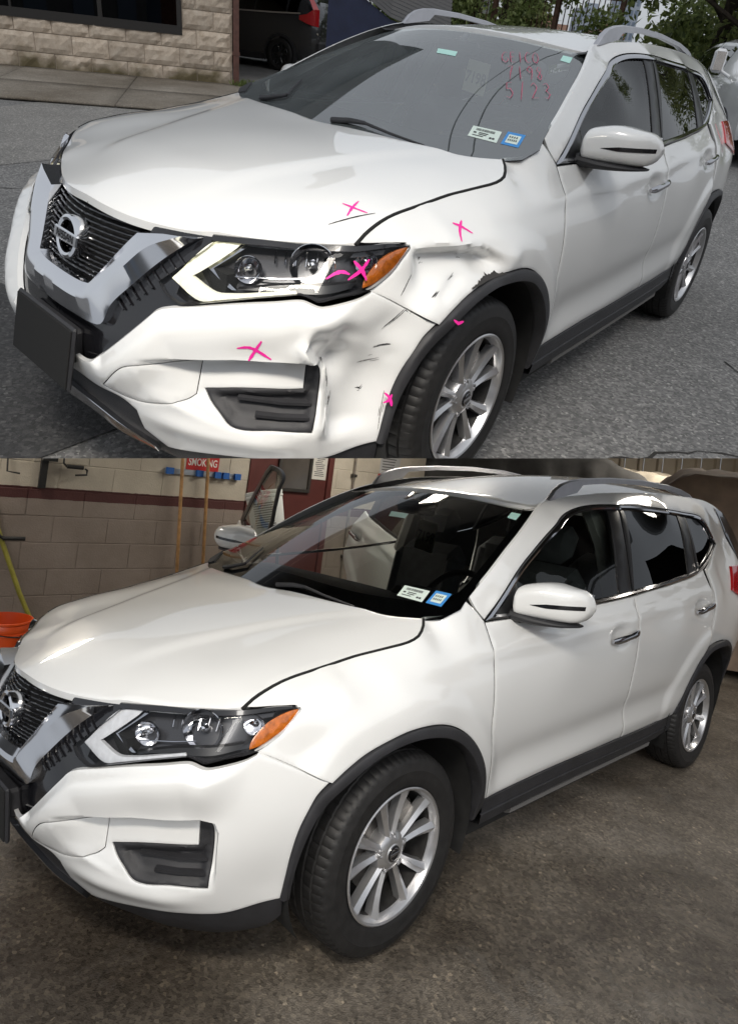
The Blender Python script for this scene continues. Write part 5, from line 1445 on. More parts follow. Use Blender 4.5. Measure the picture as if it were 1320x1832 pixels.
for (s0, z0), (s1, z1) in zip(lp[:-1], lp[1:]): Mx.add([cpt(s0, .04, z0), cpt(s1, .04, z1), cpt(s1, -1.66, z1 + .91), cpt(s0, -1.66, z0 + .91)], [(0, 1, 2, 3)])
cadd(Mx, 'lid', MAT['lid'])
rk = MB(); r = random.Random(5)
def lump(M_, c, s, seed):
    r = random.Random(seed); bm = bmesh.new(); bmesh.ops.create_icosphere(bm, subdivisions=2, radius=1)
    for v in bm.verts: v.co *= .8 + .4 * r.random()
    bm.verts.ensure_lookup_table()
    M_.add([(c[0] + v.co.x * s[0], c[1] + v.co.y * s[1], c[2] + v.co.z * s[2]) for v in bm.verts], [tuple(q.index for q in f.verts) for f in bm.faces]); bm.free(); return M_

# ---- rusty fence with a sign post
MAT['sign_white'] = flat('sign_white', (.70, .72, .74), .6, noise=.06)
MAT['blue_ink'] = flat('blue_print', (.05, .10, .30), .6)
MAT['rust'] = flat('rusty_steel', (.085, .045, .03), .8, noise=.4, nscale=9.)
f0, f1 = np.array([-13.6, -11.8]), np.array([-16.4, -5.0])
ft = (f1 - f0) / np.linalg.norm(f1 - f0); FL = np.linalg.norm(f1 - f0)
fence = empty('fence', Matrix.Translation((f0[0], f0[1], float(ground_h(*f0))))); tag(fence, 'rusty bar fence overgrown with green vines behind the white car roof', 'fence')
def fobj(Mx, nm, mat, par=fence, base=None):
    o = Mx.obj(nm, mat, None, False); o.parent = par; o.matrix_parent_inverse = par.matrix_world.inverted(); return o
bpy.context.view_layer.update()
for k in range(6):
    p = f0 + ft * (k * FL / 5); z = float(ground_h(*p)); fobj(MB().box((p[0], p[1], z + 1.15), (.09, .09, 2.3)), 'post', MAT['rust'])
for hgt in (.35, 1.2, 2.15):
    fobj(MB().tube([(f0[0], f0[1], float(ground_h(*f0)) + hgt), (f1[0], f1[1], float(ground_h(*f1)) + hgt)], .025, 6), 'rail', MAT['rust'])
for k in range(60):
    p = f0 + ft * (.06 + k * FL / 60); z = float(ground_h(*p)); fobj(MB().box((p[0], p[1], z + 1.2), (.02, .02, 2.1)), 'bar', MAT['rust'])
sp_p = np.array([-15.35, -8.28]); zg_ = float(ground_h(*sp_p))
sg_ = empty('sign_post', Matrix.Translation((sp_p[0], sp_p[1], zg_))); tag(sg_, 'brown post with a narrow white sign standing behind the roof rail', 'sign')
bpy.context.view_layer.update()
dl = np.array([D2[1], -D2[0]])                     # to the right as seen from the car
fobj(MB().box((sp_p[0] - dl[0] * .0, sp_p[1], 1.75), (.16, .16, 2.4)), 'post', MAT['rust'], sg_)
q = sp_p - D2 * .12 - dl * .21 if (RW[0][:2] @ dl) < 0 else sp_p - D2 * .12 + dl * .21
Rz = Matrix.Rotation(math.atan2(dl[1], dl[0]), 3, 'Z')
bd_ = fobj(MB().box((q[0], q[1], 2.62), (.19, .02, .78), Rz), 'sign_board', MAT['sign_white'], sg_)
tx = MB()
for k in range(5): tx.box((q[0] - D2[0] * .012, q[1] - D2[1] * .012, 2.30 + .022 * k), (.13 - .02 * (k % 2), .004, .010), Rz)
o = fobj(tx, 'sign_print', MAT['blue_ink'], sg_)
o.parent = bd_; o.matrix_parent_inverse = (bd_.matrix_parent_inverse.inverted() @ sg_.matrix_world.inverted() @ Matrix.Identity(4)) if 0 else Matrix.Identity(4)

# ---- trees and vines
def leaf_mat(name, a, b_, c):
    m, nt, bs = new_mat(name); L = nt.links
    ge = nt.nodes.new('ShaderNodeNewGeometry')
    n = N(nt, 'ShaderNodeTexNoise', Scale=1.7, Detail=3.); L.new(ge.outputs['Position'], n.inputs['Vector'])
    n2 = N(nt, 'ShaderNodeTexWhiteNoise'); sn = N(nt, 'ShaderNodeVectorMath', operation='SNAP'); sn.inputs[1].default_value = (.07, .07, .07); L.new(ge.outputs['Position'], sn.inputs[0]); L.new(sn.outputs[0], n2.inputs['Vector'])
    ad = N(nt, 'ShaderNodeMath', operation='MULTIPLY_ADD'); L.new(n2.outputs['Value'], ad.inputs[0]); ad.inputs[1].default_value = .45; L.new(n.outputs['Fac'], ad.inputs[2])
    L.new(ramp(nt, ad.outputs[0], [(.45, a), (.75, b_), (1., c)]), bs.inputs['Base Color'])
    bs.inputs['Roughness'].default_value = .55
    tr = N(nt, 'ShaderNodeBsdfTranslucent'); L.new(ramp(nt, ad.outputs[0], [(.45, tuple(q * 1.3 for q in a)), (1., tuple(q * 1.5 for q in c))]), tr.inputs['Color'])
    mx = N(nt, 'ShaderNodeMixShader'); mx.inputs[0].default_value = .42
    out = nt.nodes['Material Output']; L.new(bs.outputs[0], mx.inputs[1]); L.new(tr.outputs[0], mx.inputs[2]); L.new(mx.outputs[0], out.inputs[0])
    return m
MAT['leaf'] = leaf_mat('leaf_green', (.06, .09, .027), (.19, .245, .075), (.32, .36, .13))
MAT['leaf2'] = leaf_mat('leaf_olive', (.07, .09, .03), (.22, .255, .085), (.34, .37, .15))
MAT['leaf3'] = leaf_mat('leaf_light', (.07, .10, .026), (.17, .22, .07), (.26, .31, .12))
MAT['bark'] = flat('bark', (.055, .042, .032), .9, noise=.5, nscale=14., bump=.8, bscale=40.)
def leaf_cloud(clumps, n, size, seed):
    """leaf-sized quads scattered in ellipsoidal clumps; denser on the outside"""
    r = np.random.default_rng(seed); V = []; F = []
    wts = np.array([c[1][0] * c[1][1] * c[1][2] for c in clumps]) ** .8; wts /= wts.sum()
    for (c, rr), k in zip(clumps, (wts * n).astype(int)):
        d = r.normal(size=(k, 3)); d /= np.linalg.norm(d, axis=1, keepdims=True); d *= (r.random((k, 1)) ** .45)
        P = np.array(c) + d * np.array(rr) * (1 + .25 * r.normal(size=(k, 1)))
        a = r.normal(size=(k, 3)); a /= np.linalg.norm(a, axis=1, keepdims=True); b_ = np.cross(a, r.normal(size=(k, 3))); b_ /= np.linalg.norm(b_, axis=1, keepdims=True) + 1e-9
        s = size * (.6 + .8 * r.random((k, 1)))
        q = np.stack([P - a * s, P + b_ * s * .45, P + a * s, P - b_ * s * .45], 1).reshape(-1, 3)
        i0 = len(V); V += q.tolist(); F += [(i0 + 4 * j, i0 + 4 * j + 1, i0 + 4 * j + 2, i0 + 4 * j + 3) for j in range(k)]
    return V, F
def tree(x, y, h, spread, label, leafm, seed, n=5200, low=.25, size=.105, trunk=.16, lean=(0, 0), group='trees behind the street'):
    r = random.Random(seed); z = float(ground_h(x, y))
    root = empty('tree', Matrix.Translation((x, y, z))); tag(root, label, 'tree', group)
    tb = MB(); top = (lean[0], lean[1], h * .62)
    tb.tube([(0, 0, -.1), (lean[0] * .3, lean[1] * .3, h * .2), (lean[0] * .7, lean[1] * .7, h * .42), top], [trunk * 1.25, trunk, trunk * .7, trunk * .35], 9)
    clumps = []
    for k in range(15):
        a = 2 * math.pi * (k / 15 + .06 * r.random()); zz = h * (low + (.95 - low) * ((k * .618) % 1)); rad_ = spread * (.45 + .55 * math.sin(math.pi * min(1, (zz / h - low * .6) / (1.05 - low * .6)))) * (.55 + .4 * r.random())
        e = (lean[0] * zz / h + rad_ * math.cos(a), lean[1] * zz / h + rad_ * math.sin(a), zz)
        st = min(zz * .65, h * .5)
        tb.tube([(lean[0] * st / h, lean[1] * st / h, st), (e[0] * .55, e[1] * .55, (st + zz) / 2 + .1), e], [trunk * .38, trunk * .22, trunk * .07], 5)
        s = spread * (.26 + .20 * r.random()); clumps.append((e, (s, s, s * .72)))
    n = int(n * 1.7)
    clumps.append(((lean[0], lean[1], h * .86), (spread * .45, spread * .45, h * .13)))
    tb.obj('trunk', MAT['bark'], root)
    V, F = leaf_cloud(clumps, n, size, seed)
    mesh_obj('crown', V, F, leafm, root, False)
    return root
trees = [(-15.9, -2.3, 6.2, 2.5, 'leaning bushy tree nearest the white van', 'leaf', 11, 9000, .08), (-17.2, -2.9, 6.5, 2.0, 'dense dark tree right of the distant buildings', 'leaf2', 12, 7000, .10), (-21.0, -2.0, 7.5, 3.2, 'tall tree filling the sky behind the leaning bushy tree', 'leaf', 13, 7000, .10),
         (-20.5, -10.2, 5.2, 2.1, 'rounded tree left of the distant buildings', 'leaf2', 14, 6000, .10), (-18.6, -11.2, 4.6, 2.0, 'light green tree over the ribbed black lid', 'leaf3', 15, 5000, .10), (-24.5, -14.8, 6.0, 2.8, 'broad tree behind the dark SUV', 'leaf', 16, 5000, .10),
         (-16.4, .6, 7.0, 2.6, 'tree at the right edge above the white van', 'leaf2', 17, 6000, .10), (-27, -4.2, 5.6, 2.8, 'farther pale tree seen through the gap under the open sky', 'leaf3', 18, 4500, .10), (-24, 1.5, 8.0, 3.5, 'tallest tree at the back of the row', 'leaf', 19, 5000, .10)]
for x, y, h, sp_w, lab, lm, sd_, n, low in trees:
    tree(x, y, h, sp_w, lab, MAT[lm], sd_, n, low, lean=((-.5, .9) if sd_ == 11 else (.2, .1)))
cl_ = []
r = random.Random(21)
for k in range(34):
    s = k / 33 * FL; p = f0 + ft * s - D2 * (.05 + .1 * r.random())
    cl_.append(((p[0] + .3 * (r.random() - .5), p[1] + .3 * (r.random() - .5), float(ground_h(*p)) + .5 + 1.9 * r.random()), (.45, .45, .42)))
V, F = leaf_cloud(cl_, 9000, .07, 33)
vn = mesh_obj('vines', V, F, MAT['leaf3'], None, False); tag(vn, 'light green vines climbing over the rusty fence', 'vines'); kind(vn, 'stuff')
def tuft(name, pts, label, n, hgt, seed):
    r = random.Random(seed); V = []; F = []
    for k in range(n):
        p = pts[k % len(pts)]; x, y = p[0] + .25 * (r.random() - .5), p[1] + .25 * (r.random() - .5); z = float(ground_h(x, y)); a = r.random() * 6.28; l = hgt * (.5 + r.random()); dx, dy = math.cos(a) * .5 * l, math.sin(a) * .5 * l; w = .006
        i = len(V); V += [(x - w * math.sin(a), y + w * math.cos(a), z), (x + w * math.sin(a), y - w * math.cos(a), z), (x + dx * .4, y + dy * .4, z + l * .7), (x + dx, y + dy, z + l)]; F += [(i, i + 1, i + 2), (i, i + 2, i + 3)]
    o = mesh_obj(name, V, F, MAT['leaf3'], None, False); tag(o, label, 'grass'); kind(o, 'stuff')
p0 = np.array(wall_pt(4.1, .15, 0)[:2])
tuft('grass_tuft', [p0, p0 + [-.2, .1]], 'small green weeds at the foot of the brown corner post', 160, .12, 3)
tuft('grass_verge', [(-13.6 - .25 * k * .4, -14.2 + .3 * k) for k in range(16)], 'strip of green weeds behind the dark SUV', 900, .30, 4)
# ---- distant buildings
MAT['tower'] = flat('pale_tower', (.30, .34, .40), .6)
MAT['tower_b'] = flat('brick_tower', (.32, .19, .14), .8, noise=.2, nscale=.5)
MAT['tower_pane'] = flat('tower_panes', (.14, .18, .24), .3)
def tower(x, y, w, h, mat, label):
    t = empty('distant_building', Matrix.Translation((x, y, .62))); tag(t, label, 'building', 'distant buildings under the open sky')
    Rz = Matrix.Rotation(math.atan2(D2[1], D2[0]), 3, 'Z')
    MB().box((0, 0, h / 2), (w, w, h), Rz).box((0, 0, h + .4), (w * .4, w * .4, .8), Rz).obj('wall', mat, t, False)
    fn = -Vector((D2[0], D2[1], 0)); sdv = Vector((D2[1], -D2[0], 0))
    me = None
    for i in range(5):
        for j in range(max(2, int(h / 1.5))):
            c = fn * (w / 2 + .02) + sdv * (w * (-.38 + .19 * i)) + Vector((0, 0, 1.0 + 1.45 * j))
            if me is None:
                o = MB().box((0, 0, 0), (.04, w * .11, .85), Rz).obj('window', MAT['tower_pane'], t, False); me = o.data
            else: o = link(bpy.data.objects.new('window', me), t)
            o.location = c
tower(-111.4, -45.2, 4.2, 8.0, MAT['tower'], 'pale blue-grey office block far away between the tree crowns')
tower(-118, -42.5, 3.6, 11.5, MAT['tower'], 'tall glassy tower far away at the top of the gap')
tower(-106, -49.5, 6.0, 5.6, MAT['tower_b'], 'low brown brick building far away left of the office block')
tower(-92, -34.6, 4.0, 4.6, MAT['tower_b'], 'small red brick building far away under the tall tower')

# ---- the other side of the street, behind the viewer: seen only as reflections in paint and glass
MAT['house_brick'] = flat('red_brown_brick', (.19, .085, .06), .9, noise=.3, nscale=6.)
MAT['house_grey'] = flat('grey_clapboard', (.13, .13, .13), .8, noise=.15, nscale=4.)
for k, (x, y, w, h, mt, lab) in enumerate(((13.5, 3.0, 9., 6.2, 'house_grey', 'grey clapboard house across the street behind the viewer'), (11.0, 13.0, 9., 5.2, 'house_brick', 'red brick house across the street behind the viewer'), (1.5, 17.5, 9.5, 6.5, 'house_grey', 'long grey row house across the street'), (-10., 18., 11., 5.4, 'house_brick', 'brick row house farther along the street'))):
    fdir = Vector((CW[0] - x, CW[1] - y, 0)).normalized(); Rz = Matrix.Rotation(math.atan2(fdir.y, fdir.x), 3, 'Z')
    h_ = empty('house', Matrix.Translation((x, y, 0))); tag(h_, lab, 'house', 'houses across the street')
    MB().box((0, 0, h / 2), (5, w, h), Rz).obj('wall', MAT[mt], h_, False)
    rf2 = MB(); q = [(-2.8, -w / 2 - .3, h), (2.8, -w / 2 - .3, h), (0, -w / 2 - .3, h + 1.6)]; q += [(a_, -b_, c_) for a_, b_, c_ in q]
    rf2.add([Rz @ Vector(p) for p in q], [(0, 1, 2), (5, 4, 3), (0, 2, 5, 3), (1, 4, 5, 2), (0, 3, 4, 1)]); rf2.obj('roof', MAT['slab_soffit'], h_, False)
    for i in range(4):
        for j in range(2): MB().box(Rz @ Vector((2.52, -w / 2 + w * (i + .5) / 4, 1.6 + 2.5 * j)), (.06, 1.0, 1.4), Rz).obj('window', MAT['tower_pane'], h_, False)
_street_set = set(scene.objects) - _pre
# ================================================================== the workshop below (its own axes: z away from its floor)
def shop_empty(name, x=0, y=0, z=0):
    e = empty(name, M_SHOP @ Matrix.Translation((x, y, z))); return e
def so(Mx, nm, mat, par, smooth=False, sharp=35):
    """shapes given in workshop coordinates, parented to a thing standing in the workshop"""
    b = par['base'] if 'base' in par else (0, 0, 0)
    Mx.v = [(v[0] - b[0], v[1] - b[1], v[2] - b[2]) for v in Mx.v]
    return Mx.obj(nm, mat, par, smooth, sharp)
def shop_thing(name, label, cat, base, group=None):
    e = shop_empty(name, *base); e['base'] = list(base)
    return tag(e, label, cat, group)

def floor_mat():
    m, nt, b = new_mat('wet_workshop_floor'); L = nt.links
    tc = nt.nodes.new('ShaderNodeTexCoord'); v = tc.outputs['Object']
    big = N(nt, 'ShaderNodeTexNoise', Scale=.9, Detail=9., Roughness=.68); L.new(v, big.inputs['Vector'])
    mid = N(nt, 'ShaderNodeTexNoise', Scale=4.5, Detail=8., Roughness=.7); L.new(v, mid.inputs['Vector'])
    base = ramp(nt, big.outputs['Fac'], [(.28, (.105, .090, .075)), (.5, (.19, .168, .142)), (.72, (.29, .265, .235))])
    mm = ramp(nt, mid.outputs['Fac'], [(.3, (.6, .58, .56)), (.7, (1.15, 1.13, 1.1))])
    mx = N(nt, 'ShaderNodeMix', data_type='RGBA', blend_type='MULTIPLY'); mx.inputs[0].default_value = 1.; L.new(base, mx.inputs[6]); L.new(mm, mx.inputs[7])
    sp = N(nt, 'ShaderNodeTexVoronoi', Scale=85.); L.new(v, sp.inputs['Vector'])
    sr = ramp(nt, sp.outputs['Color'], [(.0, (.2, .2, .2)), (.35, (.65, .65, .65)), (.7, (1.05, 1.05, 1.05)), (.9, (1.5, 1.48, 1.4)), (1., (3.6, 3.4, 3.1))])
    m2 = N(nt, 'ShaderNodeMix', data_type='RGBA', blend_type='MULTIPLY'); m2.inputs[0].default_value = .65; L.new(mx.outputs[2], m2.inputs[6]); L.new(sr, m2.inputs[7])
    # dried salt and soap rings
    wn_ = N(nt, 'ShaderNodeTexNoise', Scale=1.6, Detail=7., Roughness=.72, Distortion=.6); L.new(v, wn_.inputs['Vector'])
    ring = ramp(nt, wn_.outputs['Fac'], [(.0, (0, 0, 0)), (.55, (0, 0, 0)), (.575, (.20, .20, .20)), (.61, (.03, .03, .03)), (.70, (.10, .10, .10)), (1., (0, 0, 0))])
    m3 = N(nt, 'ShaderNodeMix', data_type='RGBA'); L.new(ring, m3.inputs[0]); L.new(m2.outputs[2], m3.inputs[6]); m3.inputs[7].default_value = (.30, .285, .265, 1)
    dn = N(nt, 'ShaderNodeTexNoise', Scale=.55, Detail=5., Roughness=.6, Distortion=.4); L.new(v, dn.inputs['Vector'])
    dm = ramp(nt, dn.outputs['Fac'], [(.36, (.42, .40, .38)), (.50, (.85, .84, .82)), (.62, (1.15, 1.14, 1.12))])
    m4 = N(nt, 'ShaderNodeMix', data_type='RGBA', blend_type='MULTIPLY'); m4.inputs[0].default_value = 1.; L.new(m3.outputs[2], m4.inputs[6]); L.new(dm, m4.inputs[7])
    L.new(m4.outputs[2], b.inputs['Base Color'])
    rr = ramp(nt, dn.outputs['Fac'], [(.38, (.08, .08, .08)), (.47, (.22, .22, .22)), (.58, (.5, .5, .5))]); L.new(rr, b.inputs['Roughness'])
    fb = N(nt, 'ShaderNodeTexNoise', Scale=170., Detail=4.); L.new(v, fb.inputs['Vector'])
    bp = N(nt, 'ShaderNodeBump', Strength=.7, Distance=.006); L.new(fb.outputs['Fac'], bp.inputs['Height'])
    bp2 = N(nt, 'ShaderNodeBump', Strength=.25, Distance=.03); L.new(mid.outputs['Fac'], bp2.inputs['Height']); L.new(bp.outputs[0], bp2.inputs['Normal']); L.new(bp2.outputs[0], b.inputs['Normal'])
    return m
MAT['shop_floor'] = floor_mat()
fl = mesh_obj('workshop_floor', [(-26, -5.2, .0417), (1.9, -5.2, .0417), (1.9, 12, .0417), (-26, 12, .0417)], [(0, 1, 2, 3)], MAT['shop_floor'])
fl.matrix_world = M_SHOP; kind(fl, 'structure')

# ---- painted block wall
def wall_mat():
    m, nt, b = new_mat('painted_block'); L = nt.links
    tc = nt.nodes.new('ShaderNodeTexCoord'); tc.object = None
    at_ = nt.nodes.new('ShaderNodeAttribute'); at_.attribute_name = 'wall_height'
    ge = nt.nodes.new('ShaderNodeNewGeometry')
    hm = N(nt, 'ShaderNodeVectorMath', operation='DOT_PRODUCT'); L.new(ge.outputs['Position'], hm.inputs[0]); hm.inputs[1].default_value = (MG3[0][2], MG3[1][2], MG3[2][2])
    off = float(TG @ MG3[:, 2])
    sb = N(nt, 'ShaderNodeMath', operation='SUBTRACT'); L.new(hm.outputs['Value'], sb.inputs[0]); sb.inputs[1].default_value = off
    nz = N(nt, 'ShaderNodeTexNoise', Scale=18., Detail=2.); L.new(ge.outputs['Position'], nz.inputs['Vector'])
    wob = N(nt, 'ShaderNodeMath', operation='MULTIPLY_ADD'); L.new(nz.outputs['Fac'], wob.inputs[0]); wob.inputs[1].default_value = .010; L.new(sb.outputs[0], wob.inputs[2])
    st = ramp(nt, wob.outputs[0], [(.0, (.20, .165, .140)), (1., (.20, .165, .140))])
    def step(th):
        g = N(nt, 'ShaderNodeMath', operation='GREATER_THAN'); L.new(wob.outputs[0], g.inputs[0]); g.inputs[1].default_value = th; return g.outputs[0]
    def mix(fac, a, c):
        x = N(nt, 'ShaderNodeMix', data_type='RGBA'); L.new(fac, x.inputs[0]); L.new(a, x.inputs[6]); x.inputs[7].default_value = (*c, 1); return x.outputs[2]
    n2 = N(nt, 'ShaderNodeTexNoise', Scale=3., Detail=7., Roughness=.65); L.new(ge.outputs['Position'], n2.inputs['Vector'])
    col = ramp(nt, n2.outputs['Fac'], [(.3, (.25, .205, .172)), (.7, (.335, .28, .24))])
    col = mix(step(1.036), col, (.085, .026, .024))
    up = ramp(nt, n2.outputs['Fac'], [(.3, (.47, .42, .34)), (.7, (.60, .545, .45))])
    x = N(nt, 'ShaderNodeMix', data_type='RGBA'); L.new(step(1.126), x.inputs[0]); L.new(col, x.inputs[6]); L.new(up, x.inputs[7]); col = x.outputs[2]
    # scrapes and soap splashes
    n3 = N(nt, 'ShaderNodeTexNoise', Scale=7., Detail=9., Roughness=.8); L.new(ge.outputs['Position'], n3.inputs['Vector'])
    x = N(nt, 'ShaderNodeMix', data_type='RGBA'); L.new(ramp(nt, n3.outputs['Fac'], [(.68, (0, 0, 0)), (.76, (.7, .7, .7))]), x.inputs[0]); L.new(col, x.inputs[6]); x.inputs[7].default_value = (.36, .33, .29, 1)
    L.new(x.outputs[2], b.inputs['Base Color']); b.inputs['Roughness'].default_value = .55
    n4 = N(nt, 'ShaderNodeTexNoise', Scale=90., Detail=5.); L.new(ge.outputs['Position'], n4.inputs['Vector'])
    bp = N(nt, 'ShaderNodeBump', Strength=.5, Distance=.005); L.new(n4.outputs['Fac'], bp.inputs['Height']); L.new(bp.outputs[0], b.inputs['Normal'])
    return m
MAT['painted_block'] = wall_mat()
GA, GB = np.array([.17, -3.059]), np.array([-1.119, -2.973])
gt = (GB - GA) / np.linalg.norm(GB - GA); gn_ = np.array([-gt[1], gt[0]])
if gn_ @ (np.array([1.7, 2.3]) - GA) < 0: gn_ = -gn_
def gw(s, out, z): p = GA + gt * s + gn_ * out; return (p[0], p[1], z)
gwall = shop_thing('workshop_wall', 'painted block wall, grey-brown below a maroon stripe and beige above it', 'wall', (0, 0, 0))
def block2(w, h, seed):
    r = random.Random(seed); bm = bmesh.new(); bmesh.ops.create_cube(bm, size=1)
    for v in bm.verts: v.co = Vector((v.co.x * w, v.co.y * .05, v.co.z * h))
    bmesh.ops.bevel(bm, geom=[e for e in bm.edges], offset=.0028, segments=1, affect='EDGES')
    me = bpy.data.meshes.new('block'); bm.to_mesh(me); bm.free(); me.materials.append(MAT['painted_block']); return me
b2 = {}
DOOR = (2.055, 3.03)
Gm = Matrix([[gt[0], gn_[0], 0, 0], [gt[1], gn_[1], 0, 0], [0, 0, 1, 0], [0, 0, 0, 1]])
def add2(s0, s1, z, h):
    w = s1 - s0
    if w < .05: return
    k = (round(w, 2), round(h, 2))
    if k not in b2: b2[k] = block2(w - .006, h - .006, 1)
    o = bpy.data.objects.new('block', b2[k]); COL.objects.link(o); o.parent = gwall
    M = Gm.copy(); M.translation = Vector(gw((s0 + s1) / 2, -.025 + .0025 * (rnd.random() - .5), z + h / 2)); o.matrix_basis = M
RH, RW2 = .2035, .4125
for r_ in range(11):
    z = .088 - .2035 + r_ * RH; off = (.816 - 10 * RW2) if r_ % 2 == 0 else (.816 + RW2 / 2 - 10 * RW2)
    s = off
    while s < 4.36:
        a, b_ = max(s, -1.2), min(s + RW2, 4.36)
        if b_ > a:
            if b_ > DOOR[0] and a < DOOR[1] and z < 2.0:
                if a < DOOR[0]: add2(a, DOOR[0], z, RH)
                if b_ > DOOR[1]: add2(DOOR[1], b_, z, RH)
            else: add2(a, b_, z, RH)
        s += RW2
def gbox(M_, s0, s1, o0, o1, z0, z1, mi=0):
    v = [gw(s, o, z) for s in (s0, s1) for o in (o0, o1) for z in (z0, z1)]
    return M_.add(v, [(0, 1, 3, 2), (4, 6, 7, 5), (0, 4, 5, 1), (2, 3, 7, 6), (0, 2, 6, 4), (1, 5, 7, 3)], mi)
MAT['grout'] = flat('painted_mortar', (.21, .18, .15), .8, noise=.2, nscale=20.)
M = MB(); gbox(M, -1.2, DOOR[0], -.16, -.0035, 0, 2.2); gbox(M, DOOR[1], 4.36, -.16, -.0035, 0, 2.2)
so(M, 'backing', MAT['painted_block'], gwall)
# door
MAT['maroon'] = flat('maroon_paint', (.105, .030, .026), .42, noise=.12, nscale=6.)
MAT['steel_frame'] = flat('grey_steel_frame', (.07, .065, .06), .4, .5)
MAT['dark_pane'] = flat('dark_wired_pane', (.085, .075, .065), .15, coat=.5, noise=.2, nscale=4.)
MAT['paper'] = flat('notice_paper', (.62, .60, .55), .8, noise=.04, nscale=40.)
MAT['paper_grey'] = flat('grey_notice_paper', (.46, .46, .46), .8)
MAT['sign_red'] = flat('sign_red', (.50, .022, .022), .45)
MAT['sign_letters'] = flat('sign_letters', (.80, .78, .74), .5)
MAT['ink_grey'] = flat('faint_print', (.12, .12, .12), .8)
dr = shop_thing('steel_door', 'maroon steel door with a small window and a posted notice in the block wall', 'door', gw(2.5, 0, 0))
M = MB(); gbox(M, DOOR[0] + .05, DOOR[1] - .06, -.06, -.015, 0, 2.1); so(M, 'leaf', MAT['maroon'], dr)
M = MB(); gbox(M, DOOR[0], DOOR[0] + .05, -.10, .012, 0, 2.15); gbox(M, DOOR[1] - .06, DOOR[1], -.10, .012, 0, 2.15); so(M, 'door_frame', MAT['maroon'], dr)
M = MB(); gbox(M, 2.37, 2.765, -.014, .012, 1.245, 1.275); gbox(M, 2.37, 2.40, -.014, .012, 1.275, 2.0); gbox(M, 2.735, 2.765, -.014, .012, 1.275, 2.0); wd_ = so(M, 'door_window', MAT['steel_frame'], dr)
M = MB(); gbox(M, 2.40, 2.735, -.013, -.004, 1.275, 2.0); o = so(M, 'pane', MAT['dark_pane'], dr); o.parent = wd_
M = MB(); gbox(M, 2.75, 2.95, -.012, -.0085, 1.385, 1.85) if 0 else gbox(M, 2.775, 2.955, -.012, -.0085, 1.385, 1.85); nt_ = so(M, 'notice', MAT['paper'], dr)
M = MB(); r = random.Random(4)
for k in range(20): gbox(M, 2.80 + .03 * r.random(), 2.93 - .04 * r.random(), -.0085, -.0078, 1.42 + k * .019, 1.428 + k * .019)
o = so(M, 'notice_print', MAT['ink_grey'], dr); o.parent = nt_
M = MB(); M.tube([gw(2.93, .0, 1.02), gw(2.93, .05, 1.02), gw(2.86, .055, 1.02)], .011, 8); so(M, 'door_handle', MAT['dark_chrome'], dr, True)
# conduit and papers right of the door
cd = shop_thing('wall_conduit', 'grey vertical conduit pipe fixed on the beige wall right of the maroon door', 'pipe', gw(3.30, 0, 0))
M = MB().tube([gw(3.30, .018, 0), gw(3.30, .018, 2.1)], .014, 10); so(M, 'pipe', MAT['grout'], cd, True)
M = MB(); [gbox(M, 3.27, 3.33, -.002, .036, z, z + .03) for z in (.6, 1.45)]; so(M, 'clamp', MAT['steel_frame'], cd)
pn_ = shop_thing('wall_notice', 'white notice sheet posted above a red one right of the door', 'sign', gw(3.75, 0, 1.6))
M = MB(); gbox(M, 3.66, 3.95, .0005, .004, 1.525, 1.85); so(M, 'sheet', MAT['paper_grey'], pn_)
M = MB(); 
for k in range(9): gbox(M, 3.69, 3.90 - .05 * r.random(), .004, .0047, 1.56 + .03 * k, 1.572 + .03 * k)
so(M, 'sheet_print', MAT['ink_grey'], pn_)
rn_ = shop_thing('red_notice', 'red notice card on the wall below the white sheet', 'sign', gw(3.75, 0, 1.4))
M = MB(); gbox(M, 3.65, 3.96, .0005, .005, 1.30, 1.515); so(M, 'card', MAT['sign_red'], rn_)
M = MB(); [gbox(M, 3.69 + .03 * k, 3.71 + .03 * k, .005, .0056, 1.44, 1.485) for k in range(8)]; so(M, 'card_print', MAT['sign_letters'], rn_)
# NO SMOKING
sg2 = shop_thing('no_smoking_sign', 'red NO SMOKING sign with white letters above the tool rack', 'sign', gw(1.58, 0, 1.45))
M = MB(); gbox(M, 1.425, 1.735, .0005, .006, 1.362, 1.60); so(M, 'plate', MAT['sign_red'], sg2)
for txt, z in (('NO', 1.522), ('SMOKING', 1.430)):
    v, f = text_mesh(txt, .092, 0, True); xs_ = [q[0] for q in v]; kx = min(1, .275 / (max(xs_) - min(xs_)))
    M = MB().add([gw(1.580 + q[0] * kx, .0072, z + q[1]) for q in v], f); so(M, 'sign_lettering', MAT['sign_letters'], sg2)
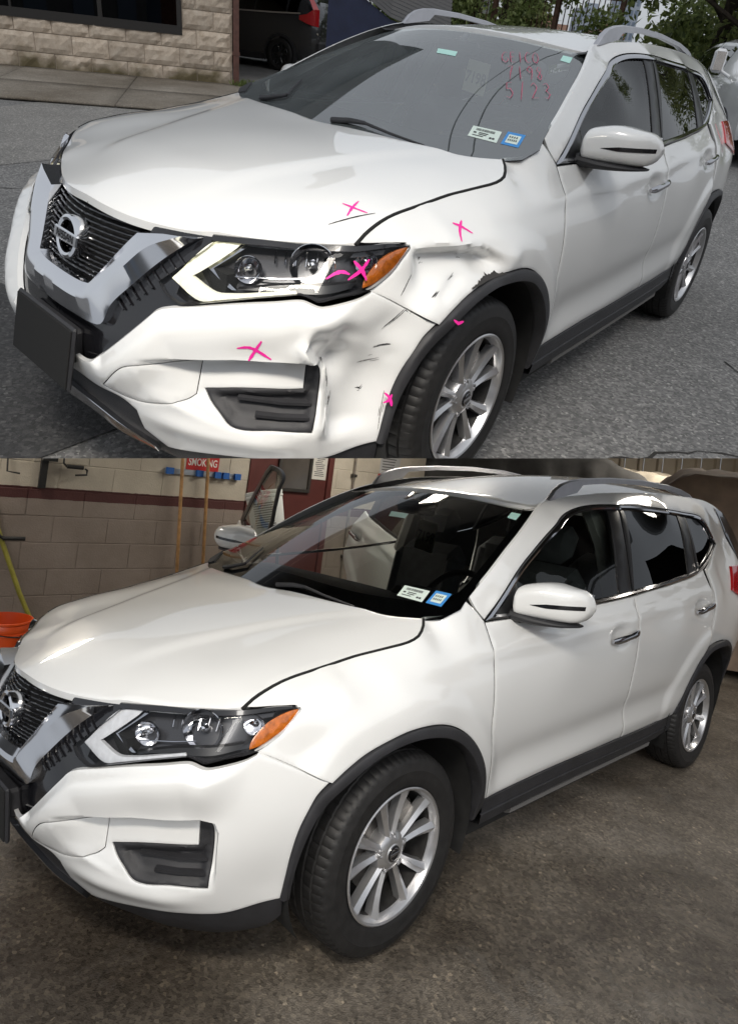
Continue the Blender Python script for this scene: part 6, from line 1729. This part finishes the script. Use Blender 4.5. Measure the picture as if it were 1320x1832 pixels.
# tool rack with broom handles
MAT['rack_blue'] = flat('blue_plastic_grip', (.02, .12, .42), .5)
MAT['rack_grey'] = flat('rack_aluminium', (.34, .38, .44), .4, .6)
MAT['wood'] = flat('broom_wood', (.42, .235, .095), .5, noise=.25, nscale=25.)
rk_ = shop_thing('tool_rack', 'grey and blue tool holder rail on the wall under the red sign', 'rack', gw(1.55, 0, 1.33))
M = MB(); gbox(M, 1.235, 1.95, .001, .022, 1.315, 1.360); so(M, 'rail', MAT['rack_grey'], rk_)
for s in (1.27, 1.545, 1.72, 1.80, 1.92):
    M = MB(); gbox(M, s - .030, s + .030, .022, .050, 1.310, 1.366); so(M, 'grip', MAT['rack_blue'], rk_)
for k, (s, lab) in enumerate(((1.325, 'left of the two wooden broom handles hanging on the tool rack'), (1.565, 'wooden broom handle in front of the red sign on the tool rack'))):
    bh = shop_thing('broom', lab, 'broom', gw(s, .08, 0), 'brooms on the rack')
    M = MB().tube([gw(s + .13, .095, .12), gw(s, .075, 1.75)], .0145, 10); so(M, 'handle', MAT['wood'], bh, True)
    M = MB(); gbox(M, s - .05, s + .30, .06, .13, .06, .13); so(M, 'head', MAT['wood'], bh)
# black wall bracket, crank, hooks
MAT['black_steel'] = flat('black_steel', (.014, .014, .014), .5)
br_ = shop_thing('wall_bracket', 'black steel T-shaped bracket on the beige wall at the left', 'bracket', gw(.29, 0, 1.2))
M = MB(); gbox(M, .255, .305, .001, .03, 1.115, 1.55); gbox(M, .255, .36, .03, .06, 1.325, 1.36); so(M, 'plate', MAT['black_steel'], br_)
ck = shop_thing('crank_handle', 'black crank handle hanging on the wall right of the bracket', 'tool', gw(.45, 0, 1.3))
M = MB().tube([gw(.405, .03, 1.48), gw(.41, .035, 1.32), gw(.435, .04, 1.295)], .008, 8).tube([gw(.435, .045, 1.297), gw(.555, .05, 1.296)], .016, 10); so(M, 'crank', MAT['black_steel'], ck, True)
hk = shop_thing('wall_hook', 'thin black L-shaped hook on the wall beside the crank', 'hook', gw(.58, 0, 1.25), 'hooks on the wall')
M = MB().tube([gw(.585, .01, 1.285), gw(.585, .05, 1.28), gw(.585, .055, 1.245), gw(.50, .06, 1.235)], .008, 8); so(M, 'hook', MAT['black_steel'], hk, True)
hk = shop_thing('wall_hook', 'thin black L-shaped hook at the far left end of the wall', 'hook', gw(.05, 0, 1.2), 'hooks on the wall')
M = MB().tube([gw(.02, .01, 1.42), gw(.025, .05, 1.225), gw(.11, .055, 1.215)], .007, 8); so(M, 'hook', MAT['black_steel'], hk, True)
# pole, lever, bucket
MAT['pole_yellow'] = flat('yellow_green_pole', (.33, .30, .045), .5, noise=.15, nscale=20.)
pl_ = shop_thing('squeegee_pole', 'yellow-green pole leaning on the wall behind the orange bucket', 'pole', gw(.3, .1, 0))
M = MB().tube([gw(-.02, .02, 1.02), gw(.02, .03, .80), gw(.20, .12, .35), gw(.36, .16, .02)], .017, 10); so(M, 'pole', MAT['pole_yellow'], pl_, True)
lv = shop_thing('lever', 'black bent lever sticking out of the wall left of the blocks', 'lever', gw(.1, 0, .74))
M = MB().tube([gw(-.05, .02, .92), gw(.03, .06, .755), gw(.06, .07, .735)], .012, 8).tube([gw(.055, .07, .736), gw(.20, .08, .738)], .016, 10); so(M, 'lever_arm', MAT['black_steel'], lv, True)
MAT['orange'] = flat('orange_plastic', (.62, .075, .012), .4, noise=.06)
bx_, by_ = .30, -2.14
bk = shop_thing('bucket', 'orange plastic bucket with a paint can lid against its rim in front of the wall', 'bucket', (bx_, by_, 0))
M = MB().lathe([(.0, .012), (.125, .012), (.127, 0), (.130, .012), (.147, .30), (.155, .302), (.155, .315), (.150, .318), (.156, .330), (.156, .345), (.150, .365), (.158, .372), (.158, .382), (.148, .384), (.128, .03), (.0, .025)], 48, axis='z'); M.v = [(v[0] + bx_, v[1] + by_, v[2]) for v in M.v]
so(M, 'shell', MAT['orange'], bk, True)
M = MB().tube([(bx_ + .16 * math.cos(a), by_ + .16 * math.sin(a), .35 - .06 * math.sin(a * .5)) for a in np.linspace(0, 3.1, 16)], .004, 6); so(M, 'handle', MAT['dark_chrome'], bk, True)
cn_ = shop_thing('paint_can', 'grey metal can standing next to the orange bucket', 'can', (.17, -1.98, 0))
M = MB().lathe([(.0, 0), (.075, 0), (.078, .008), (.075, .015), (.075, .30), (.080, .308), (.075, .315), (.070, .305), (.0, .303)], 32, axis='z'); M.v = [(v[0] + .17, v[1] - 1.98, v[2]) for v in M.v]; so(M, 'can_body', MAT['disc'], cn_, True)
# white pail seen through the glass of the open door, on a stool
MAT['pail'] = flat('white_plastic_pail', (.66, .68, .66), .4)
st_ = shop_thing('stool', 'dark stool standing behind the open passenger door', 'stool', (-1.55, -2.2, 0))
M = MB().box((-1.55, -2.2, .90), (.32, .32, .04), bev=.01)
for sx in (-1, 1):
    for sy in (-1, 1): M.tube([(-1.55 + .17 * sx, -2.2 + .17 * sy, 0), (-1.55 + .12 * sx, -2.2 + .12 * sy, .88)], .015, 6)
so(M, 'seat_and_legs', MAT['black_steel'], st_)
pa = shop_thing('white_pail', 'white plastic pail with a printed label seen behind the open door window', 'pail', (-1.66, -2.2, .90))
Rp = Matrix.Rotation(rad(14), 3, 'X') @ Matrix.Rotation(rad(8), 3, 'Y')
def pw(p): q = Rp @ Vector(p); return (q[0] - 1.66, q[1] - 2.2, q[2] + .925)
M = MB().lathe([(.0, 0), (.13, 0), (.135, .01), (.15, .30), (.157, .305), (.157, .32), (.150, .325), (.155, .335), (.155, .355), (.145, .36), (.0, .362)], 40, axis='z'); M.v = [pw(v) for v in M.v]; so(M, 'pail_body', MAT['pail'], pa, True)
M = MB()
for k in range(11):
    a0, a1 = .2, 1.5 - .25 * r.random(); z = .06 + k * .019; rr = .1365 + .015 * z / .3
    M.add([pw((rr * math.cos(a), rr * math.sin(a), zz)) for a in np.linspace(a0, a1, 7) for zz in (z, z + .009)], [(2 * i, 2 * i + 1, 2 * i + 3, 2 * i + 2) for i in range(6)])
so(M, 'pail_label', MAT['ink_grey'], pa)

# ---- back of the workshop: ribbed metal wall, covered cars
MAT['ribbed'] = flat('ribbed_metal_wall', (.40, .345, .27), .5, .2, noise=.1, nscale=3.)
rw = shop_thing('ribbed_wall', 'beige ribbed metal wall at the back behind the covered cars', 'wall', (-9, -2.5, 0))
w0, w1 = np.array([-8.3, -3.6]), np.array([-11.6, .4]); wd = (w1 - w0) / np.linalg.norm(w1 - w0); wl2 = np.linalg.norm(w1 - w0); wnn = np.array([-wd[1], wd[0]]); wnn = wnn if wnn @ (np.array([1.7, 2.3]) - w0) > 0 else -wnn
for k in range(int(wl2 / .30)):
    M = MB(); prof_ = [(0, 0), (.19, 0), (.215, .045), (.27, .045), (.295, 0)]
    q = [w0 + wd * (k * .30 + a) + wnn * o for a, o in prof_]
    M.loft([[(p[0], p[1], 0), (p[0], p[1], 3.2)] for p in q]); so(M, 'panel', MAT['ribbed'], rw)
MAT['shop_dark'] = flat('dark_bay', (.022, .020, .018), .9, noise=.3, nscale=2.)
dw = shop_thing('dark_wall', 'dark wall of the unlit bay beyond the block wall', 'wall', (-9, -4, 0))
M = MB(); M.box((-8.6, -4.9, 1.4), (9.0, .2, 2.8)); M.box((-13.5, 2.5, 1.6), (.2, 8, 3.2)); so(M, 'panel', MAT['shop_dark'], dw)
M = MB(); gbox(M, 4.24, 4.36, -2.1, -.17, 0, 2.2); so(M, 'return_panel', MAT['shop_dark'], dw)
def cover_mat(name, lo, hi): return flat(name, hi, .85, noise=.25, nscale=5., bump=.5, bscale=25.)
MAT['cover_brown'] = cover_mat('brown_cover', (.15, .11, .085), (.215, .155, .115)); MAT['cover_beige'] = cover_mat('beige_cover', (.4, .36, .29), (.50, .44, .35)); MAT['cover_grey'] = cover_mat('grey_cover', (.08, .08, .08), (.115, .112, .108))
def covered_car(label, mat, cx, cy, ang, L, W, H, seed, lift=0., wheels=True):
    base = (cx, cy, lift); t = shop_thing('covered_car', label, 'covered car', base, 'cars under cloth covers')
    r = random.Random(seed); nx, ny = 46, 30; V = []
    ph = [r.random() * 6.28 for _ in range(12)]
    for i in range(nx + 1):
        u = -1 + 2 * i / nx
        for j in range(ny + 1):
            v = -1 + 2 * j / ny
            au, av = abs(u), abs(v)
            cab = H * (.62 + .38 * float(sstep(.78, .38, abs(u + .08)))) * (1 - .05 * v * v)
            d = max(max(0, (au - .86) / .14), max(0, (av - .74) / .26))
            z = cab * (1 - d ** 1.6 * .93)
            fold = d * (math.sin(u * 19 + ph[0]) * .5 + math.sin(u * 41 + ph[1]) * .3 + math.sin(v * 17 + ph[2]) * .4)
            sag = .020 * math.sin(u * 9 + v * 7 + ph[3]) + .018 * math.sin(u * 23 - v * 15 + ph[4]) + .030 * abs(math.sin(u * 8 + v * 5 + ph[5])) * abs(v) + .012 * math.sin(u * 41 + v * 29 + ph[6]) - .03 * abs(math.sin(u * 13 - v * 9 + ph[7])) ** 3
            x = L / 2 * u * (1 - .06 * (1 - d) * (au > .8)); y = W / 2 * v
            x += fold * .07 * (au > .8); y += fold * .11 * (av > .6)
            V.append((x, y, max(.02, z + sag)))
    F = [(i * (ny + 1) + j, (i + 1) * (ny + 1) + j, (i + 1) * (ny + 1) + j + 1, i * (ny + 1) + j + 1) for i in range(nx) for j in range(ny)]
    c, s = math.cos(ang), math.sin(ang)
    V = [(c * x - s * y, s * x + c * y, z) for x, y, z in V]
    mesh_obj('cover', V, F, mat, t, True, None)
    for sx in (-1, 1):
        for sy in (-1, 1):
            if not wheels and not (sx == 1 and sy == 1): continue
            w = empty('wheel', None, t); x, y = sx * L * .29, sy * (W / 2 - .16)
            w.matrix_local = Matrix.Translation((c * x - s * y, s * x + c * y, .33)) @ Matrix.Rotation(ang + (0 if sy > 0 else math.pi), 4, 'Z') @ Matrix.Scale(.9, 4)
            for k in ('tyre', 'rim', 'rim_barrel'): link(bpy.data.objects.new(k, WHEEL[k]), w)
    return t
covered_car('covered car under a wrinkled brown cloth at the right end', MAT['cover_brown'], -6.45, .55, rad(115), 4.9, 2.1, 1.98, 1)
covered_car('covered car under a pale beige cloth in front of the ribbed wall', MAT['cover_beige'], -8.0, -1.9, rad(128), 4.3, 2.0, 1.98, 2)
MAT['lift_steel'] = flat('lift_steel', (.03, .03, .033), .5, .4)
lf = shop_thing('car_lift', 'dark steel two-rail car lift carrying the grey covered car', 'lift', (-6.4, -2.6, 0))
M = MB().box((-6.4, -2.6, 1.36), (3.6, 1.75, .12), Matrix.Rotation(rad(140), 3, 'Z')); so(M, 'platform', MAT['lift_steel'], lf)
for sx in (-1, 1):
    for sy in (-1, 1):
        q = Matrix.Rotation(rad(140), 3, 'Z') @ Vector((1.5 * sx, .8 * sy, 0)); M = MB().box((-6.4 + q.x, -2.6 + q.y, .66), (.14, .14, 1.32)); so(M, 'column', MAT['lift_steel'], lf)
covered_car('covered car under a dark grey cloth raised on the steel lift', MAT['cover_grey'], -6.4, -2.6, rad(140), 4.0, 1.8, .62, 3, 1.42, False)

# ---- lamps (their light belongs to the fixtures)
MAT['tube'] = emit('lit_tube', (1.0, .93, .80), 14.)
MAT['lamp_steel'] = flat('white_lamp_steel', (.6, .6, .58), .5)
def shop_lamp(x, y, z, aim, power, spread, lab, size=(1.2, .30)):
    p = Vector((x, y, z)); d = (Vector(aim) - p).normalized()
    t = shop_empty('shop_lamp', x, y, z); t['base'] = [x, y, z]; tag(t, lab, 'lamp', 'workshop lamps')
    q = d.to_track_quat('-Z', 'X').to_matrix()
    hs = MB().box((0, 0, .055), (size[1] * 1.15, size[0], .05), bev=.01)
    hs.v = [tuple(q @ Vector(v)) for v in hs.v]; hs.obj('housing', MAT['lamp_steel'], t, False)
    for o in (-.07, .07):
        tb = MB().tube([(o, -size[0] * .47, .015), (o, size[0] * .47, .015)], .014, 8); tb.v = [tuple(q @ Vector(v)) for v in tb.v]; tb.obj('tube', MAT['tube'], t, True)
    ld = bpy.data.lights.new('lamp_light', 'AREA'); ld.shape = 'RECTANGLE'; ld.size = size[1]; ld.size_y = size[0]; ld.energy = power; ld.color = (1.0, .93, .83); ld.spread = rad(spread)
    lo = bpy.data.objects.new('lamp_light', ld); link(lo, t); lo.matrix_local = q.to_4x4() @ Matrix.Translation((0, 0, -.005))
    return t
shop_lamp(2.2, 2.2, 2.75, (-.2, .5, .7), 15, 75, 'twin tube lamp hanging over the front corner of the clean white car')
shop_lamp(-2.6, -1.7, 2.55, (-2.3, -2.6, .6), 16, 150, 'twin tube lamp under the slab facing the block wall')
shop_lamp(-4.7, 1.6, 2.75, (-3.6, 2.0, 0), 18, 140, 'twin tube lamp under the slab over the rear of the clean white car')
shop_lamp(-7.2, -.6, 3.1, (-7.6, -.6, 0), 40, 150, 'twin tube lamp under the slab over the covered cars')

shop_lamp(.75, -2.75, 2.15, (.1, -1.9, .3), 20, 150, 'added twin tube fill lamp under the slab above the orange bucket')  # unseen fill, added to brighten the passenger mirror and the wall
shop_lamp(-2.0, -.75, 2.36, (-2.0, -.6, 0), 14, 160, 'twin tube lamp under the slab close over the roof of the clean white car', (1.0, .2))
# ================================================================== marks of the accident on the street car
def dent(P):
    P = P.copy()
    def push(c, s, n, d):
        nonlocal P
        q = (P - np.array(c)) / np.array(s); w = np.exp(-(q ** 2).sum(1)); P = P - np.outer(w * d, np.array(n))
    nb = np.array((.52, .85, .0))
    push((.490, .850, .560), (.10, .12, .14), nb, .060)
    push((.640, .760, .650), (.045, .05, .030), nb, -.020)
    push((.575, .800, .625), (.045, .06, .045), nb, .026)
    push((.600, .785, .520), (.022, .05, .12), nb, -.012)
    push((.420, .850, .705), (.06, .08, .05), (0, 1, 0), .014)
    nf = np.array((.15, .95, .25))
    push((.215, .860, .850), (.130, .12, .055), nf, .030)
    push((.075, .890, .855), (.050, .10, .035), nf, .026)
    push((.130, .840, .905), (.11, .10, .020), nf, -.011)
    push((-.060, .890, .845), (.05, .10, .03), nf, -.010)
    push((.320, .850, .800), (.05, .09, .05), nf, .010)
    def fold(line, width, depth, n):
        nonlocal P
        L = np.array(line, float); dist = np.full(len(P), 9.)
        for p, q in zip(L[:-1], L[1:]):
            ab = q - p; t = np.clip(((P - p) @ ab) / (ab @ ab), 0, 1); dist = np.minimum(dist, np.linalg.norm(P - (p + t[:, None] * ab), axis=1))
        P = P - np.outer(np.exp(-(dist / width) ** 2) * depth, np.array(n))
    # the fender is pressed in below a sharp crease
    x, z = P[:, 0], P[:, 2]
    zl = np.interp(x, [-.02, .05, .12, .22, .32, .42], [.842, .868, .884, .896, .897, .885])
    sd = zl - z
    P = P - np.outer(.030 * sstep(-.006, .012, sd) * np.exp(-(np.maximum(sd, 0) / .075) ** 2) * sstep(-.03, .06, x) * sstep(.355, .30, x) * (P[:, 1] > .5), nf)
    P = P + np.outer(.010 * np.exp(-((sd + .012) / .014) ** 2) * sstep(-.03, .06, x) * sstep(.35, .29, x) * (P[:, 1] > .5), nf)
    fold([(.145, .890, .845), (.205, .870, .80), (.26, .875, .77)], .018, .012, nf)
    # the bumper corner is folded in behind a crooked upright edge
    u = -P[:, 0] * sp_ + P[:, 1] * cp_; z = P[:, 2]
    ul = np.interp(z, [.40, .46, .52, .58, .63, .67, .71], [.236, .232, .224, .214, .188, .160, .170])
    sd = u - ul
    P = P - np.outer(.034 * sstep(-.004, .014, sd) * np.exp(-(np.maximum(sd, 0) / .095) ** 2) * sstep(.385, .45, z) * sstep(.735, .665, z) * (P[:, 0] > .25) * (P[:, 1] > .4), nb)
    P = P + np.outer(.012 * np.exp(-((sd + .010) / .012) ** 2) * sstep(.40, .46, z) * sstep(.72, .66, z) * (P[:, 0] > .25) * (P[:, 1] > .4), nb)
    fold([(.56, .80, .70), (.47, .84, .66), (.43, .855, .62)], .022, .014, nb)
    return P

_s0 = set(scene.objects)
car_s, ws_s, bump_s, doors_s = build_car('damaged_car', M_STREET, QS, AS, OS, 'white SUV with a dented front corner and lit headlights parked on the street', 'white SUVs', dent, lit=True)
hoodS = [o for o in car_s.root.children if o.name.startswith('hood') and 'seal' not in o.name][0]
fenS = [o for o in car_s.root.children if o.name.startswith('fender')][0]
# scratches and scuffs
SC = [('F', [(.588, .795, .60), (.590, .797, .565), (.588, .80, .535)], .006), ('F', [(.578, .808, .530), (.580, .807, .500), (.580, .808, .470)], .007), ('F', [(.51, .838, .52), (.49, .845, .515), (.478, .848, .530)], .005),
      ('F', [(.475, .845, .645), (.44, .855, .652), (.415, .865, .657)], .008), ('F', [(.40, .865, .755), (.425, .85, .715), (.445, .84, .695)], .0035),
      ('F', [(.39, .868, .742), (.383, .87, .738)], .009), ('F', [(.335, .89, .722), (.330, .89, .720)], .008)]
SA = [('A', [(.345, .845), (.372, .812), (.398, .782)], .003), ('A', [(.30, .862), (.292, .866)], .012), ('A', [(.155, .872), (.148, .871)], .006), ('A', [(.235, .81), (.20, .826), (.18, .838)], .0025), ('A', [(.30, .775), (.27, .795)], .003)]
for k_ in SC: car_s.strokes('scuff_mark', [k_], MAT['scuff'], bump_s)
for k_ in SA: car_s.strokes('scuff_mark', [k_], MAT['scuff'], fenS)
for k_ in [('F', [(.50, .835, .60), (.45, .852, .612), (.42, .862, .628)], .010), ('F', [(.43, .858, .40), (.42, .864, .52)], .006)]: car_s.strokes('scuff_mark', [k_], MAT['scuff_grey'], bump_s)
car_s.strokes('scratch', [('B', [(.499, .640), (.45, .662), (.374, .690)], .0045)], MAT['scuff'], hoodS)
# torn edge of the fender over the wheel
tear = MB(); rr_ = random.Random(8)
xs_ = np.linspace(.155, -.01, 26); hz_ = np.interp(xs_, [-.01, .02, .05, .075, .155], [0, .012, .026, .020, 0]) * np.array([.35 + .75 * rr_.random() for _ in xs_])
low_ = [(x, float(np.interp(x, [-.014, .082, .166], [.805, .797, .783]))) for x in xs_]
top_ = [(x, z + .002 + h) for (x, z), h in zip(low_, hz_)]
a_ = car_s.tr(car_s.surf('A', np.array(top_), .003)); b__ = car_s.tr(car_s.surf('A', np.array(low_), .006))
tear.loft([[tuple(p), tuple(q)] for p, q in zip(a_, b__)]); mesh_obj('torn_edge', tear.v, tear.f, MAT['scuff'], fenS, False)
# pink marker crosses and the note on the glass
PK = [('B', [(.406, .600), (.400, .640), (.391, .677)], .0075), ('B', [(.363, .620), (.40, .632), (.442, .651)], .0075)]
car_s.strokes('marker_cross', PK, MAT['marker'], hoodS)
car_s.strokes('marker_cross', [('A', [(.153, .950), (.125, .940), (.097, .923)], .0075), ('A', [(.109, .953), (.14, .935), (.174, .911)], .0075)], MAT['marker'], fenS)
car_s.strokes('marker_cross', [('F', [(.755, .620, .648), (.735, .645, .655), (.709, .694, .631)], .0085), ('F', [(.716, .664, .679), (.728, .657, .65), (.742, .650, .617)], .0085)], MAT['marker'], bump_s)
car_s.strokes('marker_cross', [('A', [(.278, .726), (.262, .714), (.240, .716)], .008)], MAT['marker'], fenS, off=.030)
car_s.strokes('marker_cross', [('F', [(.428, .872, .515), (.416, .880, .500), (.410, .882, .478)], .008), ('F', [(.410, .88, .512), (.418, .879, .495), (.430, .872, .486)], .007)], MAT['marker'], bump_s, off=.024)
hlS = [o for o in car_s.root.children if o.name.startswith('headlight')][0]
car_s.strokes('marker_cross', [('F', [(.518, .755, .880), (.505, .775, .858), (.493, .785, .833)], .009), ('F', [(.479, .773, .883), (.505, .772, .858), (.540, .762, .838)], .009), ('F', [(.581, .726, .840), (.56, .738, .853), (.546, .748, .856), (.53, .757, .850)], .008)], MAT['marker'], hlS, off=.001)
arc = lambda cx, cy, rx, ry, a0, a1, n=7: [(cx + rx * math.cos(rad(a)), cy + ry * math.sin(rad(a))) for a in np.linspace(a0, a1, n)]
# letters are laid out on the glass: p along the writing line, q upwards
def glass_strokes(lines):
    o = np.array((-.838, .285)); ux = np.array((-.00142, .00173)); dn = np.array((.00367, .00277))
    out = []
    for L in lines: out.append(('D', [tuple(o + ux * p + dn * q) for p, q in L], .0032))
    return out
def letter(ch, x, y, s):
    """x along, y down, s height"""
    w = s * .54; P = lambda *a: [(x + w * p, y + s * q) for p, q in a]
    T = {'G': [P((.95, .12), (.55, .0), (.08, .3), (.05, .75), (.5, 1.), (.95, .8), (.92, .55), (.55, .55))], 'E': [P((.9, .05), (.2, .02), (.15, .5), (.15, .95), (.9, .98)), P((.15, .5), (.75, .48))],
         'I': [P((.5, .0), (.45, 1.))], 'C': [P((.92, .15), (.5, .0), (.08, .4), (.12, .8), (.5, 1.), (.95, .85))], 'O': [P((.5, 0), (.08, .35), (.15, .85), (.55, 1.), (.92, .6), (.85, .15), (.5, 0))],
         '7': [P((.05, .05), (.9, .02), (.5, .5), (.35, 1.)), P((.3, .5), (.75, .48))], '1': [P((.5, .0), (.48, 1.))], '9': [P((.85, .3), (.5, .5), (.12, .28), (.5, .0), (.85, .2), (.8, .6), (.6, 1.))], '8': [P((.8, .15), (.45, .0), (.2, .22), (.75, .7), (.5, 1.), (.15, .8), (.75, .3), (.8, .15))],
         '5': [P((.9, .02), (.2, .04), (.15, .42), (.6, .4), (.9, .7), (.5, 1.), (.05, .9))], '/': [P((.75, -.1), (.25, 1.1))], '2': [P((.1, .2), (.5, .0), (.85, .25), (.1, .98), (.95, .95))], '3': [P((.1, .1), (.6, .0), (.8, .25), (.4, .48), (.85, .72), (.5, 1.), (.05, .9))]}
    return T[ch]
lines = []
for word, y, s, x0, dx in (('GEICO', 1, 20, 2, 14), ('7198', 27, 22, 9, 17), ('5/23', 54, 24, 4, 21)):
    for i, ch in enumerate(word): lines += letter(ch, x0 + dx * i, y, s)
car_s.strokes('glass_writing', glass_strokes(lines), MAT['marker_red'], ws_s, off=.0005)
_s1 = set(scene.objects) - _s0
STREET_OBJS = [o for o in (_s1 | (set(scene.objects) & set(_street_set))) if o.type == 'MESH']

car_g, ws_g, bump_g, doors_g = build_car('repaired_car', M_SHOP, QG, AG, OG, 'clean white SUV with its passenger doors open inside the workshop', 'white SUVs', None, lit=False, doors_open=True, wheel_scale=.93)

# ---- the street ends where its slab ends: cut everything of the upper place along the sloping edge of the terrace
bpy.context.view_layer.update()
n_cut = Vector(RW[2]) / 60 - Vector(RW[1]); n_cut.normalize(); co_cut = Vector(CW)
for o in STREET_OBJS:
    if o.parent is not None and o.parent.name.startswith('house'): continue          # these stand behind the viewer
    Mw = o.matrix_world
    side_ = [(Mw @ Vector(c) - co_cut).dot(n_cut) for c in o.bound_box]
    if min(side_) >= 0: continue
    if max(side_) < 0:
        bpy.data.objects.remove(o); continue
    Mi = Mw.inverted()
    me = o.data.copy(); bm = bmesh.new(); bm.from_mesh(me)
    pc = Mi @ co_cut; pn_l = (Mw.to_3x3().transposed() @ n_cut).normalized()
    bmesh.ops.bisect_plane(bm, geom=bm.verts[:] + bm.edges[:] + bm.faces[:], plane_co=pc, plane_no=pn_l, clear_inner=True)
    bm.to_mesh(me); nv = len(bm.verts); bm.free()
    if nv == 0: bpy.data.objects.remove(o); continue
    o.data = me
# face of the slab's sloping edge, so that no daylight slips between street and soffit
def edge_pt(u, z):
    """point of the cut plane at height z, u metres along it"""
    h = Vector((0, 0, 1)).cross(n_cut).normalized(); g = n_cut.cross(h).normalized()
    t = (z - co_cut.z - (h * u).z) / g.z
    return co_cut + h * u + g * t
rows = [[edge_pt(u, 0.0), edge_pt(u, -.32)] for u in np.linspace(-18, 18, 13)]
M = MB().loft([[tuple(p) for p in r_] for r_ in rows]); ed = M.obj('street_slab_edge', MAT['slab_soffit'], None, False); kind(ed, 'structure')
